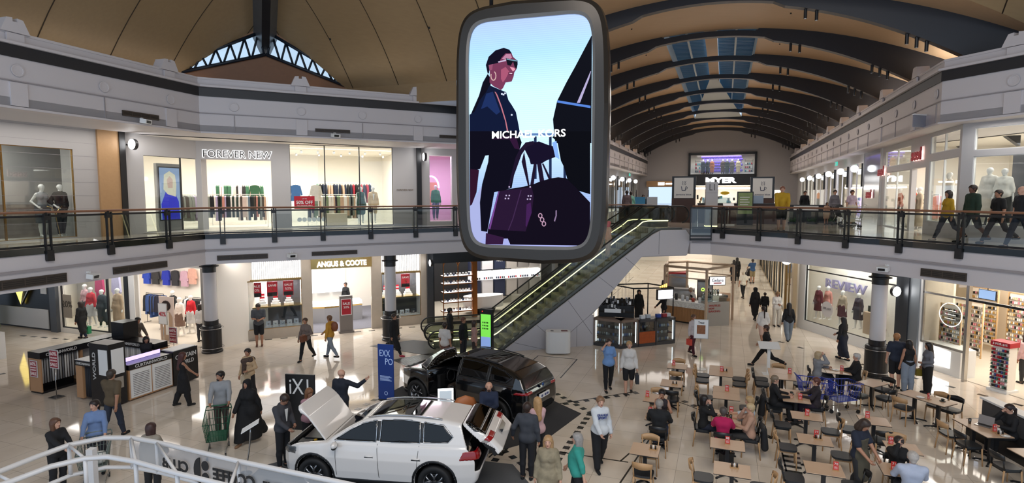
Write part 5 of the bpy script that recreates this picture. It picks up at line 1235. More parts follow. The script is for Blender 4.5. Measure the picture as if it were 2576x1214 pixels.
# ---- upper left: display shop, timber pillar, fashion shop
facade(W1, -4, 9.05, 4.95, 8.72, [(4.2, 8.26, 5.0, 7.97)], PORC, 'wall_left_shopfront')
m = MB(); m.T = FT(W1)
for z in np.arange(5.5, 8.7, .45): m.box(-4, 9.05, -.003, 0, z, z+.008, WHT2)
ob('trim_tile_joints', m, kind='structure')
pane(W1, 4.2, 8.26, 5.0, 7.97, BRASS, mull=(6.2,), r=.02)
room([W1.w(*p)[:2] for p in ((4.1, .2), (4.1, 2.6), (9.6, 2.6), (9.6, 1.5), (8.6, 1.2), (8.6, .2))], 4.95, 8.72, mat('display grey wall', 'a7a5a2', .7), floor=SHOPF)
slight(W1, 6.6, 1.3, 8.4, 1.2, 1.2, 30)
box(W1, 4.2, 8.3, 1.9, 2.3, 4.96, 6.1, mat('marbled stone', '8d8078', .3, noise=.5, nscale=5), 'stone_plinth', 'mottled marble plinth at the back of the left display window', 'plinth')
mann(W1, 7.75, .9, 5.0, 'white mannequin in a pale strap top in the far left display window', top='9a9a9c', bot='56585c', tt='tank', bt='skirt', arms='hips')
mann(W1, 8.2, .7, 5.0, 'white mannequin in a loose black shirt in the far left display window', top='1b1b22', bot='1a1a22', tt='mid', bt='trousers', arms='hips')
m = MB(); m.tube([(-.25, 0, 1.05), (-.1, 0, 1.0), (0, 0, .75), (.12, 0, 0)], .012, GOLD, 6); m.tube([(.22, 0, 1.05), (.08, 0, .9), (0, 0, .72)], .012, GOLD, 6); ob('display_stand', m, None, 'thin Y-shaped gold stand in the far left display window', 'stand', loc=W1.w(7.9, .5, 5.0), rz=W1.a)
t = ob('shop_sign', (lambda m: m.box(-.45, .45, 0, .02, -.12, .12, mat('display grey wall')))(MB()), None, 'small amber lit sign on the wall of the far left display window', 'sign', loc=W1.w(5.6, 2.55, 6.75), rz=W1.a); text('KAI', .16, mat('amber letters', 'ffd9b0', .5, em=3), 'lettering', t, (0, -.015, 0))
pillar(W1, 9.05, 9.8, 4.95, 8.72, OAK); pillar(W1, 9.8, 10.02, 4.95, 8.72, BLK, -.12)
roundlamp(W1, 10.15, 8.28, 'round lit lamp on the black pillar left of the fashion shop')
facade(W1, 10.02, 13.62, 4.95, 8.72, [(10.78, 13.35, 5.0, 7.94)], WALLU, 'wall_left_shopfront'); pane(W1, 10.78, 13.35, 5.0, 7.94, BLK, mull=(12.4,), r=.015)
facade(W2, .0, 10.05, 4.95, 8.72, [(.21, 2.93, 4.95, 7.93), (3.7, 8.33, 5.0, 8.69)], WALLU, 'wall_left_shopfront'); pane(W2, 3.7, 8.33, 5.0, 8.69, BLK, mull=(5.2, 6.76), r=.02)
m = MB(); m.T = FT(W2); m.box(2.95, 3.68, -.01, 0, 4.96, 5.6, mat('grey plinth panel', '9a9896', .4)); m.box(8.35, 10.0, -.01, 0, 4.96, 5.6, MATS['grey plinth panel']); m.box(9.5, 9.72, -.14, 0, 4.96, 8.72, BLK); ob('trim_plinth', m, kind='structure')
roundlamp(W2, 9.82, 8.28, 'round lit lamp on the black pillar right of the fashion shop')
SH = [W1.w(10.3, .2)[:2], W1.w(10.3, 6)[:2], W1.w(14, 6)[:2], W2.w(0, 7)[:2], W2.w(9.4, 7)[:2], W2.w(9.4, .2)[:2]]
room(SH, 4.95, 8.72, SHOPW, floor=SHOPF, ceil=SHOPW)
slight(W2, 2, 3.5, 8.5, 4, 3, 130); slight(W2, 6.5, 3.0, 8.5, 4.5, 3, 150); slight(W1, 12.2, 2.5, 8.5, 2, 3, 70)
t = thing('shop_sign', 'back-lit thin capital lettering over the open fashion shop entrance', 'sign', W2.w(1.63, -.05, 8.17), W2.a)
text('FOREVER NEW', .34, mat('halo glow', 'ffffff', em=1.3), 'glow', t, (0, .03, 0), width=2.72, bold=.03, depth=.004); text('FOREVER NEW', .3, mat('dark letters', '3a3634', .5), 'lettering', t, (0, -.03, 0), width=2.66, depth=.012)
t = thing('shop_sign', 'small bronze lettering on the pale wall right of the tall window', 'sign', W2.w(8.92, -.01, 6.68), W2.a); text('FOREVER NEW', .09, mat('bronze letters', '7a6a58', .4), 'lettering', t, (0, -.01, 0), width=.82)
t = ob('sale_poster', (lambda m: m.box(-.44, .44, 0, .01, -.3, .28, RED))(MB()), None, 'red 50% OFF poster on the tall shop window', 'poster', loc=W2.w(4.28, .02, 6.1), rz=W2.a)
text('50% OFF', .15, WT, 'lettering', t, (0, -.01, 0), width=.7, bold=.02); text('UP TO', .05, WT, 'lettering', t, (0, -.01, .16)); text('THE ORIGINAL PRICE', .045, WT, 'lettering', t, (0, -.01, -.15), width=.68)
for i in range(6): m = MB(); m.lathe([(0, 0), (.1, 0)], mat('frosted dot', 'd7e2e6', .5), 16); m.v = [(x, -.005, y_) for x, y_, z_ in m.v]; ob('window_sticker', m, None, 'round frosted dot in the row at the foot of the tall shop window', 'sticker', 'window dots', loc=W2.w(4.05+.21*i, .05, 5.32), rz=W2.a)
t = thing('digital_display', 'tall screen of a blonde woman in blue inside the shop\'s left window', 'screen', W1.w(12.4, .7, 4.96), W1.a)
m = MB(); m.box(-.56, .56, 0, .15, 0, 2.75, mat('display surround', '8f9092', .4)); ob('surround', m, t); m = MB(); m.box(-.5, .5, -.01, 0, .42, 2.62, BKP); d = ob('panel', m, t)
def pic(par, pts, col, y, em=1.0): m = MB(); m.add([(x, y, z) for x, z in pts], [tuple(range(len(pts)))], mat('picture '+col, '000000' if em else col, .5, em=em, emcol=col)); return ob('picture', m, par)
pic(d, [(-.46, .46), (.46, .46), (.46, 2.58), (-.46, 2.58)], '7f93b0', -.012); pic(d, [(-.4, .46), (.42, .46), (.38, 1.2), (.2, 1.6), (-.2, 1.6), (-.42, 1.1)], '2a2fae', -.014); pic(d, [(-.12, 1.5), (.25, 1.4), (.3, 1.9), (.25, 2.3), (0, 2.45), (-.25, 2.3), (-.3, 1.7)], 'c4bda6', -.016); pic(d, [(-.1, 1.75), (.12, 1.75), (.14, 2.1), (.0, 2.25), (-.13, 2.1)], 'b79a8c', -.018)
rack(W2, .3, 2.8, 1.6, 4.96, 1.5, 'white rail of coats and tops just inside the fashion shop entrance', 'garment on the rail inside the fashion shop entrance')
rack(W2, .4, 2.8, 4.2, 4.96, 2.0, 'white rail at the back of the fashion shop', 'garment on the rear rail of the fashion shop', ['f0c0b8', 'e8b7a8', 'f2d9cc', '2f5a40', '1a1a1a'])
rack(W1, 13.0, 14.6, 1.6, 4.96, 1.5, 'white rail of clothes beside the blue digital screen', 'garment on the rail beside the digital screen', ['b9a6c4', '4a4038', '8c8f86', 'd9c2b4'])
rack(W2, 4.6, 7.0, 1.9, 4.96, 1.5, 'white rail behind the tall shop window', 'garment on the rail behind the tall shop window', ['1a1a1c', 'e8ded2', '8c8f86', '3a2a3a', 'c8a58a', '7b8a6a'])
rack(W2, 5.2, 8.0, 3.6, 4.96, 2.1, 'high white rail deeper behind the tall shop window', 'garment on the high rail behind the tall shop window', ['c8a58a', '1c2438', 'a02030', '1a1a1c', '4a6a50'], step=.14)
for s, c, l in ((4.0, '2f6fb0', 'blue jumper on display behind the red poster'), (4.9, 'e5d9c6', 'cream cardigan on display behind the tall window'), (2.3, '3d6b4c', 'green jacket hung facing out in the fashion shop')): front_garment(W2, s, 1.0 if s > 3 else 2.6, 6.9, c, l)
mann(W2, 6.95, .9, 5.05, 'headless-looking mannequin in a green dress with a red sleeve in the tall window', top='2f5048', bot='243d36', tt='vest', bt='mini'); mann(W2, 7.55, .9, 5.05, 'mannequin in a beige jacket and shorts in the tall window', top='cbb491', bot='c2a983', tt='jacket', bt='shorts', opens=True)
box(W2, 5.3, 6.3, .9, 1.4, 4.97, 5.55, mat('display cube', 'd9cbb8', .6), 'display_cube', 'pale display cube on the floor of the tall shop window', 'cube')
down(W2, np.arange(.6, 9, .75), 1.6, 8.55, 'small white ceiling spotlight in the fashion shop', 'fashion shop spotlights')
down(W2, np.arange(1.0, 9, 1.1), 3.6, 8.55, 'small white ceiling spotlight deeper in the fashion shop', 'rear fashion shop spotlights')
# pink shop and wall behind the screen
PINK = mat('pink shop wall', 'c9a4c4', .6)
facade(W2, 10.05, 17.6, 4.95, 8.72, [(10.15, 11.35, 5.1, 8.4), (11.6, 14.4, 4.95, 8.4)], WALLU, 'wall_left_shopfront'); pane(W2, 10.15, 11.35, 5.1, 8.4, WT, r=.025)
room([W2.w(*p)[:2] for p in ((10.1, .2), (10.1, 5), (15, 5), (15, .2))], 4.95, 8.72, PINK, floor=SHOPF, ceil=SHOPW); slight(W2, 11.6, 2, 8.4, 2.5, 2.5, 90, (1, .8, .95))
mann(W2, 10.72, .8, 5.15, 'mannequin in a green jacket and blue jeans in the pink-lit window', top='2f7a58', bot='6f7f9c', tt='jacket', bt='trousers')
m = MB(); m.tube([(.42*cos(a), 0, .9+.62*sin(a)) if a > 0 else (.42*cos(a), 0, .9) for a in np.linspace(pi, 0, 14)], .05, mat('pink neon', 'ff8be0', .5, em=3), 6); m.box(-.4, .4, .02, .06, 0, 1.2, mat('rose sequins', 'c98a78', .3, noise=.5, nscale=40)); ob('display_arch', m, None, 'rose sequinned arch with pink neon in the pink-lit window', 'arch', loc=W2.w(10.8, 1.8, 5.9), rz=W2.a)
# ---- lower left: bank front, window shop, open clothes shop
BNK = mat('bank black panel', '141312', .3)
facade(LU, -8, 4.35, 0, 3.82, [], BNK, 'wall_left_lower'); m = MB(); m.T = FT(LU); m.box(-8, 4.0, -.04, 0, .08, 1.0, WT); ob('trim_bank', m, kind='structure')
t = thing('bank_sign', 'glowing yellow diamond sign on the black bank front', 'sign', LU.w(2.15, -.1, 2.1), LU.a)
m = MB(); m.plate([(-.35, -.1), (.0, .75), (.6, .35), (.35, -.15), (.1, -.95)], -.05, .05, mat('diamond yellow', 'ffe26a', .5, em=1.6)); ob('diamond', m, t); m = MB(); m.plate([(.1, -.95), (.38, -.15), (.66, .35), (.7, -.2)], -.03, .05, BLK); m.tube([(.12, -.06, -.95), (.7, -.06, -.2), (.4, -.06, -.14), (.12, -.06, -.95)], .02, WT, 4); ob('facet', m, t)
box(LU, 3.55, 3.95, -.03, 0, 1.75, 2.2, WT, 'wall_panel', 'small white notice on the black bank front', 'notice')
pillar(LU, 4.35, 4.8, 0, 3.82, mat('grey pilaster', '55585c', .4), -.15); pillar(LU, 9.25, 9.5, 0, 3.82, BLK, -.05); pillar(LU, 9.5, 9.85, 0, 3.82, WT, -.02)
facade(LU, 4.8, 13.95, 0, 3.82, [(4.9, 9.2, .22, 3.3), (9.85, 13.9, 0, 3.4)], SHOPW, 'wall_left_lower')
pane(LU, 4.9, 9.2, .22, 3.3, BLK, mull=(8.05,), r=.05)
room([LU.w(*p)[:2] for p in ((4.6, .2), (-.5, 4.2), (14.3, 4.2), (14.3, .2))], 0, 3.82, SHOPW, floor=SHOPF, ceil=SHOPW)
slight(LU, 6, 1.2, 3.6, 5, 1.4, 60); slight(LU, 11, 2.2, 3.6, 4.5, 2.4, 80)
mann(LU, 5.4, .8, .28, 'mannequin in a patterned pink top behind the red-jacket one', top='c9a0a4', bot='4a4a50', tt='long', bt='skirt', H=1.9); mann(LU, 6.25, .5, .28, 'white mannequin in a red jacket in the lower left window', top='c02a35', bot='c8c8c8', tt='jacket', bt='skirt', H=1.85)
mann(LU, 7.0, .5, .28, 'white mannequin in a dark checked coat beside the pink coat', top='2f3a40', bot='262626', tt='coat', bt='leggings'); mann(LU, 8.05, .5, .28, 'white mannequin in a beige belted trench coat in the lower left window', top='b29a80', bot='a58c70', tt='coat', bt='trousers', H=1.9)
front_garment(LU, 6.0, 1.1, 2.75, 'c22f63', 'long pink coat hung behind the dark coat mannequin', 1.5); front_garment(LU, 7.0, 1.2, 2.9, 'c6bfe0', 'white and violet patterned dress hung in the lower left window', 1.7)
t = ob('window_poster', (lambda m: m.box(-.3, .3, 0, .01, -.55, .55, mat('taupe poster', '9a8f80', .6)))(MB()), None, 'taupe 20% poster at the left of the lower left window', 'poster', loc=LU.w(5.3, .04, 1.25), rz=LU.a); text('20%', .3, mat('taupe letters', '4d463c', .6), 'lettering', t, (0, -.01, .1))
BLUE = ['2f49b0', '1a1a1c', '2f49b0', '8a9ab8', '1a1a1c']
for i, (s, c, l) in enumerate(((10.35, '3350c0', 'bright blue shirt high on the back wall'), (11.0, '3a3a3c', 'black and white patterned blouse high on the back wall'), (11.75, '2c3cb4', 'royal blue blouse high on the back wall'), (12.4, '35353a', 'black patterned blouse high beside the royal blue one'), (13.05, 'caa4b4', 'pink and white top high on the back wall'), (13.6, 'cf9f8e', 'salmon jumper high at the right of the clothes shop'))): front_garment(LU, s-5.0, 4.0, 2.55 if s < 13.5 else 2.7, c, l, .8)
rack(LU, 6.7, 7.9, 2.9, .02, 1.5, 'black rail of blue floral clothes in the open shop', 'blue or black garment on the left rail of the open shop', ['2f4a80', '1a1a2c', '5a78a0', '1a1a1c'], rackc=BKP); rack(LU, 8.8, 9.7, 2.1, .02, 1.55, 'black rail of black jackets in the open shop', 'black jacket on the middle rail of the open shop', ['141416', '1c1c1e', 'c4a78c'], rackc=BKP); rack(LU, 9.6, 11.0, 2.7, .02, 1.5, 'black rail of dark clothes at the right of the open shop', 'dark garment on the right rail of the open shop', ['1a1a1c', '2b2b30', 'e6e6e6'], rackc=BKP)
mann(LU, 10.9, 1.9, .02, 'mannequin in a red top and checked skirt in the open shop', top='c41f2c', bot='cfcfcf', tt='long', bt='skirt'); mann(LU, 10.9, 1.3, .02, 'mannequin in a white top and brown skirt in the open shop', top='e6ded6', bot='7a6358', tt='long', bt='skirt'); mann(LU, 8.9, 2.6, .02, 'mannequin in a black jacket in the open shop', top='1b1b1d', bot='2a2a2c', tt='jacket')
t = ob('cutout_board', (lambda m: m.plate([(-.42, 0), (.42, 0), (.44, 2.0), (-.44, 2.0)], 0, .03, mat('peach board', 'dcc6ba', .6)))(MB()), None, 'tall cardboard picture board of a curly-haired woman in beige at the shop door', 'board', loc=LU.w(11.15, .45, 0), rz=LU.a)
def p2(par, pts, col, y=-.006): return pic(par, pts, col, y, 0)
p2(t, [(-.36, .05), (.3, .05), (.36, 1.1), (.2, 1.32), (-.2, 1.32), (-.38, 1.0)], 'b8987c'); p2(t, [(-.08, .3), (.12, .3), (.14, 1.3), (-.06, 1.3)], 'e9e2d8', -.009); m = MB(); m.ball((0, -.02, 1.6), .27, mat('picture curls', '2a1c18', .9, noise=.4, nscale=40), 12, (1, .05, .85)); ob('picture', m, t); m = MB(); m.ball((.02, -.03, 1.56), .12, SKIN['dark'], 10, (.85, .05, 1.15)); ob('picture', m, t)
def easel(loc, rz, wd, ht, zb_, label, bg, lines, cat='sign', base=.2, two=False):
    t = thing('standing_sign', label, cat, (*loc, 0), rz); m = MB(); m.lathe([(0, 0), (base, 0), (base, .015), (0, .02)], CHROME, 18, smooth=False); m.tube([(0, 0, 0), (0, 0, zb_)], .014, CHROME, 6); ob('stand', m, t)
    m = MB(); m.box(-wd/2, wd/2, -.012, .012, zb_, zb_+ht, mat('sign frame silver', 'b6b6b4', .3, .6)); m.box(-wd/2+.02, wd/2-.02, -.016, -.012, zb_+.02, zb_+ht-.02, bg); b_ = ob('board', m, t)
    for s_, h_, c_, z_, w_ in lines: text(s_, h_, c_, 'lettering', b_, (0, -.022, zb_+z_), depth=.004, width=w_, bold=.01)
    return t, b_
easel(LU.w(11.75, -.2)[:2], LU.a, .5, .9, .95, 'white framed sign reading 40% in the open shop door', WT, [('40%', .2, RED, .45, .4)])
# ---- lower left: jeweller with two windows and a doorway
facade(W2, .0, 10.3, 0, 3.82, [(1.54, 4.05, .45, 3.6), (4.5, 7.2, 0, 3.5), (7.7, 9.65, .45, 3.6)], BEIGE, 'wall_left_lower'); pillar(W2, 1.12, 1.4, 0, 3.82, BLK, -.15); pillar(W2, .0, 1.12, 0, 3.82, STONE, -.04, .0); pillar(W2, 9.95, 10.25, 0, 3.82, mat('dark grey pillar', '3c3e42', .4), -.15)
t = thing('shop_sign', 'small maroon lettering on the grey stone pier', 'sign', W2.w(.82, -.05, 1.98), W2.a); text('portmans', .1, mat('maroon letters', '7a3038', .5), 'lettering', t, (0, -.01, 0), width=.55)
roundlamp(W2, 10.05, 3.1, 'round lit lamp on the dark pillar left of the escalators', -.45, .17)
FLU = mat('white fluted glow', 'fdfdff', .5, em=1.1); POSR = mat('poster dark red', 'a81226', .5)
def jewel(s0, s1, nm, posters):
    mb = MB(); mb.T = FT(W2); n = int((s1-s0)/.085)
    mb.box(s0, s1, .25, .3, 2.68, 3.6, FLU)
    for i in range(n): mb.box(s0+i*.085, s0+i*.085+.03, .2, .25, 2.68, 3.6, WT)
    mb.box(s0, s1, .15, .8, 2.6, 2.68, GOLD); mb.box(s0, s1, .85, .9, .45, 2.6, mat('display charcoal', '3a3a3e', .5)); mb.box(s0, s1, .15, .85, .4, .45, WT); mb.box(s0, s1, .2, .8, 1.38, 1.42, GOLD); mb.box(s0-.02, s0, .1, .85, .45, 2.6, WT); mb.box(s1, s1+.02, .1, .85, .45, 2.6, WT)
    ob('trim_display', mb, kind='structure'); pane(W2, s0, s1, .45, 2.62, BRASS, r=.02); slight(W2, (s0+s1)/2, .45, 2.56, s1-s0-.3, .3, 35, (1, .97, .95))
    for i, (s, w_) in enumerate(posters):
        t = ob('sale_poster', (lambda m: m.box(-.22, .22, 0, .01, -.33, .33, POSR))(MB()), None, 'hanging red %s poster, %s in the jeweller\'s %s window' % (w_, ('leftmost', 'middle', 'rightmost')[i] if len(posters) > 1 else 'only one', nm), 'poster', loc=W2.w(s, .3, 2.2), rz=W2.a)
        text(w_, .1, WT, 'lettering', t, (0, -.008, .16), width=.34, bold=.02); text('50%' if w_ == 'SALE' else '%', .12, WT if w_ == 'SALE' else GOLD, 'lettering', t, (0, -.008, -.02)); m = MB(); m.box(-.2, .2, -.004, 0, -.32, -.15, BKP); ob('print', m, t)
    k = 0
    for s in np.arange(s0+.3, s1-.1, .56):
        m = MB()
        for j, (r, z) in enumerate(((.2, .0), (.15, .1), (.1, .2))): m.box(-r, r, -.12+.04*j, .15, z, z+.1, WT)
        m.box(-.1, .1, .0, .02, .34, .56, mat('sale red')); m.box(-.1, .1, -.004, 0, .42, .47, WT); m.tube([(0, .01, .3), (0, .01, .35)], .01, CHROME, 4)
        for q in range(7): m.ball((random.uniform(-.18, .18), -.1, .04+random.random()*.2), .018, CHROME, 5)
        k += 1; ob('jewellery_stand', m, None, 'white stepped jewellery stand with a small red card, upper shelf of the %s window' % nm, 'stand', 'upper stands in the %s window' % nm, loc=W2.w(s, .5, 1.42), rz=W2.a)
    for s in np.arange(s0+.18, s1-.05, .3):
        m = MB(); c = random.choice(('dfe6ee', '8fa0b4', '3a4450', 'f4f4f4', 'c9d4dc')); m.cb((0, 0, .12), (.2, .1, .24), mat('display '+c, c, .3), 0, .3); m.ball((0, -.1, .14), .045, CHROME, 8, (1, .3, 1)); m.box(-.12, .12, -.15, .05, 0, .04, WT)
        ob('watch_stand', m, None, 'small watch or jewellery holder, lower shelf of the %s window' % nm, 'stand', 'lower stands in the %s window' % nm, loc=W2.w(s, random.uniform(.4, .6), .46), rz=W2.a)
jewel(1.54, 4.05, 'left', ((2.15, 'SALE'), (2.82, 'SAVE'), (3.5, 'SALE'))); jewel(7.7, 9.65, 'right', ((8.95, 'SAVE'),))
room([W2.w(*p)[:2] for p in ((4.35, .2), (4.35, 6), (9.9, 6), (9.9, 1.0), (7.4, 1.0), (7.4, .2))], 0, 3.82, SHOPW, floor=mat('jeweller carpet', '6f6f78', .9, noise=.3, nscale=30), ceil=SHOPW); slight(W2, 5.9, 2.6, 3.6, 2.4, 3.5, 110, (1, .98, .97))
t = thing('shop_sign', 'glowing white lettering on a gold band over the jeweller\'s doorway', 'sign', W2.w(5.85, -.06, 3.25), W2.a); m = MB(); m.box(-1.38, 1.38, 0, .2, -.22, .26, GOLD); ob('sign_band', m, t); text('ANGUS & COOTE', .26, LEDW, 'lettering', t, (0, -.03, 0), width=2.25, bold=.03, depth=.03)
t = thing('display_counter', 'white curved jewellery counter with gold trim inside the doorway', 'counter', W2.w(5.0, 2.2, 0), W2.a); m = MB(); pl = [(-.5, .3), (.3, .0), (2.2, .2), (2.2, 1.0), (.3, .8), (-.5, 1.1)]; m.prism(pl, 0, .75, mat('counter grey', '9a9a9e', .5)); ob('base', m, t); m = MB(); m.prism(pl, .75, .83, GOLD); ob('trim', m, t); m = MB(); m.prism(pl, .83, 1.0, mat('counter lit white', 'ffffff', .4, em=.8)); ob('showcase', m, t)
for i, s in enumerate((4.6, 5.4, 6.2)): box(W2, s, s+.68, 5.7, 5.9, 1.0, 3.0, mat('wall showcase', 'e9eef4', .3, em=.6), 'wall_showcase', '%s white wall showcase at the back of the jeweller' % ('left', 'middle', 'right')[i], 'showcase')
t = thing('totem_sign', 'grey totem with a red SALE 50% poster in the jeweller\'s doorway', 'sign', W2.w(5.95, -.25, 0), W2.a); m = MB(); GT = mat('totem taupe', '7b736d', .45); m.box(-.29, .29, -.12, .12, 0, 1.75, GT); m.box(-.34, .34, -.16, .16, 0, .1, GT); ob('body', m, t); m = MB(); m.box(-.24, .24, -.13, -.12, .85, 1.62, WT); m.box(-.21, .21, -.135, -.13, .88, 1.59, POSR); q = ob('poster', m, t); text('SALE', .12, WT, 'lettering', q, (0, -.14, 1.4), width=.32, bold=.02); text('50%', .11, WT, 'lettering', q, (0, -.14, 1.23))
# watch and jewellery shop behind the escalators
facade(W2, 10.25, 18.2, 0, 3.82, [(10.35, 17.5, 0, 3.0)], BKP, 'wall_left_lower')
t = thing('shop_sign', 'white lettering on a black band, half hidden by the hanging screen', 'sign', W2.w(14.2, -.03, 3.35), W2.a); text('Michael Hill', .24, LEDW, 'lettering', t, (0, -.02, 0), width=1.9)
room([W2.w(*p)[:2] for p in ((10.3, .2), (10.3, 5.5), (18.6, 5.5), (18.6, .2))], 0, 3.82, mat('shop black wall', '1a1a1e', .5), floor=SHOPF, ceil=mat('shop black wall')); slight(W2, 12.5, 2.5, 3.6, 3.5, 3, 80); slight(W2, 15.6, 2.5, 3.6, 3, 3, 60)
COP = mat('copper frame', 'b0703c', .3, .7)
t = thing('display_cabinet', 'copper framed arched glass cabinet with lit jewellery shelves', 'cabinet', W2.w(10.95, .35, 0), W2.a); m = MB()
for x in (0, .8, 1.62): m.box(x-.02, x+.02, 0, .05, 0, 3.1, COP)
m.box(1.62, 1.85, -.05, .2, 0, 3.4, COP)
for x in (.4, 1.21): m.tube([(x+.39*cos(a), .02, 2.75+.35*sin(a)) for a in np.linspace(0, pi, 12)], .02, COP, 5)
ob('frame', m, t)
for z in (.35, .85, 1.35, 1.8, 2.2):
    m = MB(); m.box(.02, 1.6, 0, .6, z, z+.05, COP); m.box(.04, 1.58, .05, .55, z+.05, z+.06, mat('counter lit white')); 
    for i in range(9): m.cb((.12+.17*i, .2, z+.12), (.09, .08, .14), random.choice((WT, mat('navy box', '2a3350', .5), WT, CHROME)), 0, .2)
    ob('shelf', m, t)
for i, (c, n_) in enumerate((('20253c', 'PANDORA'), ('cfcdd0', 'GUCCI'), ('1f2740', 'HALO'), ('a9a39c', None), ('8f8a86', None), ('b9b4ae', None))):
    t = thing('wall_display', 'wall display with a %s header and lit shelf, number %s from the copper cabinet' % (('dark navy', 'pale grey', 'deep navy', 'taupe', 'grey', 'cream')[i], ('one', 'two', 'three', 'four', 'five', 'six')[i]), 'display', W2.w(13.5+.78*i, 3.2, .5), W2.a)
    m = MB(); m.box(0, .68, 0, .3, 1.6, 2.6, mat('header '+c, c, .5)); ob('header', m, t); m = MB(); m.box(0, .68, -.05, .3, 1.0, 1.5, mat('counter lit white')); 
    for j in range(5): m.cb((.1+.12*j, -.08, 1.1), (.06, .06, .12), random.choice((BKP, mat('navy box'), RED)), 0)
    ob('lit_shelf', m, t); m = MB(); m.box(0, .68, 0, .3, 0, 1.0, mat('header '+c)); ob('base', m, t)
    if n_ and n_ not in ('PANDORA', 'GUCCI'): text(n_, .12, WT, 'lettering', t, (.34, -.01, 2.1), width=.4)
t = thing('display_counter', 'white oval showcase counter seen behind the escalator rails', 'counter', W2.w(13.6, 1.4, 0), W2.a); m = MB(); m.lathe([(0, .3), (.9, .3), (.9, .95), (0, .95)], WT, 24, smooth=False); m.v = [(x*1.3, y_*.6, z) for x, y_, z in m.v]; ob('showcase', m, t); m = MB(); m.lathe([(.6, 0), (.7, .3)], BKP, 20); ob('base', m, t)
# ---- upper right: fashion store on the corner and the corridor shops
GLAZW = mat('store white frame', 'c4c2c2', .45); STG = mat('grey glazed tile', '8f929c', .12)
X = lambda x: 45.2-x   # distance along the wall counted from its near corner
hol = [(X(3.1), X(.2), 5.45, 7.7), (X(3.1), X(.2), 7.95, 8.6), (X(5.2), X(3.5), 4.95, 7.5), (X(9.6), X(5.5), 4.97, 7.5), (X(9.6), X(5.5), 7.75, 8.5), (X(18), X(14.2), 4.97, 8.3), (X(22.5), X(18.5), 4.97, 8.2), (X(27), X(23), 4.97, 8.2), (X(32), X(27.5), 4.97, 8.2), (X(37), X(32.5), 4.97, 8.2), (X(42), X(37.5), 4.97, 8.2)]
facade(RW, 0, 45.2, 4.95, 8.72, hol, GLAZW, 'wall_right_shopfront')
for h in hol:
    if h[2] != 4.95: pane(RW, *h, WT, r=.03, mull=((h[0]+h[1])/2,))
pillar(RW, X(13.9), X(10.2), 4.95, 8.72, STG, -.03, .02)
for x in (10.2, 13.9, 10.0): pillar(RW, X(x+.05), X(x), 4.95, 8.72, WT, -.06)
for x, z, h_, l in ((4.4, 8.05, .55, 'dark red lettering over the corner store\'s side entrance'), (9.9, 7.6, .5, 'small red lettering on the pale corridor wall'), (12.2, 6.5, .5, 'small red lettering on the grey tiled wall')):
    t = thing('shop_sign', l, 'sign', RW.w(X(x), -.1, z), RW.a); text('seed', h_*.9, mat('seed red', '7a1a20', .5, em=.4), 'lettering', t, (0, 0, 0), bold=.02, depth=.04); text('seed', h_*.95, mat('seed glow', 'ffd9d0', .5, em=1.5), 'glow', t, (0, .06, 0), bold=.03, depth=.005)
facade(RD, 0, 12, 4.95, 8.72, [(.35, 5.2, 5.45, 7.65), (.35, 2.8, 7.85, 8.55), (2.9, 5.2, 7.85, 8.55), (5.5, 9, 5.45, 7.65)], GLAZW, 'wall_right_shopfront')
pane(RD, .35, 5.2, 5.45, 7.65, WT, r=.02, mull=(2.0,)); pane(RD, .35, 2.8, 7.85, 8.55, WT, r=.02); pane(RD, 2.9, 5.2, 7.85, 8.55, WT, r=.02); pane(RD, 5.5, 9, 5.45, 7.65, WT, r=.02)
room([RD.w(12, .2)[:2], RD.w(12, 4.5)[:2], RD.w(0, 6)[:2], RW.w(X(10), 5)[:2], RW.w(X(10), .2)[:2]][::-1], 4.95, 8.72, SHOPW, floor=SHOPF, ceil=SHOPW)
slight(RD, 2.5, 2, 8.4, 4, 2.5, 110); slight(RW, X(5), 2.5, 8.4, 5, 2.5, 120); slight(RD, 7, 2, 8.4, 3, 2.5, 50)
box(RD, 1.0, 2.25, .9, .95, 5.4, 7.9, mat('poster grey', '6c6c70', .6), 'photo_panel', 'tall grey photo panel of a dark-coated model in the corner store window', 'panel')
t = [o for o in C.objects if o.name == 'photo_panel'][0]
pic(t, [(.75, .3), (1.2, .3), (1.22, 1.6), (1.05, 1.85), (.8, 1.8), (.68, 1.4)], '20242e', -.01, 0); m = MB(); m.ball((.95, -.02, 2.05), .15, MATS['skin mid'], 10, (.8, .1, 1.15)); m.ball((1.0, -.01, 2.12), .16, BROW, 10, (.9, .1, 1)); ob('picture', m, t)
mann(RD, .55, .6, 5.45, 'white mannequin in a pale coat behind the corner store glass', top='d9d4cc', bot='cfc8bd', tt='coat', H=1.85); mann(RD, 1.0, .5, 5.45, 'mannequin in a white draped shirt behind the corner store glass', top='e6e2da', bot='3a3a3c', tt='mid', H=1.8); mann(RD, 2.25, .5, 5.45, 'mannequin in a navy suit beside the grey photo panel', top='20242e', bot='20242e', tt='jacket', H=1.8)
mann(RW, X(2.2), .4, 5.45, 'white mannequin in a cream dress around the store corner', top='ddd6ca', bot='d2c9bc', bt='longskirt'); mann(RW, X(6.3), .42, 4.97, 'mannequin in a rust red dress in the store side entrance', top='a8442f', bot='a8442f', bt='longskirt'); mann(RW, X(5.3), .35, 4.97, 'mannequin in a beige top and skirt in the store side entrance', top='c4b49c', bot='b3a48c', bt='longskirt'); mann(RW, X(8.6), .45, 4.97, 'mannequin in rust jacket behind the corridor glass', top='9c4a38', bot='3a3030')
mann(RD, .1, 1.6, 5.0, 'mannequin in a blue shirt deeper in the corner store', top='2f4fb8', bot='2a3038')
rack(RW, X(9.2), X(6.6), 1.4, 4.96, 1.5, 'white rail of rust and pink clothes in the corridor store', 'garment on the rail in the corridor store', ['9c4a38', 'c9897a', 'e8ded2', '6b3a30'], step=.14)
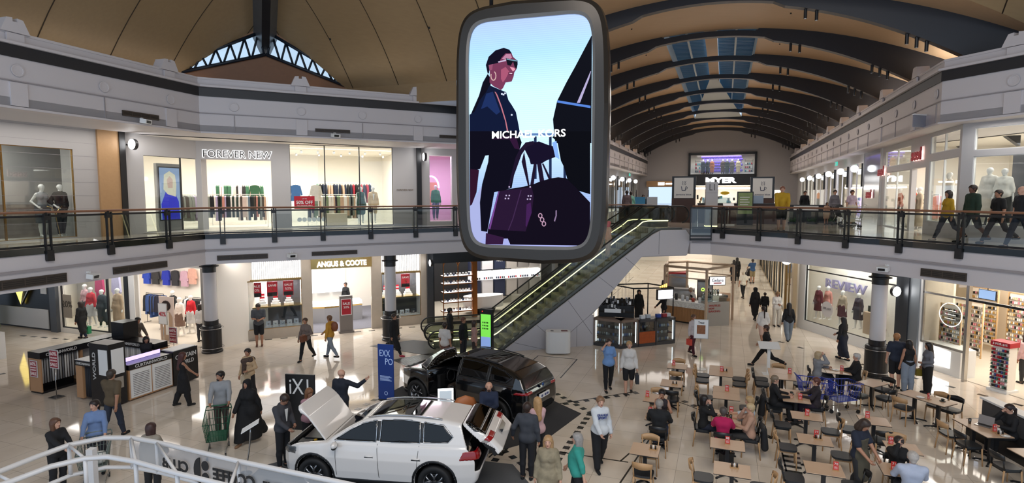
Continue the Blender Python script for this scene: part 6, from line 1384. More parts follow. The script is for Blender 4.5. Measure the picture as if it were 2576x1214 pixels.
room([RW.w(X(44), .2)[:2], RW.w(X(44), 4)[:2], RW.w(X(14), 4)[:2], RW.w(X(14), .2)[:2]], 4.95, 8.72, SHOPW, floor=SHOPF, ceil=SHOPW); slight(RW, X(20), 2, 8.4, 8, 2.5, 120, (.95, .93, 1)); slight(RW, X(34), 2, 8.4, 8, 2.5, 120)
VIO = mat('violet light', '8f7cf0', .5, em=2.2)
for i, x in enumerate((15.5, 17.5, 20.5, 24.5)):
    m = MB(); m.box(0, .05, 0, .05, 0, 2.2, VIO); m.box(.3, 1.6, 0, .4, 0, 1.3, mat('violet shelf', 'b8a8e0', .5, em=.5))
    for j in range(14): m.cb((.36+.09*j, -.02, .2+.25*(j % 5)), (.06, .05, .16), random.choice((MATS['sale red'], WT, VIO, mat('teal pack', '2f8f9a'))), 0)
    ob('display_shelf', m, None, 'violet-lit display shelf in the corridor shops, number %s from the near end' % ('one', 'two', 'three', 'four')[i], 'shelf', loc=RW.w(X(x), 1.6, 4.97), rz=RW.a)
# globe lamps on brackets along both sides of the upper corridor
def globe(f, s, z, label, y=-.45, r=.2):
    t = thing('globe_lamp', label, 'lamp', f.w(s, y, z), f.a); m = MB(); m.tube([(0, .4, 0), (0, 0, 0)], .02, BLK, 5); m.box(-.04, .04, .34, .44, -1.0, .3, BLK); ob('bracket', m, t); m = MB(); m.ball((0, 0, 0), r, mat('globe glow', 'f4f8ff', .5, em=3.5), 14); ob('globe', m, t)
for i, x in enumerate((14.1, 18.2, 22.7, 27.2, 32.2, 37.2)): globe(RW, X(x), 7.9, 'round white lamp on the right corridor wall, %s from the near end' % ('first', 'second', 'third', 'fourth', 'fifth', 'sixth')[i])
LC = Fr(nu(-9.3, 27), 69.7)
hl = [(a, a+3.6, 4.97, 8.0) for a in (1, 5.2, 9.4, 13.6, 17.8, 22, 26.2, 30.4, 34.6)]
facade(LC, 0, 41, 4.95, 8.72, hl, mat('corridor grey front', 'a9a9ad', .45), 'wall_left_corridor')
for h in hl: pane(LC, *h, BLK, r=.03, mull=(h[0]+1.8,))
room([LC.w(.1, .2)[:2], LC.w(.1, 4)[:2], LC.w(40.9, 4)[:2], LC.w(40.9, .2)[:2]], 4.95, 8.72, SHOPW, floor=SHOPF, ceil=SHOPW); slight(LC, 16, 2, 8.4, 10, 2.5, 170); slight(LC, 30, 2, 8.4, 10, 2.5, 200)
for i, x in enumerate((17.2, 21.5, 26, 30.2, 34.4)): globe(LC, x, 7.9, 'round white lamp on the left corridor wall, %s from the near end' % ('first', 'second', 'third', 'fourth', 'fifth')[i])
t = thing('shop_sign', 'white glowing sign plates at the near left of the upper corridor', 'sign', LC.w(15.5, -.1, 7.7), LC.a); m = MB(); m.box(-.9, -.1, -.03, 0, -.15, .25, LEDW); m.box(0, .9, -.03, 0, -.2, .15, LEDW); ob('lit_panel', m, t)
rack(LC, 14, 16.6, 1.2, 4.96, 1.5, 'white rail in the near shop of the left corridor wall', 'garment in the near shop of the left corridor wall', step=.2); rack(LC, 19, 21, 1.2, 4.96, 1.5, 'white rail in the second shop of the left corridor wall', 'garment in the second shop of the left corridor wall', step=.2)
# ---- far end of the upper corridor: department store front
EW = Fr(nu(-14, 67.9), -20.3); e0 = 14  # s = n + 14
ENDW = mat('end wall grey', 'a6a3a4', .6)
facade(EW, 0, 28, 4.95, 13.9, [(e0-3.7, e0+2.95, 8.75, 10.9), (e0-3.5, e0+3.0, 4.95, 7.55), (e0-8.3, e0-4.6, 4.95, 7.4)], ENDW, 'wall_end')
m = MB(); m.T = FT(EW); a0, a1 = e0-3.93, e0+3.15
for q in ((a0, a1, 10.9, 11.15), (a0, a1, 7.55, 8.75), (a0, a0+.2, 4.95, 11.15), (a1-.2, a1, 4.95, 11.15)): m.box(q[0], q[1], -.35, .2, q[2], q[3], BKP)
ob('trim_store_frame', m, kind='structure')
t = thing('shop_sign', 'large glowing white lettering on the black department store front', 'sign', EW.w(e0-.45, -.4, 8.1), EW.a); text('MYER', .62, LEDW, 'lettering', t, (0, 0, 0), width=3.2, bold=.05, depth=.04)
pane(EW, a0+.2, a1-.2, 8.75, 10.9, BLK, y=-.2)
m = MB(); m.T = FT(EW); m.box(a0, a1, 2.8, 3, 8.6, 11.1, SHOPW); m.box(a0, a1, 0, 3, 8.6, 8.7, SHOPF); m.box(a0, a1, 0, 3, 11.0, 11.1, SHOPW); m.box(a0, a0+.1, 0, 3, 8.6, 11.1, SHOPW); m.box(a1-.1, a1, 0, 3, 8.6, 11.1, SHOPW)
m.box(e0-5, e0+5, 8, 8.2, 4.95, 7.7, SHOPW); m.box(e0-5, e0-4.9, 0, 8, 4.95, 7.7, SHOPW); m.box(e0+4.9, e0+5, 0, 8, 4.95, 7.7, SHOPW); m.box(e0-5, e0+5, .2, 8, 7.6, 7.7, SHOPW); m.box(e0-3.3, e0+3, 3, 3.1, 7.2, 7.35, LAMPW); m.box(e0-3.3, e0+3, 5.6, 5.7, 7.2, 7.3, LAMPW); ob('wall_store', m, kind='structure')
area('shop_light', EW.w(e0-.5, 1.0, 10.9), 5.5, 120, rot=(0, 0, EW.a), sy=1.4); area('shop_light', EW.w(e0-.5, 3.5, 7.5), 6, 160, rot=(0, 0, EW.a), sy=4)
PUR = mat('purple knit', '6a52c8', .8, noise=.25, nscale=3); m = MB()
for r_ in range(7):
    for c_ in range(15): m.ball((.14+.28*c_+(.14 if r_ % 2 else 0), 0, .17+.31*r_), .19, PUR, 8, (1.1, .5, .8))
ob('knit_backdrop', m, None, 'puffy purple knitted backdrop in the department store window', 'backdrop', loc=EW.w(e0-2.6, 1.6, 8.75), rz=EW.a)
for i, (s, c, c2, l) in enumerate(((e0-2.4, '2a2622', '5a4a3a', 'dark dress'), (e0-1.9, '3a3a3c', '2f2f31', 'grey coat'), (e0-1.45, 'b0683c', '4a3a34', 'orange jacket'), (e0-.3, '5a4632', '33302c', 'brown coat'), (e0+.15, '3c3f34', '24251f', 'olive coat'), (e0+.65, '6a6058', '3a3734', 'taupe jacket'), (e0+1.3, 'd9c9a8', 'a8946c', 'cream outfit'))):
    mann(EW, s, .9, 8.75, 'mannequin in a %s before the purple backdrop' % l, top=c, bot=c2, tt='coat', H=1.7, mq=1)
for s, l in ((e0-3.3, 'left'), (e0+2.0, 'right')):
    t = thing('display_shelf', 'open steel shelving at the %s of the purple backdrop' % l, 'shelf', EW.w(s, 1.6, 8.75), EW.a); m = MB()
    for x in (0, .8): m.box(x, x+.03, 0, .03, 0, 1.7, BKP)
    for z in (.3, .7, 1.1, 1.5): m.box(0, .83, 0, .3, z, z+.03, BKP)
    ob('frame', m, t); m = MB()
    for z in (.33, .73, 1.13):
        for x in (.1, .3, .5, .7): m.cb((x, .15, z+.1), (.14, .1, .2), random.choice((WT, RED, MATS['teal pack'], BKP)))
    ob('goods', m, t)
m = MB()
for i in range(40): x = random.uniform(0, 5.6); m.cb((x, random.uniform(0, 1), random.uniform(.2, 1.5)), (.2, .2, .3), random.choice((BKP, mat('tan handbag', '8a6a4a'), WT, MATS['teal pack'], mat('olive bag', '6a6a4a'))))
m.box(0, 5.6, 0, 1, 0, .2, BKP); ob('store_goods', m, None, 'mixed goods displayed inside the department store entrance', 'goods', kind='stuff', loc=EW.w(e0-3.2, 2.0, 4.96), rz=EW.a)
m = MB(); m.ball((0, 0, 0), .5, mat('yellow flowers', 'd9b820', .7, noise=.4, nscale=20), 10, (1, .6, .4)); ob('flower_bunch', m, None, 'bunch of yellow flowers inside the department store entrance', 'flowers', loc=EW.w(e0+.0, 1.2, 6.7), rz=EW.a)
t = thing('shop_sign', 'timber band with glowing white marks left of the department store', 'sign', EW.w(e0-6.3, -.3, 7.75), EW.a); m = MB(); m.box(-2.2, 2.2, 0, .2, -.32, .32, OAK); ob('sign_band', m, t); m = MB(); m.box(-.9, -.2, -.03, 0, -.14, .16, LEDW); m.box(-.05, 1.2, -.03, 0, -.08, .08, LEDW); ob('lit_panel', m, t)
t = ob('lit_poster', (lambda m: m.box(-.55, .55, 0, .08, -1, 1, mat('lit poster white', 'e9e6df', .5, em=.8)))(MB()), None, 'tall lit fashion poster right of the department store', 'poster', loc=EW.w(e0+5.3, -.1, 6.0), rz=EW.a)
pic(t, [(-.2, -.7), (.25, -.7), (.2, .2), (0, .4), (-.15, .2)], '3a3c44', -.01); pic(t, [(-.15, .1), (.2, .1), (.18, .6), (0, .75), (-.14, .6)], 'c8763c', -.014)
# ---- lower right: clothes window and the accessories shop
facade(RL, -.3, 14, 0, 3.82, [(.15, 5.3, .45, 3.5), (6.35, 12.5, 0, 3.5)], WT, 'wall_right_lower')
pane(RL, .15, 5.3, .45, 3.5, BKP, mull=(), bars=(2.9, 3.25), r=.025); pillar(RL, 5.35, 5.9, 0, 3.82, mat('dark slate', '2e3238', .4), -.12); pillar(RL, 5.9, 6.3, 0, 3.82, mat('slate light', '747a80', .4), -.06)
room([RL.w(*p)[:2] for p in ((-.2, .2), (-1.6, 1.5), (6.1, 1.5), (6.1, .2))], 0, 3.82, SHOPW, floor=SHOPW, ceil=SHOPW); slight(RL, 2.4, .8, 3.6, 4, .9, 38)
t = thing('shop_sign', 'pale violet lettering on the back wall of the clothes window', 'sign', RL.w(1.2, 1.3, 2.2), RL.a); text('REVIEW', .42, mat('letter violet white', '9c96bc', .4), 'lettering', t, (0, 0, 0), width=2.5, bold=.02, depth=.06)
for s, y, tp, bt_, sk, l in ((.35, .6, '5c2030', '4a1a28', 'skirt', 'maroon dress at the left of the clothes window'), (.55, .95, 'c88a80', 'c88a80', 'skirt', 'pink dress behind the maroon one'), (1.8, .65, 'a99a86', '4a1c28', 'skirt', 'beige cardigan and maroon skirt'), (2.5, .85, '3a3440', '34303a', 'skirt', 'dark floral dress'), (3.95, .6, '5a1c2c', '4c1826', 'longskirt', 'maroon coat at the right of the clothes window')):
    mann(RL, s, y, .5, 'mannequin in a '+l, top=tp, bot=bt_, bt=sk, tt='long', H=1.62)
m = MB(); m.lathe([(0, 0), (.36, 0)], mat('pale dot', 'd6d2d0', .6), 28); m.v = [(x, -.01, y_) for x, y_, z_ in m.v]; t = ob('window_sticker', m, None, 'large round 20% OFF sticker on the clothes window', 'sticker', loc=RL.w(1.6, .03, 1.25), rz=RL.a); text('20% OFF', .09, mat('grey print', '8a8486'), 'lettering', t, (0, -.02, .04), width=.5)
m = MB(); m.box(0, .5, 0, .5, 0, .95, mat('blonde plinth', 'bfa58c')); t = ob('plinth', m, None, 'pale wooden plinth in the clothes window', 'plinth', loc=RL.w(3.0, .65, .46), rz=RL.a); m = MB(); m.cb((0, 0, .13), (.36, .16, .25), mat('green bag', '26332c', .4)); m.tube([(.12*cos(a), 0, .25+.16*sin(a)) for a in np.linspace(0, pi, 10)], .012, MATS['green bag'], 5); ob('handbag', m, None, 'dark green handbag on the pale plinth in the clothes window', 'bag', loc=RL.w(3.25, .88, 1.42), rz=RL.a)
t = ob('wall_poster', (lambda m: m.box(-.45, .45, 0, .02, -1.2, 1.0, mat('dress poster', '6a6c80', .6, noise=.5, nscale=3)))(MB()), None, 'large blue and red dress photograph beside the right column', 'poster', loc=RL.w(5.55, .25, 1.9), rz=RL.a); pic(t, [(-.3, .1), (.3, -.1), (.35, .7), (.1, .9), (-.2, .6)], 'c9c9d2', -.01, 0); pic(t, [(.05, .1), (.25, .0), (.28, .6), (.15, .75)], 'a03038', -.014, 0); pic(t, [(-.4, .0), (.3, -.5), (.4, -1.1), (-.1, -1.1), (-.42, -.6)], '4a4c74', -.012, 0)
roundlamp(RL, 5.6, 2.75, 'round lit lamp on the dark slate pillar beside the right column', -.4, .2)
SHC = mat('shop cream wall', 'e9d9c2', .6)
room([RL.w(*p)[:2] for p in ((6.2, .2), (6.2, 1.7), (1.5, 1.7), (1.5, 5.5), (14, 5.5), (14, .2))], 0, 3.82, SHC, floor=SHOPF, ceil=SHOPW); slight(RL, 8.5, 2.8, 3.6, 6, 4, 150, (1, .93, .84))
pane(RL, 6.4, 8.1, 1.0, 3.5, CHROME, r=.035, bars=(2.85,)); m = MB(); m.T = FT(RL); m.box(8.07, 8.17, -.04, .1, 0, 3.5, CHROME); m.box(8.1, 12.5, 0, .08, 2.82, 2.9, BKP); ob('trim_door_frame', m, kind='structure')
t = thing('display_counter', 'white curved counter with a bright panel in the accessories shop window', 'counter', RL.w(7.05, .25, 0), RL.a); m = MB(); m.prism([(-.75, .0), (.8, -.1), (.85, .5), (.2, .75), (-.7, .6)], 0, .98, WT); ob('body', m, t); m = MB(); m.box(-.45, .4, -.09, -.07, .25, .85, mat('lit panel white', 'ffffff', .5, em=2.5)); ob('lit_panel', m, t)
t = thing('shop_sign', 'round glowing neon ring sign in the accessories shop window', 'sign', RL.w(7.25, .3, 2.15), RL.a); m = MB(); m.tube([(.42*cos(a), 0, .42*sin(a)) for a in np.linspace(0, 2*pi, 33)[:-1]], .012, mat('neon soft', 'fff6ec', em=2), 6, True); ob('ring', m, t); m = MB(); 
for z in (.15, 0, -.15): m.tube([(-.2, 0, z), (.2, 0, z)], .008, MATS['neon soft'], 5)
ob('neon_lines', m, t)
t = thing('wall_screen', 'small screen hung high in the accessories shop', 'screen', RL.w(8.1, .8, 3.0), RL.a); m = MB(); m.box(-.3, .3, 0, .05, -.17, .17, BKP); ob('case', m, t); m = MB(); m.box(-.28, .28, -.01, 0, -.15, .15, mat('screen blue', '7f9cc4', .4, em=.9)); ob('display', m, t); m = MB(); m.tube([(0, .02, .17), (0, .02, .6)], .012, BKP, 5); ob('hanger', m, t)
def stall(f, s, y, z, w_, h_, rows, pal, label, rz=0, arch=False, topc=None):
    """display panel with rows of small packs"""
    t = thing('display_stand', label, 'display', f.w(s, y, z), f.a+R(rz)); m = MB(); m.box(0, w_, .02, .06, 0, h_, SHOPW); m.tube([(.0, 0, 0), (0, 0, h_), (w_, 0, h_), (w_, 0, 0)], .03, mat('blonde frame', 'd0ab7c'), 6); ob('frame', m, t)
    for r in range(rows):
        m = MB(); zz = .1+(h_-.2)*r/rows; m.box(0, w_, -.05, .02, zz-.01, zz, CHROME)
        for k in range(int(w_/.07)): m.cb((.05+.07*k, -.02, zz+.05), (.045, .03, random.uniform(.07, .11)), random.choice(pal))
        ob('row', m, t)
pk = [WT, mat('pack cream', 'e2cfae'), mat('pack black', '222222'), mat('pack rose', 'd58a94'), mat('pack gold', 'b98f4a'), CHROME]
stall(RL, 6.35, .9, .5, .8, 1.9, 11, pk, 'rounded white earring display at the left of the accessories shop'); stall(RL, 5.6, 2.3, .3, 1.2, 2.1, 12, pk, 'earring wall behind the neon ring sign'); stall(RL, 5.9, 4.6, .3, 1.6, 2.3, 13, pk, 'blonde-framed jewellery wall at the back of the accessories shop'); stall(RL, 4.2, 4.6, .3, 1.3, 2.3, 12, pk, 'white hook wall left of the blonde-framed one'); stall(RL, 7.8, 4.4, .3, 1.5, 2.3, 12, pk, 'jewellery wall at the far right of the accessories shop')
t = thing('display_stand', 'free-standing hair clip rack with a red 3 FOR $15 header', 'display', RL.w(9.15, .35, 0), RL.a+R(8)); m = MB(); m.box(-.3, .3, -.3, .3, 0, .08, WT); m.box(-.24, .24, -.2, .2, .08, 1.5, SHOPW); ob('frame', m, t)
for r in range(11):
    m = MB(); z = .15+.12*r; m.box(-.26, .26, -.27, -.2, z-.01, z, CHROME)
    for k in range(8): m.cb((-.22+.063*k, -.24, z+.04), (.045, .03, .07), random.choice([MATS['sale red'], WT, MATS['pack black'], MATS['pack rose'], mat('pack blue', '3a4a8a'), mat('pack green', '3a6a5a')]))
    ob('row', m, t)
m = MB(); m.box(-.28, .28, -.25, .25, 1.5, 1.66, RED); h_ = ob('header', m, t); text('3 FOR $15', .08, WT, 'lettering', h_, (0, -.26, 1.58), width=.42, bold=.02)
# ---- lower corridor walls and far end
RC = Fr(nu(3.2, 58), -110.3); hr = [(a, a+3.3, .05, 3.4) for a in (.5, 4.4, 8.3, 12.2, 16.1, 20, 23.7)]
facade(RC, 0, 27.6, 0, 3.82, hr, mat('corridor tan front', 'a38d6c', .4), 'wall_right_corridor')
for h in hr: pane(RC, *h, BRASS if int(h[0]) % 2 else BKP, r=.04, mull=(h[0]+1.6,))
room([RC.w(*p)[:2] for p in ((.1, .2), (.1, 4), (24, 4), (24, .2))], 0, 3.82, SHOPW, floor=SHOPF, ceil=SHOPW); slight(RC, 20, 2, 3.6, 10, 2.5, 150); slight(RC, 8, 2, 3.6, 10, 2.5, 120)
LD = Fr(nu(-8.6, 30), 69.7); hq = [(a, a+3.6, .05, 3.4) for a in (4.6, 8.7, 12.8, 16.9, 21, 25)]
facade(LD, 0, 30, 0, 3.82, hq, mat('corridor grey front'), 'wall_left_corridor'); room([LD.w(*p)[:2] for p in ((4.3, .2), (4.3, 4), (29.9, 4), (29.9, .2))], 0, 3.82, SHOPW, floor=SHOPF, ceil=SHOPW); slight(LD, 10, 2, 3.6, 10, 2.5, 150); slight(LD, 20, 2, 3.6, 10, 2.5, 150)
for h in hq: pane(LD, *h, BKP, r=.04, mull=(h[0]+1.8,))
roundlamp(RC, 27.4, 3.3, 'round lit lamp at the start of the lower corridor wall', -.3, .24)
E2 = Fr(nu(-14, 58), -20.3); facade(E2, 0, 28, 0, 3.82, [(9, 13, 0, 3.3)], SHOPW, 'wall_end_lower'); m = MB(); m.T = FT(E2); m.box(8, 14, 3, 3.1, 0, 3.8, SHOPW); ob('wall_shop', m, kind='structure'); slight(E2, 11, 1.5, 3.6, 5, 2, 80)
for u in (34, 42, 50): area('corridor_light', (*nu(-2.5, u), 3.78), 5, 110, (1, .95, .9), (0, 0, -A20), 5)
for u in (34, 46, 58): area('corridor_light', (*nu(-1, u), 12.2), 6, 260, (1, .92, .86), (0, 0, -A20), 5)
# cove lighting on the ledges behind the parapets
for n, sg in ((-9.6, 1), (7.5, -1)):
    for u in (30, 42, 54): area('cove_light', (*nu(n, u), 10.85), .4, 130, (1, .97, .95), (pi, R(-28)*sg, -A20), 11)
area('cove_light', (*nu(-16, 21.2), 10.9), 8, 9, (1, .9, .78), (pi+R(35), 0, -A20), .5); area('cove_light', (*nu(-20.2, 14), 10.9), .5, 9, (1, .9, .78), (pi, R(-35), -A20), 10)
# lamps in the soffits over the walkways
for f, s, y, z, w_, d_, p in ((W1, 7, -.9, 8.66, 9, .4, 60), (W2, 5.5, -1.6, 8.66, 9, .4, 80), (RD, 3, -.5, 8.66, 5, .3, 30), (W2, 5, -.7, 3.78, 9, .3, 60), (LU, 9, -1.2, 3.78, 9, .4, 70), (RL, 4.5, -.5, 3.78, 8, .3, 60)): area('soffit_light', f.w(s, y, z), w_, p, (1, .95, .9), (0, 0, f.a), d_)
# ---------------------------------------------------------------- curtain kiosk
KF = Fr((-15.75, 18.3), -20.3); KB = mat('kiosk black laminate', '17171a', .25); KT = mat('kiosk beech', 'b98c64', .45); CW = mat('kiosk lettering', 'c9c7c4', .5); CURT = [mat('curtain '+c, c, .8) for c in ('c9c5bf', '8e8c8c', 'a9a59f', '6f6e70', 'd9d5cf')]
def seg(f, x0, x1, y0, y1, z0, z1, m): mb = MB(); mb.box(x0, x1, y0, y1, z0, z1, m); return mb
def kunit(label, x0, x1, y0, y1, h): t = thing('kiosk_unit', label, 'kiosk unit', KF.w(x0, y0, 0), KF.a); return t, x1-x0, y1-y0
def ktext(par, s, h, loc, wd, side='x', m=CW, b=.02): return text(s, h, m, 'lettering', par, loc, rz=(pi/2 if side == 'x' else 0), width=wd, bold=b)
t, W_, D_ = kunit('long black and beech display unit hung with sample curtains, left side of the curtain kiosk', 0, .6, 0, 2.6, 1.35)
ob('fascia', seg(0, 0, W_, 0, D_, 1.15, 1.36, KB), t); ob('back_panel', seg(0, 0, .04, 0, D_, .06, 1.15, KT), t); ob('end_panel', seg(0, 0, W_, 0, .04, .06, 1.15, KT), t); ob('plinth', seg(0, .02, W_-.02, .02, D_, 0, .08, KB), t); ob('inside', seg(0, .04, .08, .04, D_, .08, 1.15, KB), t)
for y in (1.3, 2.56): ob('divider', seg(0, .04, W_-.05, y, y+.04, .08, 1.15, KT), t)
ob('mirror_panel', seg(0, .3, .32, 1.36, 2.54, .1, 1.1, mat('grey back board', '9d9a98', .3)), t)
for y in (.65, 1.95): ktext(t, 'CURTAINWORLD', .1, (W_+.01, y, 1.26), .95)
for i in range(15): m = MB(); m.tube([(.45, .14+.078*i, 1.12), (.43, .14+.078*i+.01, .3)], .03, CURT[i % 5], 6); ob('sample_curtain', m, t)
def sale(loc, rz, wd, ht, label, words, stand=0, par=None):
    t = ob('sale_sign' if stand or par is None else 'poster', (lambda m: (m.box(-wd/2, wd/2, 0, .02, 0, ht, mat('sign frame white', 'cfcccc', .4)), m.box(-wd/2+.03, wd/2-.03, -.004, 0, .03, ht-.03, mat('sale crimson', '9c2333', .5)), m)[-1])(MB()), par, label if par is None else None, 'sign' if par is None else None, loc=loc, rz=rz)
    for s_, h_, z_ in words: text(s_, h_, mat('sale print', 'f0dcd8', .5), 'lettering', t, (0, -.008, ht*z_), width=wd*.76, bold=.02)
    if stand: m = MB(); m.tube([(0, .02, -stand), (0, .02, .05)], .014, CHROME, 6); m.cb((0, .02, -stand+.01), (.36, .3, .02), CHROME); ob('stand', m, t)
    return t
SW = (('60%', .12, .8), ('GRAND', .05, .58), ('OPENING', .05, .43), ('SALE', .11, .22))
sale((.3, -.03, .55), 0, .36, .55, None, SW, par=t)
t, W_, D_ = kunit('black-topped display unit with pale sample curtains at the back of the curtain kiosk', .75, 3.0, 2.1, 2.6, 1.35)
ob('fascia', seg(0, 0, W_, 0, D_, 1.15, 1.36, KB), t); ob('end_panel', seg(0, W_-.5, W_, .0, D_, 0, 1.15, KT), t); ob('back_panel', seg(0, 0, W_, D_-.04, D_, 0, 1.15, KT), t); ktext(t, 'CURTAINWORLD', .1, (1.0, -.01, 1.26), 1.1, 'y')
for i in range(16): m = MB(); m.tube([(.12+.1*i, .1, 1.14), (.12+.1*i, .1, .2)], .045, CURT[(0, 4, 2)[i % 3]], 6); ob('sample_curtain', m, t)
sale((W_-.25, -.03, .6), 0, .4, .5, None, (('SALE', .12, .75), ('ON', .12, .5)), par=t)
box(KF, .85, 1.45, 2.15, 2.7, 1.37, 1.95, KB, 'storage_box', 'black cabinet standing on top of the curtain kiosk', 'cabinet')
t, W_, D_ = kunit('low beech and black unit with dark curtains at the front of the curtain kiosk', 2.1, 3.1, .1, .75, 1.3)
ob('fascia', seg(0, 0, W_, 0, D_, 1.1, 1.26, KB), t); ob('worktop', seg(0, 0, W_, 0, D_, 1.26, 1.28, mat('grey worktop', '8b8a90', .2)), t); ob('end_panel', seg(0, 0, .3, .02, D_, .06, 1.1, KT), t); ob('inside', seg(0, .3, W_, .2, D_, .06, 1.1, KB), t); ktext(t, 'CURTAINWORLD', .075, (W_/2, -.01, 1.18), .85, 'y')
for i in range(8): m = MB(); m.tube([(.36+.08*i, .1, 1.1), (.36+.08*i, .1, .1)], .035, mat('curtain dark', '2b2b30', .7), 6); ob('sample_curtain', m, t)
t, W_, D_ = kunit('tall black tower with vertical lettering and a white leaflet panel, curtain kiosk', 3.12, 3.95, -.1, .42, 1.95)
ob('body', seg(0, 0, W_, 0, D_, .05, 1.95, KB), t); text('WORLD', .13, CW, 'lettering', t, (.2, -.012, 1.25), width=.85, rot=(0, -pi/2, 0), bold=.01); ob('leaflet_panel', seg(0, .4, .78, -.012, 0, 1.0, 1.78, WT), t); ob('side_leaflet_panel', seg(0, W_, W_+.012, .08, .46, 1.0, 1.78, WT), t); ob('niche', seg(0, W_, W_+.01, .1, .42, .55, .9, CHROME), t)
t, W_, D_ = kunit('counter faced with white louvred shutters on the right of the curtain kiosk', 3.35, 3.95, .5, 2.0, 1.15)
ob('body', seg(0, 0, W_-.03, 0, D_, .05, 1.0, KT), t); ob('worktop', seg(0, 0, W_, 0, D_, 1.0, 1.16, KB), t); ktext(t, 'CURTAINWORLD', .1, (W_+.01, D_/2, 1.08), 1.1)
for y in (.05, .78):
    m = MB(); m.box(W_-.03, W_, y, y+.68, .1, .98, WT)
    for k in range(13):
        m.cb((W_+.008, y+.34, .2+.055*k), (.04, .54, .012), WT, 0, 0)
        m.cb((W_+.001, y+.34, .175+.055*k), (.004, .54, .022), WHT2)
    ob('shutter', m, t)
m = MB(); m.box(0, .02, 0, 1.3, 0, .12, mat('violet glow board', 'b9a8f0', .4, em=1.4)); ob('lit_sign', m, None, 'violet and white lit sign lying along the shutter counter', 'sign', loc=KF.w(3.5, .6, 1.17), rz=KF.a)
t, W_, D_ = kunit('black counter with large two-line lettering at the right end of the curtain kiosk', 3.35, 3.98, 2.0, 2.95, 1.2)
ob('body', seg(0, 0, W_, 0, D_, .05, 1.2, KB), t); ob('worktop', seg(0, .05, W_-.04, .05, D_-.04, 1.2, 1.215, WT), t); ktext(t, 'CURTAIN', .15, (W_+.01, D_/2+.0, .98), .8); ktext(t, 'WORLD', .14, (W_+.01, D_/2, .76), .6)
sale(KF.w(1.36, -.05, .95), KF.a, .42, .6, 'red 60% sale sign on a steel stand before the curtain kiosk', SW, .94)
sale(KF.w(1.9, 3.7, .9), KF.a, .4, .6, 'red 60% sale sign on a stand behind the curtain kiosk counter', SW, .89)
# service counter at the far left edge
t = thing('service_counter', 'dark fronted counter with white worktop at the far left edge', 'counter', (-21.5, 21.9, 0), R(-20.3)); m = MB(); m.box(-1.2, 1.2, 0, .8, .0, .95, mat('counter navy', '1c2028', .2)); m.box(-1.2, 1.2, -.02, 0, .6, .66, CHROME); ob('body', m, t); m = MB(); m.box(-1.25, 1.3, -.05, .85, .95, 1.05, WT); m.box(1.2, 1.3, -.05, .85, 0, .95, WT); ob('worktop', m, t)
m = MB(); m.box(-.1, .1, -.01, .01, 0, .3, WT); ob('card_sign', m, None, 'small white card sign on the far left counter', 'sign', loc=(-20.6, 21.9, 1.06), rz=R(-20))
m = MB(); m.box(-.4, .4, 0, .05, 0, 1.9, mat('green banner', '8a9a78', .5, noise=.3, nscale=2)); ob('banner', m, None, 'tall green and grey banner at the far left edge', 'banner', loc=(-25.3, 27.6, .02), rz=R(-20))
# ---------------------------------------------------------------- phone accessory kiosk
def along(a, b): return Fr(a, math.degrees(math.atan2(b[1]-a[1], b[0]-a[0]))), math.hypot(b[0]-a[0], b[1]-a[1])
CG = glassmat('cabinet glass', 'd2dedf', .1); CWH = mat('cabinet light tube', 'eef6ff', .5, em=4); KGR = mat('kiosk slate', '3d3d40', .4); KBR = mat('kiosk brown', '7d6a5c', .5)
def cabinet(f, s0, s1, d, h, label, fm, tubes=True, fillp=None):
    t = thing('glass_cabinet', label, 'cabinet', f.w(s0, 0, 0), f.a); W_ = s1-s0; m = MB(); m.box(0, W_, 0, d, 0, .14, KGR); m.box(0, W_, 0, d, h-.1, h, fm); m.box(0, .06, 0, .06, .1, h, fm); m.box(W_-.06, W_, 0, .06, .1, h, fm); m.box(0, W_, d-.04, d, .1, h, fm); ob('frame', m, t)
    if fillp: m = MB(); m.box(.03, W_-.03, -.01, .04, .14, h*.55, fillp); ob('front_panel', m, t)
    m = MB(); z0 = h*.55 if fillp else .14; m.quad((.06, .03, z0), (W_-.06, .03, z0), (W_-.06, .03, h-.1), (.06, .03, h-.1), CG); ob('glass_front', m, t)
    for k, z in enumerate(np.linspace(z0+.03, h-.4, 3)):
        m = MB(); m.box(.05, W_-.05, .06, d-.05, z, z+.012, CG)
        for j in range(int((W_-.2)/.1)): m.cb((.13+.1*j, .2, z+.06), (.06, .04, .09), random.choice((BKP, WT, CHROME, mat('phone blue', '4a6a9a'))))
        ob('shelf', m, t)
    if tubes:
        m = MB()
        for x in (.09, W_-.09): m.box(x-.012, x+.012, .06, .08, .18, h-.14, CWH)
        ob('light_tube', m, t)
    return t
p0, p1, p2_, p3 = (3.5, 24.25), (4.55, 23.6), (7.1, 24.55), (6.75, 25.9)
f1, l1 = along(p0, p1); f2, l2 = along(p1, p2_)
cabinet(f1, 0, l1, .55, 1.2, 'brown framed glass cabinet on the left corner of the phone accessory kiosk', KBR); cabinet(f2, 0, .85, .55, 1.2, 'brown framed glass cabinet with lit tubes, phone accessory kiosk front', KBR)
cabinet(f2, .87, 1.72, .55, 1.15, 'glass cabinet over an orange stone panel, phone accessory kiosk', KGR, False, mat('orange stone', 'a34e22', .4, noise=.35, nscale=12)); cabinet(f2, 1.74, l2, .55, 1.15, 'grey framed glass cabinet with phone cases, right end of the phone kiosk', KGR)
t = thing('phone_case_rack', 'black tiered rack of phone accessories on the left of the phone kiosk', 'rack', f1.w(.1, .3, 1.21), f1.a+R(20)); m = MB(); m.box(0, 1.5, 0, .5, 0, .5, BKP); m.quad((0, -.05, .2), (1.5, -.05, .2), (1.5, .35, .75), (0, .35, .75), BKP); ob('frame', m, t)
m = MB()
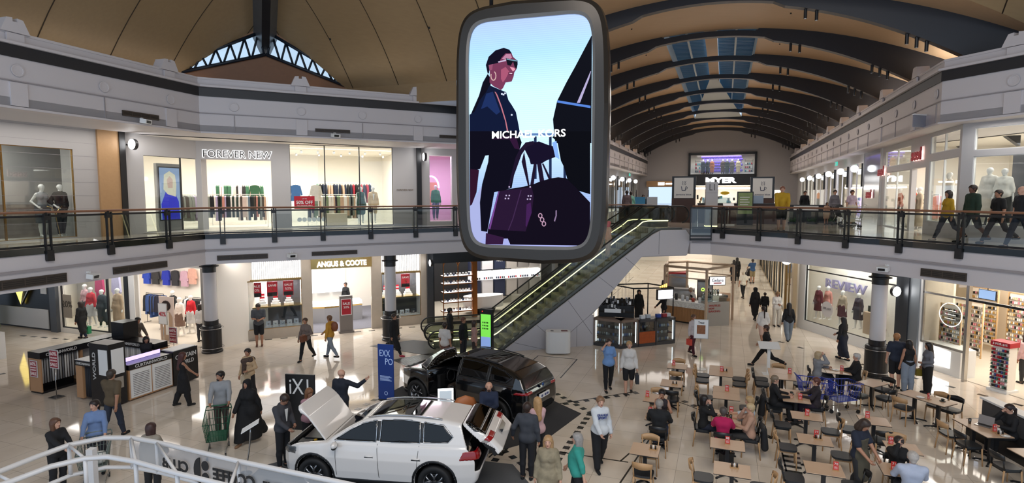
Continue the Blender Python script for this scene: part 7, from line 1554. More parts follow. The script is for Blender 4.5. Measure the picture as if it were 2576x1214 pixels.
for i in range(60): m.cb((random.uniform(.05, 1.45), random.uniform(-.05, .4), random.uniform(.25, .8)), (.08, .03, .14), random.choice((BKP, BKP, WT, CHROME, mat('pack grey', '555555'))), random.uniform(-.4, .4))
ob('packs', m, t)['kind'] = 'stuff'
m = MB(); m.cb((.6, -.08, .28), (.7, .02, .16), WT); ob('price_board', m, t)
t = thing('kiosk_pergola', 'black metal frame with hanging rail over the phone accessory kiosk', 'frame', (*p1, 0), f2.a)
def bar_(mb, a, b, r=.03, m=BKP): return mb.tube([a, b], r, m, 4)
for x, y in ((.9, .5), (2.65, .1), (2.3, 1.5), (.6, 1.8)): m = MB(); bar_(m, (x, y, .0 if y > .6 else 1.2), (x, y, 2.45)); ob('post', m, t)
m = MB(); bar_(m, (.9, .5, 2.43), (2.65, .1, 2.43)); bar_(m, (2.65, .1, 2.43), (2.3, 1.5, 2.43)); bar_(m, (.6, 1.8, 2.43), (2.3, 1.5, 2.43)); bar_(m, (.9, .5, 2.43), (.6, 1.8, 2.43)); bar_(m, (1.9, .25, 2.1), (2.65, .1, 2.1)); ob('rail', m, t)
t = thing('lit_sign', 'bright white lit sign box on the phone kiosk\'s black frame', 'sign', f2.w(2.25, .1, 1.95), f2.a); m = MB(); m.box(-.4, .4, 0, .12, -.02, .44, BKP); ob('case', m, t); m = MB(); m.box(-.37, .37, -.01, 0, .02, .4, mat('sign bright', 'f4f4ff', .5, em=1.6)); ob('panel', m, t)
m = MB()
for i in range(4): m.tube([(.1*i, 0, 0), (.1*i, 0, .06+.03*i)], .03, mat('amber light', 'ffb050', .5, em=3), 8)
ob('amber_lights', m, None, 'four amber lights on top of the phone kiosk sign', 'light', loc=f2.w(2.05, .2, 2.46), rz=f2.a)
for i, (x, y, c) in enumerate(((1.2, .25, 'd9dde0'), (1.5, .3, 'b8c0c8'), (2.0, .25, '2f4a9a'), (2.3, .25, 'a03038'), (2.5, .25, 'd0d4d8'))): m = MB(); m.box(-.1, .1, -.08, .08, 0, .14, mat('carton '+c, c, .5)); ob('carton', m, None, '%s carton on the phone kiosk counter' % ('pale', 'grey', 'blue', 'red', 'white')[i], 'carton', loc=f2.w(x, y, 1.16 if x < 1.7 else 1.16), rz=f2.a)
# ---------------------------------------------------------------- ice cream kiosk
g0, g1, g2, g3 = (7.85, 29.2), (9.5, 27.75), (10.75, 28.0), (11.4, 29.6); fa_, la_ = along(g0, g1); fb_, lb_ = along(g1, g2); fc_, lc_ = along(g2, g3); SLAT = mat('slatted oak', 'a87c52', .5)
t = thing('kiosk_counter', 'slatted timber counter with a marbled band, front of the ice cream kiosk', 'counter', (*g0, 0), fa_.a); m = MB(); m.box(0, la_, .03, .6, .08, .8, SLAT)
for i in range(int(la_/.06)): m.box(.06*i, .06*i+.035, 0, .03, .08, .8, SLAT)
ob('slats', m, t); m = MB(); m.box(0, la_, .05, .6, 0, .08, BKP); ob('plinth', m, t); m = MB(); m.box(-.02, la_, -.02, .62, .8, 1.08, mat('marbled terrazzo', 'd6d0c8', .3, noise=.6, nscale=14)); ob('marbled_band', m, t); m = MB(); m.box(-.02, la_, .0, .62, 1.08, 1.1, WT); ob('worktop', m, t)
t = thing('kiosk_counter', 'grey counter panel reading WAFFLES NOW BAKING, ice cream kiosk', 'counter', (*g1, 0), fb_.a); m = MB(); m.box(0, lb_, 0, .6, 0, 1.2, mat('warm grey panel', '9a948c', .5)); q = ob('body', m, t); WR = mat('waffle red', '9c3a34', .5)
for s_, z in (('WAFFLES', 1.02), ('NOW', .88), ('BAKING', .74)): text(s_, .1, WR, 'lettering', q, ((.46 if s_ != 'NOW' else .3), -.01, z), width=.62 if s_ != 'NOW' else .3, bold=.02)
t = thing('kiosk_counter', 'plain oak side counter of the ice cream kiosk', 'counter', (*g2, 0), fc_.a); m = MB(); m.box(0, lc_, 0, .5, 0, 1.35, SLAT); ob('body', m, t)
box(fb_, .05, lb_-.05, .08, .55, 1.21, 1.5, CG, 'glass_case', 'low glass case on the waffle counter', 'case')
t = thing('kiosk_pergola', 'pale timber post and beam frame over the ice cream kiosk', 'frame', (*g0, 0), fa_.a); PT = mat('pale timber post', 'c3ab92', .5); rel = lambda p: ((p[0]-g0[0])*cos(fa_.a)+(p[1]-g0[1])*sin(fa_.a), -(p[0]-g0[0])*sin(fa_.a)+(p[1]-g0[1])*cos(fa_.a))
cs = [rel(p) for p in (g0, g1, (11.4, 29.3), (9.6, 31.2), (8.4, 30.8))]
for c in cs: m = MB(); m.box(c[0]-.05, c[0]+.05, c[1]-.05, c[1]+.05, 0, 2.85, PT); ob('post', m, t)
m = MB()
for a, b in zip(cs, cs[1:]+cs[:1]): m.tube([(*a, 2.82), (*b, 2.82)], .06, PT, 4); m.tube([(*a, 2.3), (*b, 2.3)], .03, PT, 4)
ob('beam', m, t)
t = thing('lit_sign', 'rounded white lit sign hanging at the ice cream kiosk', 'sign', fb_.w(.55, -.05, 2.25), fb_.a-R(4)); m = MB(); m.box(-.42, .42, 0, .1, -.22, .22, BKP); ob('case', m, t); m = MB(); m.box(-.39, .39, -.01, 0, -.19, .19, mat('kiosk sign white', 'ffffff', .5, em=.75)); ob('panel', m, t); text('Gelare', .16, mat('navy letters', '23305a'), 'lettering', t, (0, -.02, .04), width=.6, bold=.01); m = MB(); m.box(-.2, .2, -.02, -.01, -.13, -.08, RED); ob('strip', m, t)
for i, (x, h, c, n_) in enumerate(((.5, .3, '2a2a2c', 'black'), (.85, .25, 'c9ccce', 'steel'), (1.1, .2, 'b8bcc0', 'grey'), (1.4, .16, 'a0402c', 'red'), (1.75, .22, 'e0e0de', 'white'))): m = MB(); m.lathe([(0, 0), (.08, 0), (.08, h), (.05, h+.03), (0, h+.03)], mat('jug '+c, c, .3), 12); ob('canister', m, None, '%s canister on the slatted kiosk counter' % n_, 'canister', loc=fa_.w(x, .3, 1.1))
for i in range(6): m = MB(); m.lathe([(0, 0), (.05, 0), (.06, .2), (.03, .26), (0, .26)], random.choice((CHROME, CG, BKP)), 10); ob('bottle', m, None, 'bottle or jar in the row beside the waffle case', 'bottle', 'jars beside the waffle case', loc=fb_.w(.2+.14*i, .45, 1.51))
m = MB(); m.tube([(.0+.07*cos(a), 0, .07*sin(a)) for a in np.linspace(0, 2*pi, 14)[:-1]], .02, mat('neon green', '9fe04a', .5, em=2), 5, True); ob('neon_ring', m, None, 'green neon ring in the ice cream kiosk', 'light', loc=fb_.w(.1, .5, 1.75))
for i, (x, y, w_, h_, c) in enumerate(((8.9, 30.3, 1.6, 1.5, '8d8a86'), (10.4, 30.6, .8, 1.9, '55504c'), (9.2, 31.6, 1.0, 2.2, 'a83030'))): m = MB(); m.box(-w_/2, w_/2, -.25, .25, 0, h_, mat('equipment '+c, c, .5)); m.box(-w_/2+.05, w_/2-.05, -.27, -.25, h_*.5, h_-.1, CHROME); ob('kiosk_equipment', m, None, ('low grey back counter', 'dark grey fridge', 'tall red-topped menu unit')[i]+' inside the ice cream kiosk', 'equipment', loc=(x, y, 0), rz=-A20)
# ---------------------------------------------------------------- white curved railing with cut letters in the foreground
t = thing('kiosk_canopy', 'white curved steel railing frame of a coffee kiosk in the lower left foreground', 'canopy', (0, 0, 0)); RW_ = mat('railing white', 'c9c7c6', .35)
ow = [(-8.2, 6.2), (-7.5, 7.0), (-7.1, 7.6), (-6.95, 8.08), (-6.78, 8.5), (-6.42, 8.76), (-6.0, 8.76), (-5.5, 8.6), (-3.93, 7.96), (-2.15, 7.3), (-.4, 6.6)]
inn = [(-7.9, 5.8), (-7.1, 6.7), (-6.68, 7.38), (-6.5, 7.8), (-6.2, 8.05), (-5.9, 8.1), (-5.4, 7.95), (-4.6, 7.6), (-3.7, 7.25), (-2.0, 6.6), (-.6, 6.1)]
def sq(pts, z, m_, r=.045): m_.tube([(x, y, z) for x, y in pts], r, RW_, 4); return m_
ob('outer_rail', sq(ow, 2.6, MB(), .042), t); ob('inner_rail', sq(inn, 2.6, MB(), .042), t); ob('outer_lower_rail', sq(ow, 2.12, MB(), .035), t); ob('inner_lower_rail', sq(inn, 2.12, MB(), .035), t)
for i in (2, 4, 6, 7, 8, 9): m = MB(); m.tube([(*ow[i], 2.1), (*ow[i], 2.6)], .035, RW_, 4); m.tube([(*ow[i], 2.6), (*inn[i], 2.6)], .025, RW_, 4); m.tube([(*inn[i], 2.1), (*inn[i], 2.6)], .035, RW_, 4); ob('post', m, t)
m = MB(); m.box(-6.4, -6.3, 8.33, 8.43, 0, 2.6, RW_); ob('column', m, t)
m = MB(); m.wallpoly(ow[6:], 2.14, 2.56, glassmat('frosted sign panel', 'c4c0be', .05, .35)); ob('sign_panel', m, t)
fS, lS = along((-2.15, 7.3), (-5.5, 8.6)); DKL = mat('sign dark letters', '141416', .6)
for s_, x, wd, h_ in (('CLUB', 3.15, .54, .17), ('COFFEE', 1.98, .8, .19), ('THE', 1.28, .3, .13)):
    p = fS.w(x, .05, 2.34); text(s_, h_, DKL, 'lettering', t, p, rz=fS.a, width=wd, bold=.03)
p = fS.w(2.63, .05, 2.34); m = MB()
m.plate([(.0, -.2), (.0, .2)]+[(.13*sin(a), .2*cos(a)) for a in np.linspace(.2, 3.0, 10)], -.005, .005, DKL)
for z in (.09, -.09): m.plate([(-.1+.07*cos(a), z+.075*sin(a)) for a in np.linspace(0, 2*pi, 15)[:-1]], -.005, .005, DKL)
m.v = [(-x, y, z) for x, y, z in m.v]; ob('emblem', m, t, loc=p, rz=fS.a+pi)
# ---------------------------------------------------------------- free-standing signs, bins and stands on the lower floor
t = thing('recycling_bin', 'white twin waste bin with rounded ends before the escalator wall', 'bin', (1.88, 23.0, 0), R(0)); m = MB(); m.prism([(.5*np.sign(cos(a))*abs(cos(a))**.5, .3*np.sign(sin(a))*abs(sin(a))**.7) for a in np.linspace(0, 2*pi, 25)[:-1]], .05, .92, WT); ob('body', m, t)
m = MB(); m.box(.12, .38, -.1, .1, .92, .926, mat('bin opening red', '6e2a2a')); m.lathe([(0, 0), (.07, 0)], BKP, 14, (-.25, 0, .926)); ob('openings', m, t); m = MB(); [m.cyl((x, y), .03, 0, .05, CHROME, 8) for x in (-.35, .35) for y in (-.15, .15)]; ob('foot', m, t)
t = thing('digital_totem', 'black digital totem with a green screen at the foot of the escalators', 'sign', (-1.0, 22.35, 0), R(-25)); m = MB(); m.box(-.27, .27, -.08, .08, 0, 1.95, BKP); ob('body', m, t); m = MB(); m.box(-.22, .22, -.09, -.08, .5, 1.75, mat('totem green', '6fc94a', .4, em=.9)); m.box(-.22, .22, -.092, -.09, .3, .85, mat('totem blue', '7f9ad0', .4, em=.7)); m.ball((-.15, -.085, 1.86), .018, mat('red dot', 'ff3020', em=3), 6); q = ob('display', m, t)
m = MB()
for i in range(12): m.box(-.14+.07*(i % 4), -.1+.07*(i % 4), -.094, -.092, 1.15+.12*(i//4), 1.21+.12*(i//4), DKL)
ob('print', m, q)
m = MB(); m.box(-.27, .27, -.015, .015, 0, 1.78, mat('banner blue', '1f3f8a', .4)); m.box(-.27, .27, -.05, .05, 0, .03, CHROME); t = ob('banner', m, None, 'tall blue EXPO banner standing left of the black car', 'banner', loc=(-3.95, 17.6, 0), rz=R(-16)); LB = mat('banner pale blue', 'a9c0e8', .5, em=.15)
text('EXX', .2, LB, 'lettering', t, (-.02, -.022, 1.5), width=.36); text('PO', .2, LB, 'lettering', t, (.12, -.022, 1.24), width=.26)
m = MB(); [m.box(-.2, .2-.05*(i % 3), -.02, -.016, .62+.035*i, .635+.035*i, LB) for i in range(5)]; ob('small_print', m, t); m = MB(); m.lathe([(.06, 0), (.045, 0)], LB, 16); m.v = [(x, -.018, y+.22) for x, y, z in m.v]; ob('round_emblem', m, t)
m = MB(); m.box(-.42, .42, -.03, .03, 0, 1.55, BKP); t = ob('banner', m, None, 'black board with large white lettering behind the raised bonnet', 'banner', loc=(-5.78, 15.3, 0), rz=R(-8)); text('iX1', .42, WT, 'lettering', t, (-.02, -.04, 1.22), width=.55)
t = thing('lit_sign', 'small white framed lit sign on a post behind the white car', 'sign', (-1.72, 14.5, 0), R(8)); m = MB(); m.tube([(0, 0, 0), (0, 0, 1.0)], .02, CHROME, 6); m.cyl((0, 0), .18, 0, .02, CHROME, 16); ob('stand', m, t); m = MB(); m.box(-.2, .2, -.03, .03, .95, 1.42, mat('sign frame glow', 'f4f8ff', .5, em=2.2)); m.box(-.16, .16, -.034, -.03, .99, 1.38, mat('sign inner grey', 'aab4bc', .5, em=.6)); ob('panel', m, t)
t = thing('info_stand', 'curved steel stand with a tilted white spec card by the white car', 'stand', U(628, 1190), R(-70)); m = MB(); m.tube([(0, .15*sin(a*1.2)-.1, 1.1*a/1.3) for a in np.linspace(0, 1.3, 9)], .018, CHROME, 6); m.cyl((0, -.1), .16, 0, .015, CHROME, 16); ob('stand', m, t); m = MB(); m.cb((0, .05, 1.12), (.3, .42, .012), WT, 0, .5); ob('card', m, t)
m = MB(); LT = mat('seat tan leather', 'b0693a', .5); m.ball((0, 0, .42), .34, LT, 8, (1, .9, .3)); m.ball((0, .26, .62), .34, LT, 8, (1, .3, .75)); m.tube([(0, 0, 0), (0, 0, .4)], .03, BKP, 6); m.cyl((0, 0), .22, 0, .02, BKP, 16); ob('lounge_chair', m, None, 'tan leather lounge chair beside the seated man in navy', 'chair', loc=(-1.25, 15.25, .02), rz=R(10))
t, b_ = easel(U(1761, 928), R(-14), .52, .72, 1.15, 'white framed poster headed Treat on a steel stand behind the tables', WT, [('Treat', .09, DKL, .6, .22)], base=.22); m = MB(); m.box(-.15, .15, -.022, -.017, 1.33, 1.66, mat('treat photo', '8a5a3a', .6, noise=.6, nscale=14)); ob('photo', m, b_)
t = thing('menu_lectern', 'white menu lectern at the rear edge of the café tables', 'lectern', U(1932, 940), R(-10)); m = MB(); m.box(-.05, .05, -.03, .03, 0, 1.0, WT); m.box(-.2, .2, -.15, .15, 0, .03, WT); ob('stand', m, t); m = MB(); m.cb((0, 0, 1.05), (.7, .4, .02), WT, 0, .45); ob('top', m, t)
def trolley(x, y, rz, col, label, child=False):
    t = thing('shopping_trolley', label, 'trolley', (x, y, 0), R(rz)); c = mat('trolley '+col, col, .4); m = MB(); b0 = [(-.22, -.35, .42), (.22, -.35, .42), (.22, .35, .42), (-.22, .35, .42)]; b1 = [(-.3, -.45, .95), (.3, -.45, .95), (.27, .5, .9), (-.27, .5, .9)]
    for P in (b0, b1): m.tube([*P], .014, c, 5, True)
    for i in range(4):
        a, b, a1, b1_ = b0[i], b0[(i+1) % 4], b1[i], b1[(i+1) % 4]
        for k in range(9): s_ = k/8; m.tube([tuple(a[j]+(b[j]-a[j])*s_ for j in range(3)), tuple(a1[j]+(b1_[j]-a1[j])*s_ for j in range(3))], .006, c, 4)
        for h_ in (.3, .6): m.tube([tuple(a[j]+(a1[j]-a[j])*h_ for j in range(3)), tuple(b[j]+(b1_[j]-b[j])*h_ for j in range(3))], .006, c, 4)
    m.add(b0, [(0, 1, 2, 3)], c); ob('basket', m, t)
    m = MB(); m.tube([(-.28, -.5, 1.03), (.28, -.5, 1.03)], .018, c, 6); m.tube([(-.28, -.5, 1.03), (-.3, -.45, .95)], .012, c, 5); m.tube([(.28, -.5, 1.03), (.3, -.45, .95)], .012, c, 5); ob('handle', m, t)
    m = MB()
    for s_ in (-.22, .22): m.tube([(s_, -.42, .9), (s_, -.3, .15), (s_*.9, .42, .13)], .014, CHROME, 5)
    ob('chassis', m, t)
    for x_, y_ in ((-.22, -.3), (.22, -.3), (-.2, .42), (.2, .42)): m = MB(); m.lathe([(0, -.015), (.06, -.015), (.06, .015), (0, .015)], BKP, 12, smooth=False); m.v = [(z+x_, y2+y_, x2+.06) for x2, y2, z in m.v]; ob('wheel', m, t)
    return t
trolley(9.05, 16.75, -100, '2238a0', 'blue shopping trolley parked behind the floral-top woman'); trolley(9.75, 16.55, -75, '223a9c', 'second blue shopping trolley nearer the grey-hooded woman')
# ---------------------------------------------------------------- upper corridor kiosk and fittings
z0 = 4.952
t = thing('level_totem', 'white square totem marked L1 on the upper floor', 'sign', (9.6, 27.7, z0), R(-14)); m = MB(); m.box(-.27, .27, -.27, .27, 0, 2.1, mat('totem white', 'c9c5c4', .35)); ob('body', m, t); text('L1', .3, mat('grey letters', '55504e'), 'lettering', t, (0, -.28, 1.85), width=.24); m = MB(); m.box(-.275, .275, -.275, .275, 1.58, 1.59, WHT2); m.box(-.28, .28, -.28, .28, .0, .02, LED); ob('joint', m, t)
def cupsign(x, y, rz, label):
    t = thing('cafe_sign', label, 'sign', (x, y, z0), R(rz)); m = MB(); m.box(-.62, .62, 0, .3, 0, 1.3, mat('walnut panel', '4a3028', .5)); m.box(-.62, .62, .05, .3, 1.3, 2.5, BKP); ob('post_panel', m, t); m = MB(); m.box(-.5, .5, -.02, .05, 1.32, 2.42, mat('sign ivory', 'bcb8b2', .5, em=.15)); p = ob('panel', m, t); NB = mat('cup navy', '2a3050')
    m = MB(); m.plate([(-.13, 1.95), (-.1, 1.72), (.1, 1.72), (.13, 1.95), (.1, 1.95), (.07, 1.75), (-.07, 1.75), (-.1, 1.95)], -.03, -.02, NB); m.tube([(.13, -.025, 1.93), (.2, -.025, 1.9), (.18, -.025, 1.82), (.1, -.025, 1.8)], .012, NB, 5); [m.tube([(x_, -.025, 2.02), (x_+.03, -.025, 2.1), (x_, -.025, 2.16), (x_+.03, -.025, 2.24)], .01, NB, 4) for x_ in (-.08, 0, .08)]; ob('cup_emblem', m, p); text('jamaica blue', .1, NB, 'lettering', p, (0, -.03, 1.5), width=.8, bold=.01); return t
cupsign(9.3, 31.2, -20, 'coffee cup sign on a walnut panel, left side of the upper café'); cupsign(14.0, 32.2, -20, 'cup sign on a walnut panel at the right of the upper café')
t = thing('cafe_counter', 'brown fronted counter of the upper café', 'counter', (9.9, 30.6, z0), R(-20)); m = MB(); m.box(0, 4.2, 0, .8, 0, 1.0, mat('walnut panel')); m.box(-.02, 4.2, -.05, .8, 1.0, 1.05, BKP); ob('body', m, t); m = MB(); m.box(.2, 1.6, .1, .6, 1.05, 1.35, CG); m.box(2.2, 3.2, .1, .6, 1.05, 1.45, mat('steel case', '8a8f94', .3, .8)); ob('display_case', m, t)
t = thing('a_frame_sign', 'green A-frame menu board on the upper floor', 'sign', (11.6, 28.6, z0), R(-16)); m = MB(); m.box(-.38, .38, 0, .06, 0, 1.65, BKP); ob('frame', m, t); m = MB(); m.box(-.33, .33, -.01, 0, .55, 1.6, mat('menu green', '7a8a58', .5, em=.1, noise=.3, nscale=4)); b_ = ob('poster', m, t); m = MB(); [m.box(-.25, .2-.06*(i % 2), -.016, -.01, 1.35-.12*i, 1.39-.12*i, WT) for i in range(4)]; ob('print', m, b_)
m = MB(); m.box(-.3, .3, -.02, .02, 0, .03, WT); m.cb((0, 0, 1.0), (.5, .3, .02), WT, 0, .4); m.tube([(0, 0, 0), (0, 0, 1.0)], .02, CHROME, 6); ob('menu_lectern', m, None, 'small white lectern beside the green menu board', 'lectern', loc=(10.7, 28.4, z0), rz=R(-16))
m = MB(); m.box(0, 4.4, 0, .5, 0, .75, mat('planter brown', '4a4038', .5)); m.box(0, 4.4, -.02, .52, .75, .82, OAK); ob('counter_ledge', m, None, 'long dark ledge with timber top behind the escalator landing', 'ledge', loc=(6.2, 33.2, z0), rz=R(-6))
for i, (x, c) in enumerate(((7.4, '3a86b0'), (8.1, 'b8bcc0'))): m = MB(); m.box(-.3, .3, -.2, .2, 0, .55, mat('box '+c, c, .5)); m.tube([(-.2, 0, .5), (-.2, 0, .95)], .03, BKP, 6); ob('cafe_machine', m, None, ('blue', 'pale grey')[i]+' box with a dark grinder on the long dark ledge', 'machine', loc=(x, 33.35, z0+.83), rz=R(-6))
m = MB(); m.box(-1.1, 1.1, 0, .5, 0, .95, BKP); m.box(-.9, .3, -.02, 0, .6, .9, WT); ob('cafe_counter', m, None, 'black counter at the right end of the upper café', 'counter', loc=(16.2, 31.0, z0), rz=R(-24))
for i, x in enumerate((14.6, 15.4, 16.2, 17.0)):
    m = MB(); m.box(-.25, .25, -.12, .12, 0, .1, BKP)
    for j in range(16): a = random.uniform(0, 6.3); m.tube([(random.uniform(-.2, .2), 0, .1), (random.uniform(-.3, .3), random.uniform(-.15, .15), random.uniform(.2, .38))], .022, mat('leaf green', '33552c', .6), 4, r1=.004)
    ob('potted_plant', m, None, 'low green plant in the trough row on the upper café\'s right edge', 'plant', 'plants along the upper café edge', loc=(x, 29.8-.42*(x-14.6), z0+.9 if 0 else z0), rz=R(-24))
trolley(15.6, 26.3, 70, 'b9b9b4', 'pale metal shopping trolley on the upper floor').location[2] = z0
def exitsign(f, s, z, label):
    t = ob('exit_sign', (lambda m: m.box(-.32, .32, -.03, .03, -.12, .12, mat('exit teal', '2f9a8a', .5, em=1.2)))(MB()), None, label, 'sign', loc=f.w(s, -.5, z), rz=f.a); m = MB(); m.box(-.2, -.06, -.036, -.03, -.08, .08, WT); m.box(.04, .22, -.036, -.03, -.03, .03, WT); ob('pictogram', m, t); return t
exitsign(LC, 30, 8.45, 'green exit sign on the left of the upper corridor'); exitsign(RW, X(19.5), 8.45, 'green exit sign on the right of the upper corridor')
m = MB(); m.box(-.3, .3, -.02, .02, -.2, .2, glassmat('edge lit sign glass', 'b9c4e8', .1, .25)); m.box(-.32, .32, -.03, .03, .2, .24, WT); ob('exit_sign', m, None, 'clear edge-lit sign hung below the right upper fascia corner', 'sign', loc=(*nu(6.2, 23.6), 8.95), rz=R(20))
# ---------------------------------------------------------------- people on the lower floor
def handbag(root, info, nm, col, label, w_=.3, h_=.24, long=.25, cat='bag'):
    m = MB(); m.cb((0, 0, -long-h_/2), (w_*.45, w_, h_), mat('bag '+col, col, .5)); m.tube([(0, -w_*.3, -long), (0, 0, 0), (0, w_*.3, -long)], .01, MATS['bag '+col], 5); return inhand(root, info, nm, m, 'handbag', label, cat)
def phone(root, info, nm, label):
    m = MB(); m.cb((0, .0, .02), (.075, .012, .14), BKP, 0, -.9); return inhand(root, info, nm, m, 'phone', label, 'phone')
PAT = mat('patterned fabric', '4a3a30', .85, noise=.9, nscale=22); FLOR = mat('floral fabric', '2a2328', .85, noise=1.0, nscale=14); STR = mat('striped knit', '5a5048', .85, noise=.5, nscale=16); CAMO = mat('camouflage fabric', '8a7f68', .85, noise=.5, nscale=10)
r, i = person('person in a grey T-shirt and black shorts looking at a phone by the jeweller\'s window', U(653, 870), -70, 1.84, 'm', top='4a4d52', bot='17181b', tt='tee', bt='shorts', arms='phone', look=28, wide=1.12, shoe='6a4a3a'); phone(r, i, 'R', 'dark phone held by the person in the grey T-shirt')
r, i = person('person in a grey-brown knit walking past the jeweller with a brown shoulder bag', U(771, 906), -105, 1.7, 'f', top='6f625c', bot='15161a', stride=18, arms='bag', hc='4a3628'); handbag(r, i, 'L', '6b3f2a', 'brown bag against the grey-brown knit', long=.0)
r, i = person('person in a mustard top, pale jeans and brown backpack walking left', U(832, 900), 165, 1.72, 'm', top='b8862c', bot='7a8490', stride=16, arms='hold', hc='6a4a30')
m = MB(); m.ball((0, 0, 0), .17, mat('bag 7a4426', '7a4426', .5), 10, (.9, .6, 1.2)); ob('backpack', m, None, 'brown backpack on the person in the mustard top', 'backpack', loc=(U(832, 900)[0]+.2, U(832, 900)[1]-.06, 1.28), rz=0)
person('person in black striding out behind the second column in red shoes', U(992, 893), -20, 1.75, 'm', top='151517', bot='17171a', stride=26, shoe='b03048', tt='coat')
r, i = person('person in a cream jacket wrapped in a dark patterned scarf, behind the black-robed one', U(628, 1010), -100, 1.68, 'f', top='b59a78', bot='1b1a1c', tt='long', bt='trousers', stride=8, arms='bag', scarf=PAT, hc='1c1512'); handbag(r, i, 'L', 'b8a88f', 'cream bag carried by the person in the patterned scarf', long=.1)
person('person in a flowing black robe and headscarf striding beside the green trolley', U(628, 1112), -100, 1.7, 'f', top='101012', bot='101012', tt='robe', bt='abaya', hair='scarf', hc='0f0f11', stride=20, arms='swing', shoe='8a6a50', turn=10)
X_, Y_ = U(543, 1118); person('person in a pale grey sweater pushing the tall green trolley', (X_-.05, Y_+.45), -68, 1.78, 'm', top='8e9093', bot='3a2f2a', arms='push', turn=45, hc='15110f', beard=True)
trolley(X_+.28, Y_-.42, -158, '1f5a40', 'tall green shopping trolley pushed by the person in the grey sweater')
r, i = person('young person in a dark grey suit looking down at the white car\'s engine', U(714, 1176), -25, 1.8, 'm', top='3b3b40', bot='16161a', tt='jacket', look=35, arms=((.12, .3, 1.02), (-.14, .22, 1.04)), hc='2f211a', opens=True)
person('person in a pink blouse standing behind the young person in the dark suit', (U(714, 1176)[0]+.35, U(714, 1176)[1]+.75), -35, 1.66, 'f', top='a8808a', bot='1b1b20', hair='bob', hc='7a5236', look=15, arms='fold')
person('bald person in a navy suit pointing to the right behind the raised bonnet', (-4.55, 14.95), 75, 1.78, 'm', top='1f2430', bot='1b1f2a', tt='jacket', hair='bald', arms=((.64, .1, 1.5), (-.26, .04, .82)), turn=20, skin='fair')
r, i = person('person in sleeveless black clothes with long auburn hair beside the curtain kiosk\'s right counter', U(464, 1020), 40, 1.66, 'f', top='141417', bot='141417', tt='vest', bt='wide', hair='long', hc='4a2620', arms='hold', stride=10)
person('person with dark shoulder-length hair behind the curtain kiosk counter', KF.w(2.75, 2.0)[:2], -50, 1.62, 'f', top='1d1d22', bot='1d1d22', tt='jacket', hair='bob', hc='1b1412', look=15, arms='fold')
person('person in a striped brown sweater reaching forward behind the curtain kiosk', U(345, 905), -20, 1.7, 'm', pattern=STR, bot='2a2a30', arms=((.15, .55, 1.05), (-.15, .5, 1.0)), lean=12, hc='1f1814')
r, i = person('person in a dark coat carrying a green bag past the bank front', U(208, 852), 170, 1.7, 'f', top='17171a', bot='1a2036', tt='coat', hair='bob', hc='2a1c18', stride=14); handbag(r, i, 'R', '2f8f60', 'bright green bag carried past the bank front', .36, .34)
person('person in an olive brown T-shirt and jeans walking away from the camera', U(288, 1100), 80, 1.84, 'm', top='5a4c38', bot='252c3a', tt='tee', bt='jeans', stride=14, arms='swingb', hc='3a3028', wide=1.15)
X_, Y_ = U(240, 1195); person('person in a light blue sweater with a dark ponytail pushing a trolley', (X_, Y_+.1), -60, 1.72, 'f', top='6d84ac', bot='2a2c34', hair='pony', hc='241714', arms='push', turn=35, skin='fair')
trolley(X_+.32, Y_-.42, -150, '6f7a74', 'shopping trolley pushed by the person in the light blue sweater')
m = MB(); m.ball((0, 0, 0), .2, mat('shopping bag white', 'cfcfc8', .6), 8, (1, .9, .7)); ob('shopping_bag', m, None, 'white shopping bag in the light blue sweater person\'s trolley', 'bag', loc=(X_+.4, Y_-.4, .62))
person('person in black with short brown hair leaning on the light blue sweater person\'s trolley', U(150, 1238), -20, 1.64, 'f', top='17171a', bot='15161a', hair='bob', hc='5a3c2a', arms=((.1, .5, 1.12), (-.05, .5, 1.12)), turn=-15, skin='fair')
person('person in a beige hooded coat seen from behind, beyond the white railing', U(388, 1258), 85, 1.66, 'f', top='8d8578', bot='1a1a1c', tt='hoodie', hair='bob', hc='3a2420', arms='hold')
bx, by = -.62, 15.05
m = MB(); m.cyl((0, 0), .2, .44, .5, BKP, 20); m.tube([(0, 0, 0), (0, 0, .45)], .03, CHROME, 6); m.cyl((0, 0), .22, 0, .02, CHROME, 20); ob('stool', m, None, 'round black stool under the bald seated person in navy', 'stool', loc=(bx, by-.02, .02))
person('bald bearded person in a navy suit sitting beside the black car', (bx, by), -88, 1.8, 'm', top='222c44', bot='1f2840', tt='jacket', pose='sit', arms='lap', hair='bald', beard=True, hc='2f2420', skin='fair', z=.02)
person('person in a dark grey suit seen from behind near the white car\'s tailgate', U(1326, 1204), 75, 1.76, 'm', top='3a3d44', bot='191a1f', tt='jacket', hc='2f1e16', arms=((.26, .05, .85), (-.36, .1, .95)))
person('blonde person in a pale pink sweater beside the grey suit', U(1352, 1172), 105, 1.66, 'f', top='c4a0a2', bot='17171a', hair='long', hc='b08a5c', arms='hold', skin='fair')
person('blonde person in a camouflage jacket walking at the bottom edge', U(1378, 1300), -100, 1.68, 'f', pattern=CAMO, bot='3a3a34', tt='coat', hair='long', hc='a8845c', stride=14, skin='fair', opens=False)
person('grey-haired person in a turquoise top walking at the bottom edge', U(1452, 1292), 170, 1.68, 'f', top='2f8f82', bot='15151a', hair='bob', hc='8c8884', stride=12, arms='swing', tt='mid', skin='fair', wide=1.15)
r, i = person('person in a white sweatshirt with navy lettering and black trousers', U(1508, 1178), -80, 1.74, 'f', top='c9cdd0', bot='15161a', tt='hoodie', bt='wide', stride=12, hair='short', hc='7a5a40', arms='hold', skin='fair', shoe='1a1a1c')
q = i['T'](0, .178, .36)*i['s']; NV = mat('letter navy', '1f3478', .6); a_ = R(-80)-pi/2
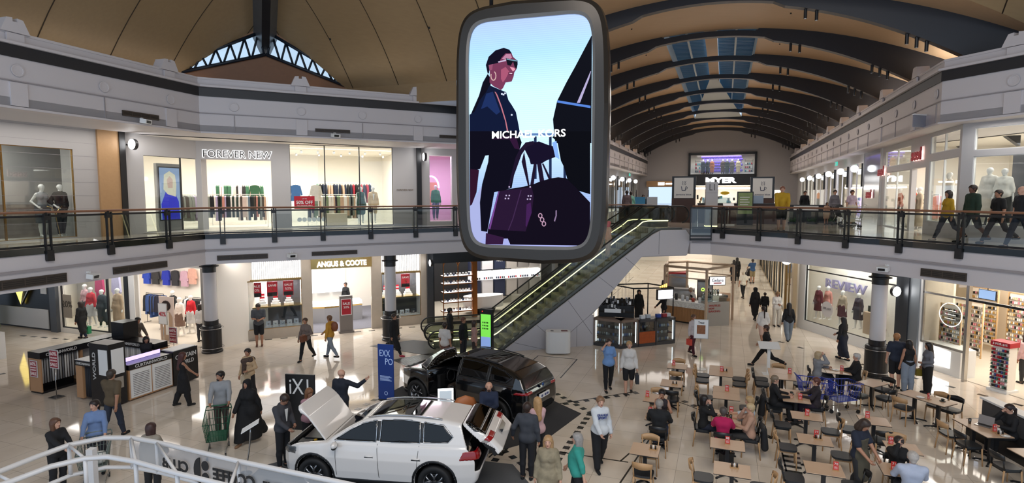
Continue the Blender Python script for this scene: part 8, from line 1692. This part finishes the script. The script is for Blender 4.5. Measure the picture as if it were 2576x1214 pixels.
for k, (s_, z_) in enumerate((('GRANDE', .42), ('SPORT', .35))):
    p = i['T'](0, .172, z_)*i['s']; o = text(s_, .055, NV, 'lettering', r, (0, p[1]+.004, p[2]), rz=pi, width=.26 if k == 0 else .21, bold=.03)
r, i = person('person in a blue and black polo holding a phone to the ear', U(1530, 983), -85, 1.74, 'f', top='6f93c4', bot='15161a', tt='tee', hair='short', hc='2a1c18', arms='ear', stride=8, skin='fair'); phone(r, i, 'R', 'phone at the ear of the person in the blue polo')
r, i = person('person in a white hooded top and black shorts carrying a dark bag', U(1581, 990), -95, 1.72, 'f', top='cdc9c4', bot='15161a', tt='hoodie', bt='shorts', hair='short', hc='a8865c', stride=8, skin='fair', shoe='2a2420'); handbag(r, i, 'L', '2a2e36', 'dark bag swinging from the white-hooded person\'s hand', .24, .3, .12)
r, i = person('person in a white and dark jacket and maroon trousers behind the Treat poster', U(1742, 893), -60, 1.66, 'f', top='b9b2b4', bot='4a1c28', stride=12, hc='5a4030'); handbag(r, i, 'R', 'd0483c', 'red-orange bag beside the maroon trousers', .22, .24, .05)
person('person in black striding behind the white menu lectern', U(1925, 925), 150, 1.74, 'm', top='141416', bot='141416', stride=34, hc='3a241c', arms='swing', tt='tee')
person('person with a dark ponytail in a loose white shirt walking away', U(1918, 868), 85, 1.7, 'f', top='d4d0cc', bot='c8a898', tt='mid', bt='shorts', hair='pony', hc='2a1a16', stride=14)
person('person in a long black coat and dark headscarf walking away down the corridor', U(1898, 805), 95, 1.7, 'f', top='121214', bot='121214', tt='coat', hair='scarf', hc='141416', stride=10)
person('child-sized person in black beside the black-coated walker', (U(1908, 800)[0]+.3, U(1908, 800)[1]), 80, 1.35, 'm', top='17171a', bot='141416', hc='2a1a14')
person('person in a white T-shirt with black bag straps walking away', U(1868, 750), 100, 1.7, 'm', top='d8d2c6', bot='17181c', tt='tee', stride=10, hc='c9bfae')
person('person in a blue T-shirt pushing a pram down the far corridor', U(1892, 712), 90, 1.76, 'm', top='2f4f78', bot='8a7a5c', tt='tee', bt='shorts', arms='push', hc='2a201c')
person('person in black standing at the far left of the corridor crowd', U(1853, 705), 90, 1.72, 'f', top='101012', bot='101012', tt='coat', hair='long', hc='151211'); person('person in dark clothes beside the far black coat', U(1845, 712), 80, 1.7, 'f', top='1a1a20', bot='141418', bt='longskirt', hair='bob', hc='1a1412')
def pram(x, y, rz, z, label):
    t = thing('pram', label, 'pram', (x, y, z), R(rz)); m = MB(); m.ball((0, .1, .6), .28, mat('pram cloth', '2a2a2e', .8), 10, (.8, 1.2, .7)); m.ball((0, -.1, .82), .24, MATS['pram cloth'], 10, (.9, .9, .9)); ob('seat', m, t); m = MB(); m.tube([(-.22, -.45, 1.0), (.22, -.45, 1.0)], .015, BKP, 5)
    for s in (-.22, .22): m.tube([(s, -.45, 1.0), (s, .4, .12)], .013, CHROME, 5); m.tube([(s, .1, .5), (s, -.3, .12)], .013, CHROME, 5)
    ob('frame', m, t)
    for a, b in ((-.22, -.3), (.22, -.3), (-.2, .4), (.2, .4)): m = MB(); m.lathe([(0, -.02), (.1, -.02), (.1, .02), (0, .02)], BKP, 12, smooth=False); m.v = [(z_+a, y_+b, x_+.1) for x_, y_, z_ in m.v]; ob('wheel', m, t)
x_, y_ = U(1892, 712); pram(x_+.05, y_+.75, -2, 0, 'dark pram pushed by the person in the blue T-shirt')
person('person in a black top and pale wide jeans walking away past the clothes window', U(1982, 858), 80, 1.72, 'f', top='18181b', bot='6f7a86', bt='wide', hair='long', hc='1c1412', stride=14); r, i = person('person in a white shirt looking at a phone beyond the pale jeans walker', (U(1985, 862)[0]+.9, U(1985, 862)[1]+3.2), -95, 1.72, 'f', top='e0dbd4', bot='c8c0b4', arms='phone', look=20, hc='8a6a48', hair='short')
person('person in a long black dress with long hair walking by the clothes window', U(2118, 905), 115, 1.7, 'f', top='121216', bot='141a2c', bt='longskirt', hair='long', hc='15100f', stride=14, arms='hold')
person('tall person in a navy T-shirt with an arm round the companion beside the right column', U(2250, 976), 75, 1.84, 'm', top='232a3a', bot='15161a', tt='tee', bt='shorts', hc='9a6a40', skin='fair', arms=((.5, .22, 1.36), (-.26, .05, .82)), turn=25, shoe='18181a')
person('person in a black vest top and pale jeans seen from behind', U(2281, 986), 88, 1.72, 'f', top='141416', bot='7f8b9a', tt='tank', bt='wide', hc='15100f', hair='bob', shoe='2a2a2c'); r, i = person('person in a grey shirt and black trousers holding a yellow bag by the accessories shop', U(2330, 990), 165, 1.68, 'f', top='6a6c74', bot='141416', bt='wide', hair='long', hc='1c1512', arms='bag', turn=10); handbag(r, i, 'R', '7a6a1c', 'olive yellow bag held by the grey-shirted person', .3, .22, .05)
person('curly-haired person browsing in the accessories shop', RL.w(8.7, 1.8)[:2], 100, 1.68, 'f', top='c9a4a4', bot='2a2a2c', hair='curly', hc='3a2420')
# by the escalators
person('person in a dark coat stepping onto the near escalator', EF.w(-1.9, .75)[:2], 15, 1.74, 'm', top='141416', bot='15161a', tt='coat', hc='1c1412', z=.032); person('person in a white T-shirt with a dark print behind the black car', U(1120, 925), 60, 1.7, 'm', top='cfcac4', bot='6a4a40', tt='tee', hc='2a1c16'); person('person in a black top near the green totem', (-1.9, 22.0), -30, 1.68, 'f', top='17171a', bot='2a2a30', hc='5a3426', hair='short'); person('person in a pink-beige top near the green totem', (-1.45, 21.7), 10, 1.62, 'f', top='b08a80', bot='3a3030', hair='bob', hc='3a2a22')
x_, y_, _ = EF.w(5.15, .75); person('person in a pale outfit with pink hair riding up the near escalator', (x_, y_), 15, 1.62, 'f', top='c9a890', bot='c9b49c', hair='bob', hc='c86a6a', z=3.4+.25+.0)
# staff and customers around the kiosks
person('tall person in black standing behind the phone kiosk sign', (7.4, 27.6), 175, 1.78, 'f', top='121216', bot='121216', hair='bob', hc='141112', arms='hold'); person('person in a black headscarf beside the phone kiosk display', (6.4, 28.6), -90, 1.66, 'f', top='111113', bot='111113', hair='scarf', hc='111113', bt='longskirt'); person('person in a purple top behind the phone accessory rack', (4.6, 26.3), -20, 1.5, 'm', top='4a2f4a', bot='222224', hc='1c1412', look=20)
person('kiosk worker in a white shirt, dark apron and cap bending over the counter', fa_.w(1.1, 1.3)[:2], 170, 1.68, 'f', top='d6d0c8', bot='1c1c20', lean=22, arms='hold', hc='b09a80', tt='tee', apron='22242a'); person('kiosk worker in a white shirt and black apron looking down', fa_.w(1.75, 1.2)[:2], -80, 1.7, 'm', top='d0d2d6', bot='1c1c20', look=25, tt='tee', apron='1c2028', hc='1a1414')
person('customer in dark clothes behind the ice cream kiosk workers', (9.7, 31.9), -90, 1.7, 'f', top='2a2024', bot='1a1a1c', hair='bob', hc='3a201c'); person('customer in black at the rear of the ice cream kiosk', (9.0, 33.2), 90, 1.75, 'm', top='15151a', bot='15151a')
person('jeweller\'s assistant in black behind the white counter', W2.w(6.7, 4.4)[:2], -110, 1.66, 'f', top='131316', bot='131316', hc='2a1a14')
# ---------------------------------------------------------------- people at the café tables
def at(k, sd, off, extra=0):
    x, y, an, wx, tot = TPOS[k]; X, Y, fa = {'L': (-wx/2-.2+extra, off, an), 'R': (wx/2+.2-extra, off, an+180), 'F': (off, tot/2+.2-extra, an-90), 'N': (off, -tot/2-.2+extra, an+90)}[sd]; return tw(x, y, an, X, Y), fa
def sitter(label, k, sd, off, H=1.68, sex='f', **kw): p, fa = at(k, sd, off); return person(label, p, fa+kw.pop('rot', 0), H, sex, pose='sit', **kw)
chair('tan', *tw(*TPOS['x'][:3], .05, .53), AN-90, 'tan wooden chair under the dark-haired person in a sleeveless top'); sitter('dark-haired person in a sleeveless patterned top leaning over the table', 'x', 'F', .05, pattern=FLOR, bot='2a2a30', tt='tank', arms='chin', hair='pony', hc='171110', look=12)
sitter('bald-headed person in a black jacket seated with the back to the camera', 'x', 'N', .08, 1.76, 'm', top='17181a', bot='2f3c54', tt='jacket', hair='short', hc='8c8680', skin='fair', arms='table', wide=1.12)
sitter('person with short black hair and black cardigan at the left of the four', 'f', 'L', -.05, top='141416', bot='1c2030', hair='bob', hc='181110', arms='chin', skin='fair'); sitter('person in a magenta polo with short grey-brown hair, back to the camera', 'f', 'N', -.08, top='b01450', bot='2a2a30', tt='tee', hair='short', hc='4a423e', arms='table', skin='fair', wide=1.1)
sitter('person with short blonde hair in a peach top leaning on both elbows', 'f', 'R', -.3, top='b08a74', bot='33302e', hair='short', hc='b8a07a', arms='chin', skin='fair', wide=1.12); sitter('person with blonde bobbed hair in a pale blue shirt, rear right of the four', 'f', 'R', .25, top='b9c4cc', bot='3a3a40', tt='mid', hair='bob', hc='a88a60', arms='table', skin='fair')
sitter('person in black with grey-blonde hair facing the floral top', 'k', 'L', -.1, top='151517', bot='1a1a1c', hair='short', hc='7a6a58', arms='table', skin='fair'); sitter('person in a black floral top with auburn hair', 'k', 'R', .1, pattern=FLOR, bot='2a2030', hair='short', hc='5a3026', arms='table', skin='fair', wide=1.1)
sitter('blonde person in a grey hooded top with hands at the face', 'o', 'L', .1, top='85868a', bot='2a2a30', tt='hoodie', hair='bob', hc='b09a78', arms='face', skin='fair'); sitter('white-haired person in black leaning back from the table', 'o', 'R', .1, 1.74, 'm', top='131315', bot='1a1a20', hair='short', hc='b4b0ac', arms='lap', skin='fair', wide=1.15)
person('person in glasses and a black top working at the laptop, chin on hand', (12.25, 13.7), 175, 1.68, 'f', top='17171a', bot='1a1a1c', pose='sit', arms='chin', hair='pony', hc='2a1c18', skin='fair', look=12)
person('waiter with curly hair in a navy T-shirt and olive apron walking between the tables', (7.35, 11.75), -60, 1.74, 'm', top='1c2232', bot='2a2a2c', tt='tee', hair='curly', hc='2f2018', look=30, stride=8, arms=((.2, .3, 1.0), (-.1, .32, 1.0)), apron='4f4a3c')
sitter('person in black covering the face with one hand', 't', 'F', .1, 1.66, 'f', top='141416', bot='1a1a1c', hair='short', hc='2a201c', arms='face', look=18, skin='fair'); sitter('white-haired person in a pale blue shirt, back to the camera at the bottom edge', 't', 'N', .1, 1.76, 'm', top='aab2c4', bot='3a3a40', hair='short', hc='aaa49e', arms='table', skin='fair', wide=1.15)
# coats and bags left on the chairs
def coat_on(k, sd, off, col, label):
    p, fa = at(k, sd, off); a = R(fa-90); q = blob([((-.18, -.27, .76), (.18, -.27, .76), .05, .05), ((-.16, -.31, .7), (-.15, -.33, .3), .06, .08), ((.16, -.31, .7), (.15, -.33, .3), .06, .08), ((0, -.31, .7), (0, -.34, .25), .07, .09)], .02, .05); o = ob('jacket', npmesh('jacket', q[0], q[1], [cloth(col)]), None, label, 'jacket', loc=(*p, 0), rz=a); return o
coat_on('f', 'R', -.3, '1c1d20', 'black jacket hung on the peach-topped person\'s chair'); coat_on('k', 'L', -.38, '17171a', 'black jacket hung on the chair nearest the person in black'); 
m = MB(); m.cb((0, 0, .16), (.3, .16, .3), mat('bag 1c1c1e', '1c1c1e', .5)); m.tube([(-.1, 0, .3), (0, 0, .5), (.1, 0, .3)], .012, MATS['bag 1c1c1e'], 5); ob('handbag', m, None, 'black tote bag on the floor under the front of the group table', 'bag', loc=(5.1, 13.2, 0), rz=.3)
# ---------------------------------------------------------------- people on the upper floor
person('person in a yellow hooded top and black shorts leaning at the balcony rail', (10.85, 23.1), -110, 1.8, 'm', top='c29a26', bot='141416', tt='hoodie', bt='shorts', hair='short', hc='8a5a48', skin='fair', arms='lap' if 0 else ((.2, .32, .98), (-.2, .32, .98)), z=4.952, wide=1.15)
for px, py, fa, H, sx, tp, bt_, kw, l in ((2380, 606, 175, 1.66, 'f', 'b08a1c', '2a2a30', dict(stride=24, hair='bob'), 'person in mustard half hidden behind the dark green hoodie'), (2440, 611, 178, 1.8, 'm', '1f3326', '3a3a3c', dict(tt='hoodie', bt='shorts', stride=20, skin='dark'), 'person in a dark green hoodie walking along the right balcony'),
    (2505, 614, 175, 1.68, 'm', '141416', '1a1a20', dict(tt='tee', stride=26), 'person in black walking behind the green hoodie'), (2562, 624, 172, 1.74, 'm', '1b1d24', '2a3244', dict(tt='tee', bt='jeans', stride=20, hair='bald', skin='fair'), 'person in a dark T-shirt and jeans at the far right edge'),
    (2097, 562, -100, 1.72, 'f', '6f6c74', '2a2a30', dict(skin='fair'), 'person in grey pushing the pram on the upper floor'), (2140, 567, -95, 1.7, 'f', 'b9a4b4', 'c4b8a4', dict(bt='longskirt', tt='tee', hc='2a1a16', hair='bun', stride=8), 'person in a lilac top and cream skirt on the upper floor'), (2078, 564, -90, 1.1, 'f', 'b8947c', 'b8947c', dict(bt='skirt', hair='bob'), 'small child in a beige dress on the upper floor'),
    (2022, 556, -90, 1.7, 'm', '17181c', '1a1a1c', {}, 'person in black standing beside the far globe lamps'), (1576, 556, 90, 1.72, 'm', '6a5a5c', '2a2a30', {}, 'person in brown on the upper floor beyond the escalators'), (1586, 555, 85, 1.66, 'f', '7fb8a4', '2a2a30', dict(hair='short'), 'person in a mint top on the upper floor beyond the escalators'), (1617, 554, -90, 1.5, 'f', '222226', '222226', dict(hair='long'), 'dark-haired person behind the long dark ledge')):
    x_, y_ = U(px, py, 4.952); person(l, (x_, y_), fa, H, sx, top=tp, bot=bt_, z=4.952, h=.02, **kw)
x_, y_ = U(2103, 566, 4.952); pram(x_, y_-.3, 175, 4.952, 'dark patterned pram on the upper floor')
# people seen small inside the shops
person('customer in white between the open clothes shop rails', LU.w(12.6, .9)[:2], 80, 1.66, 'f', top='d8d4d0', bot='3a3a3c', hair='bob', hc='2a1c18', h=.02)
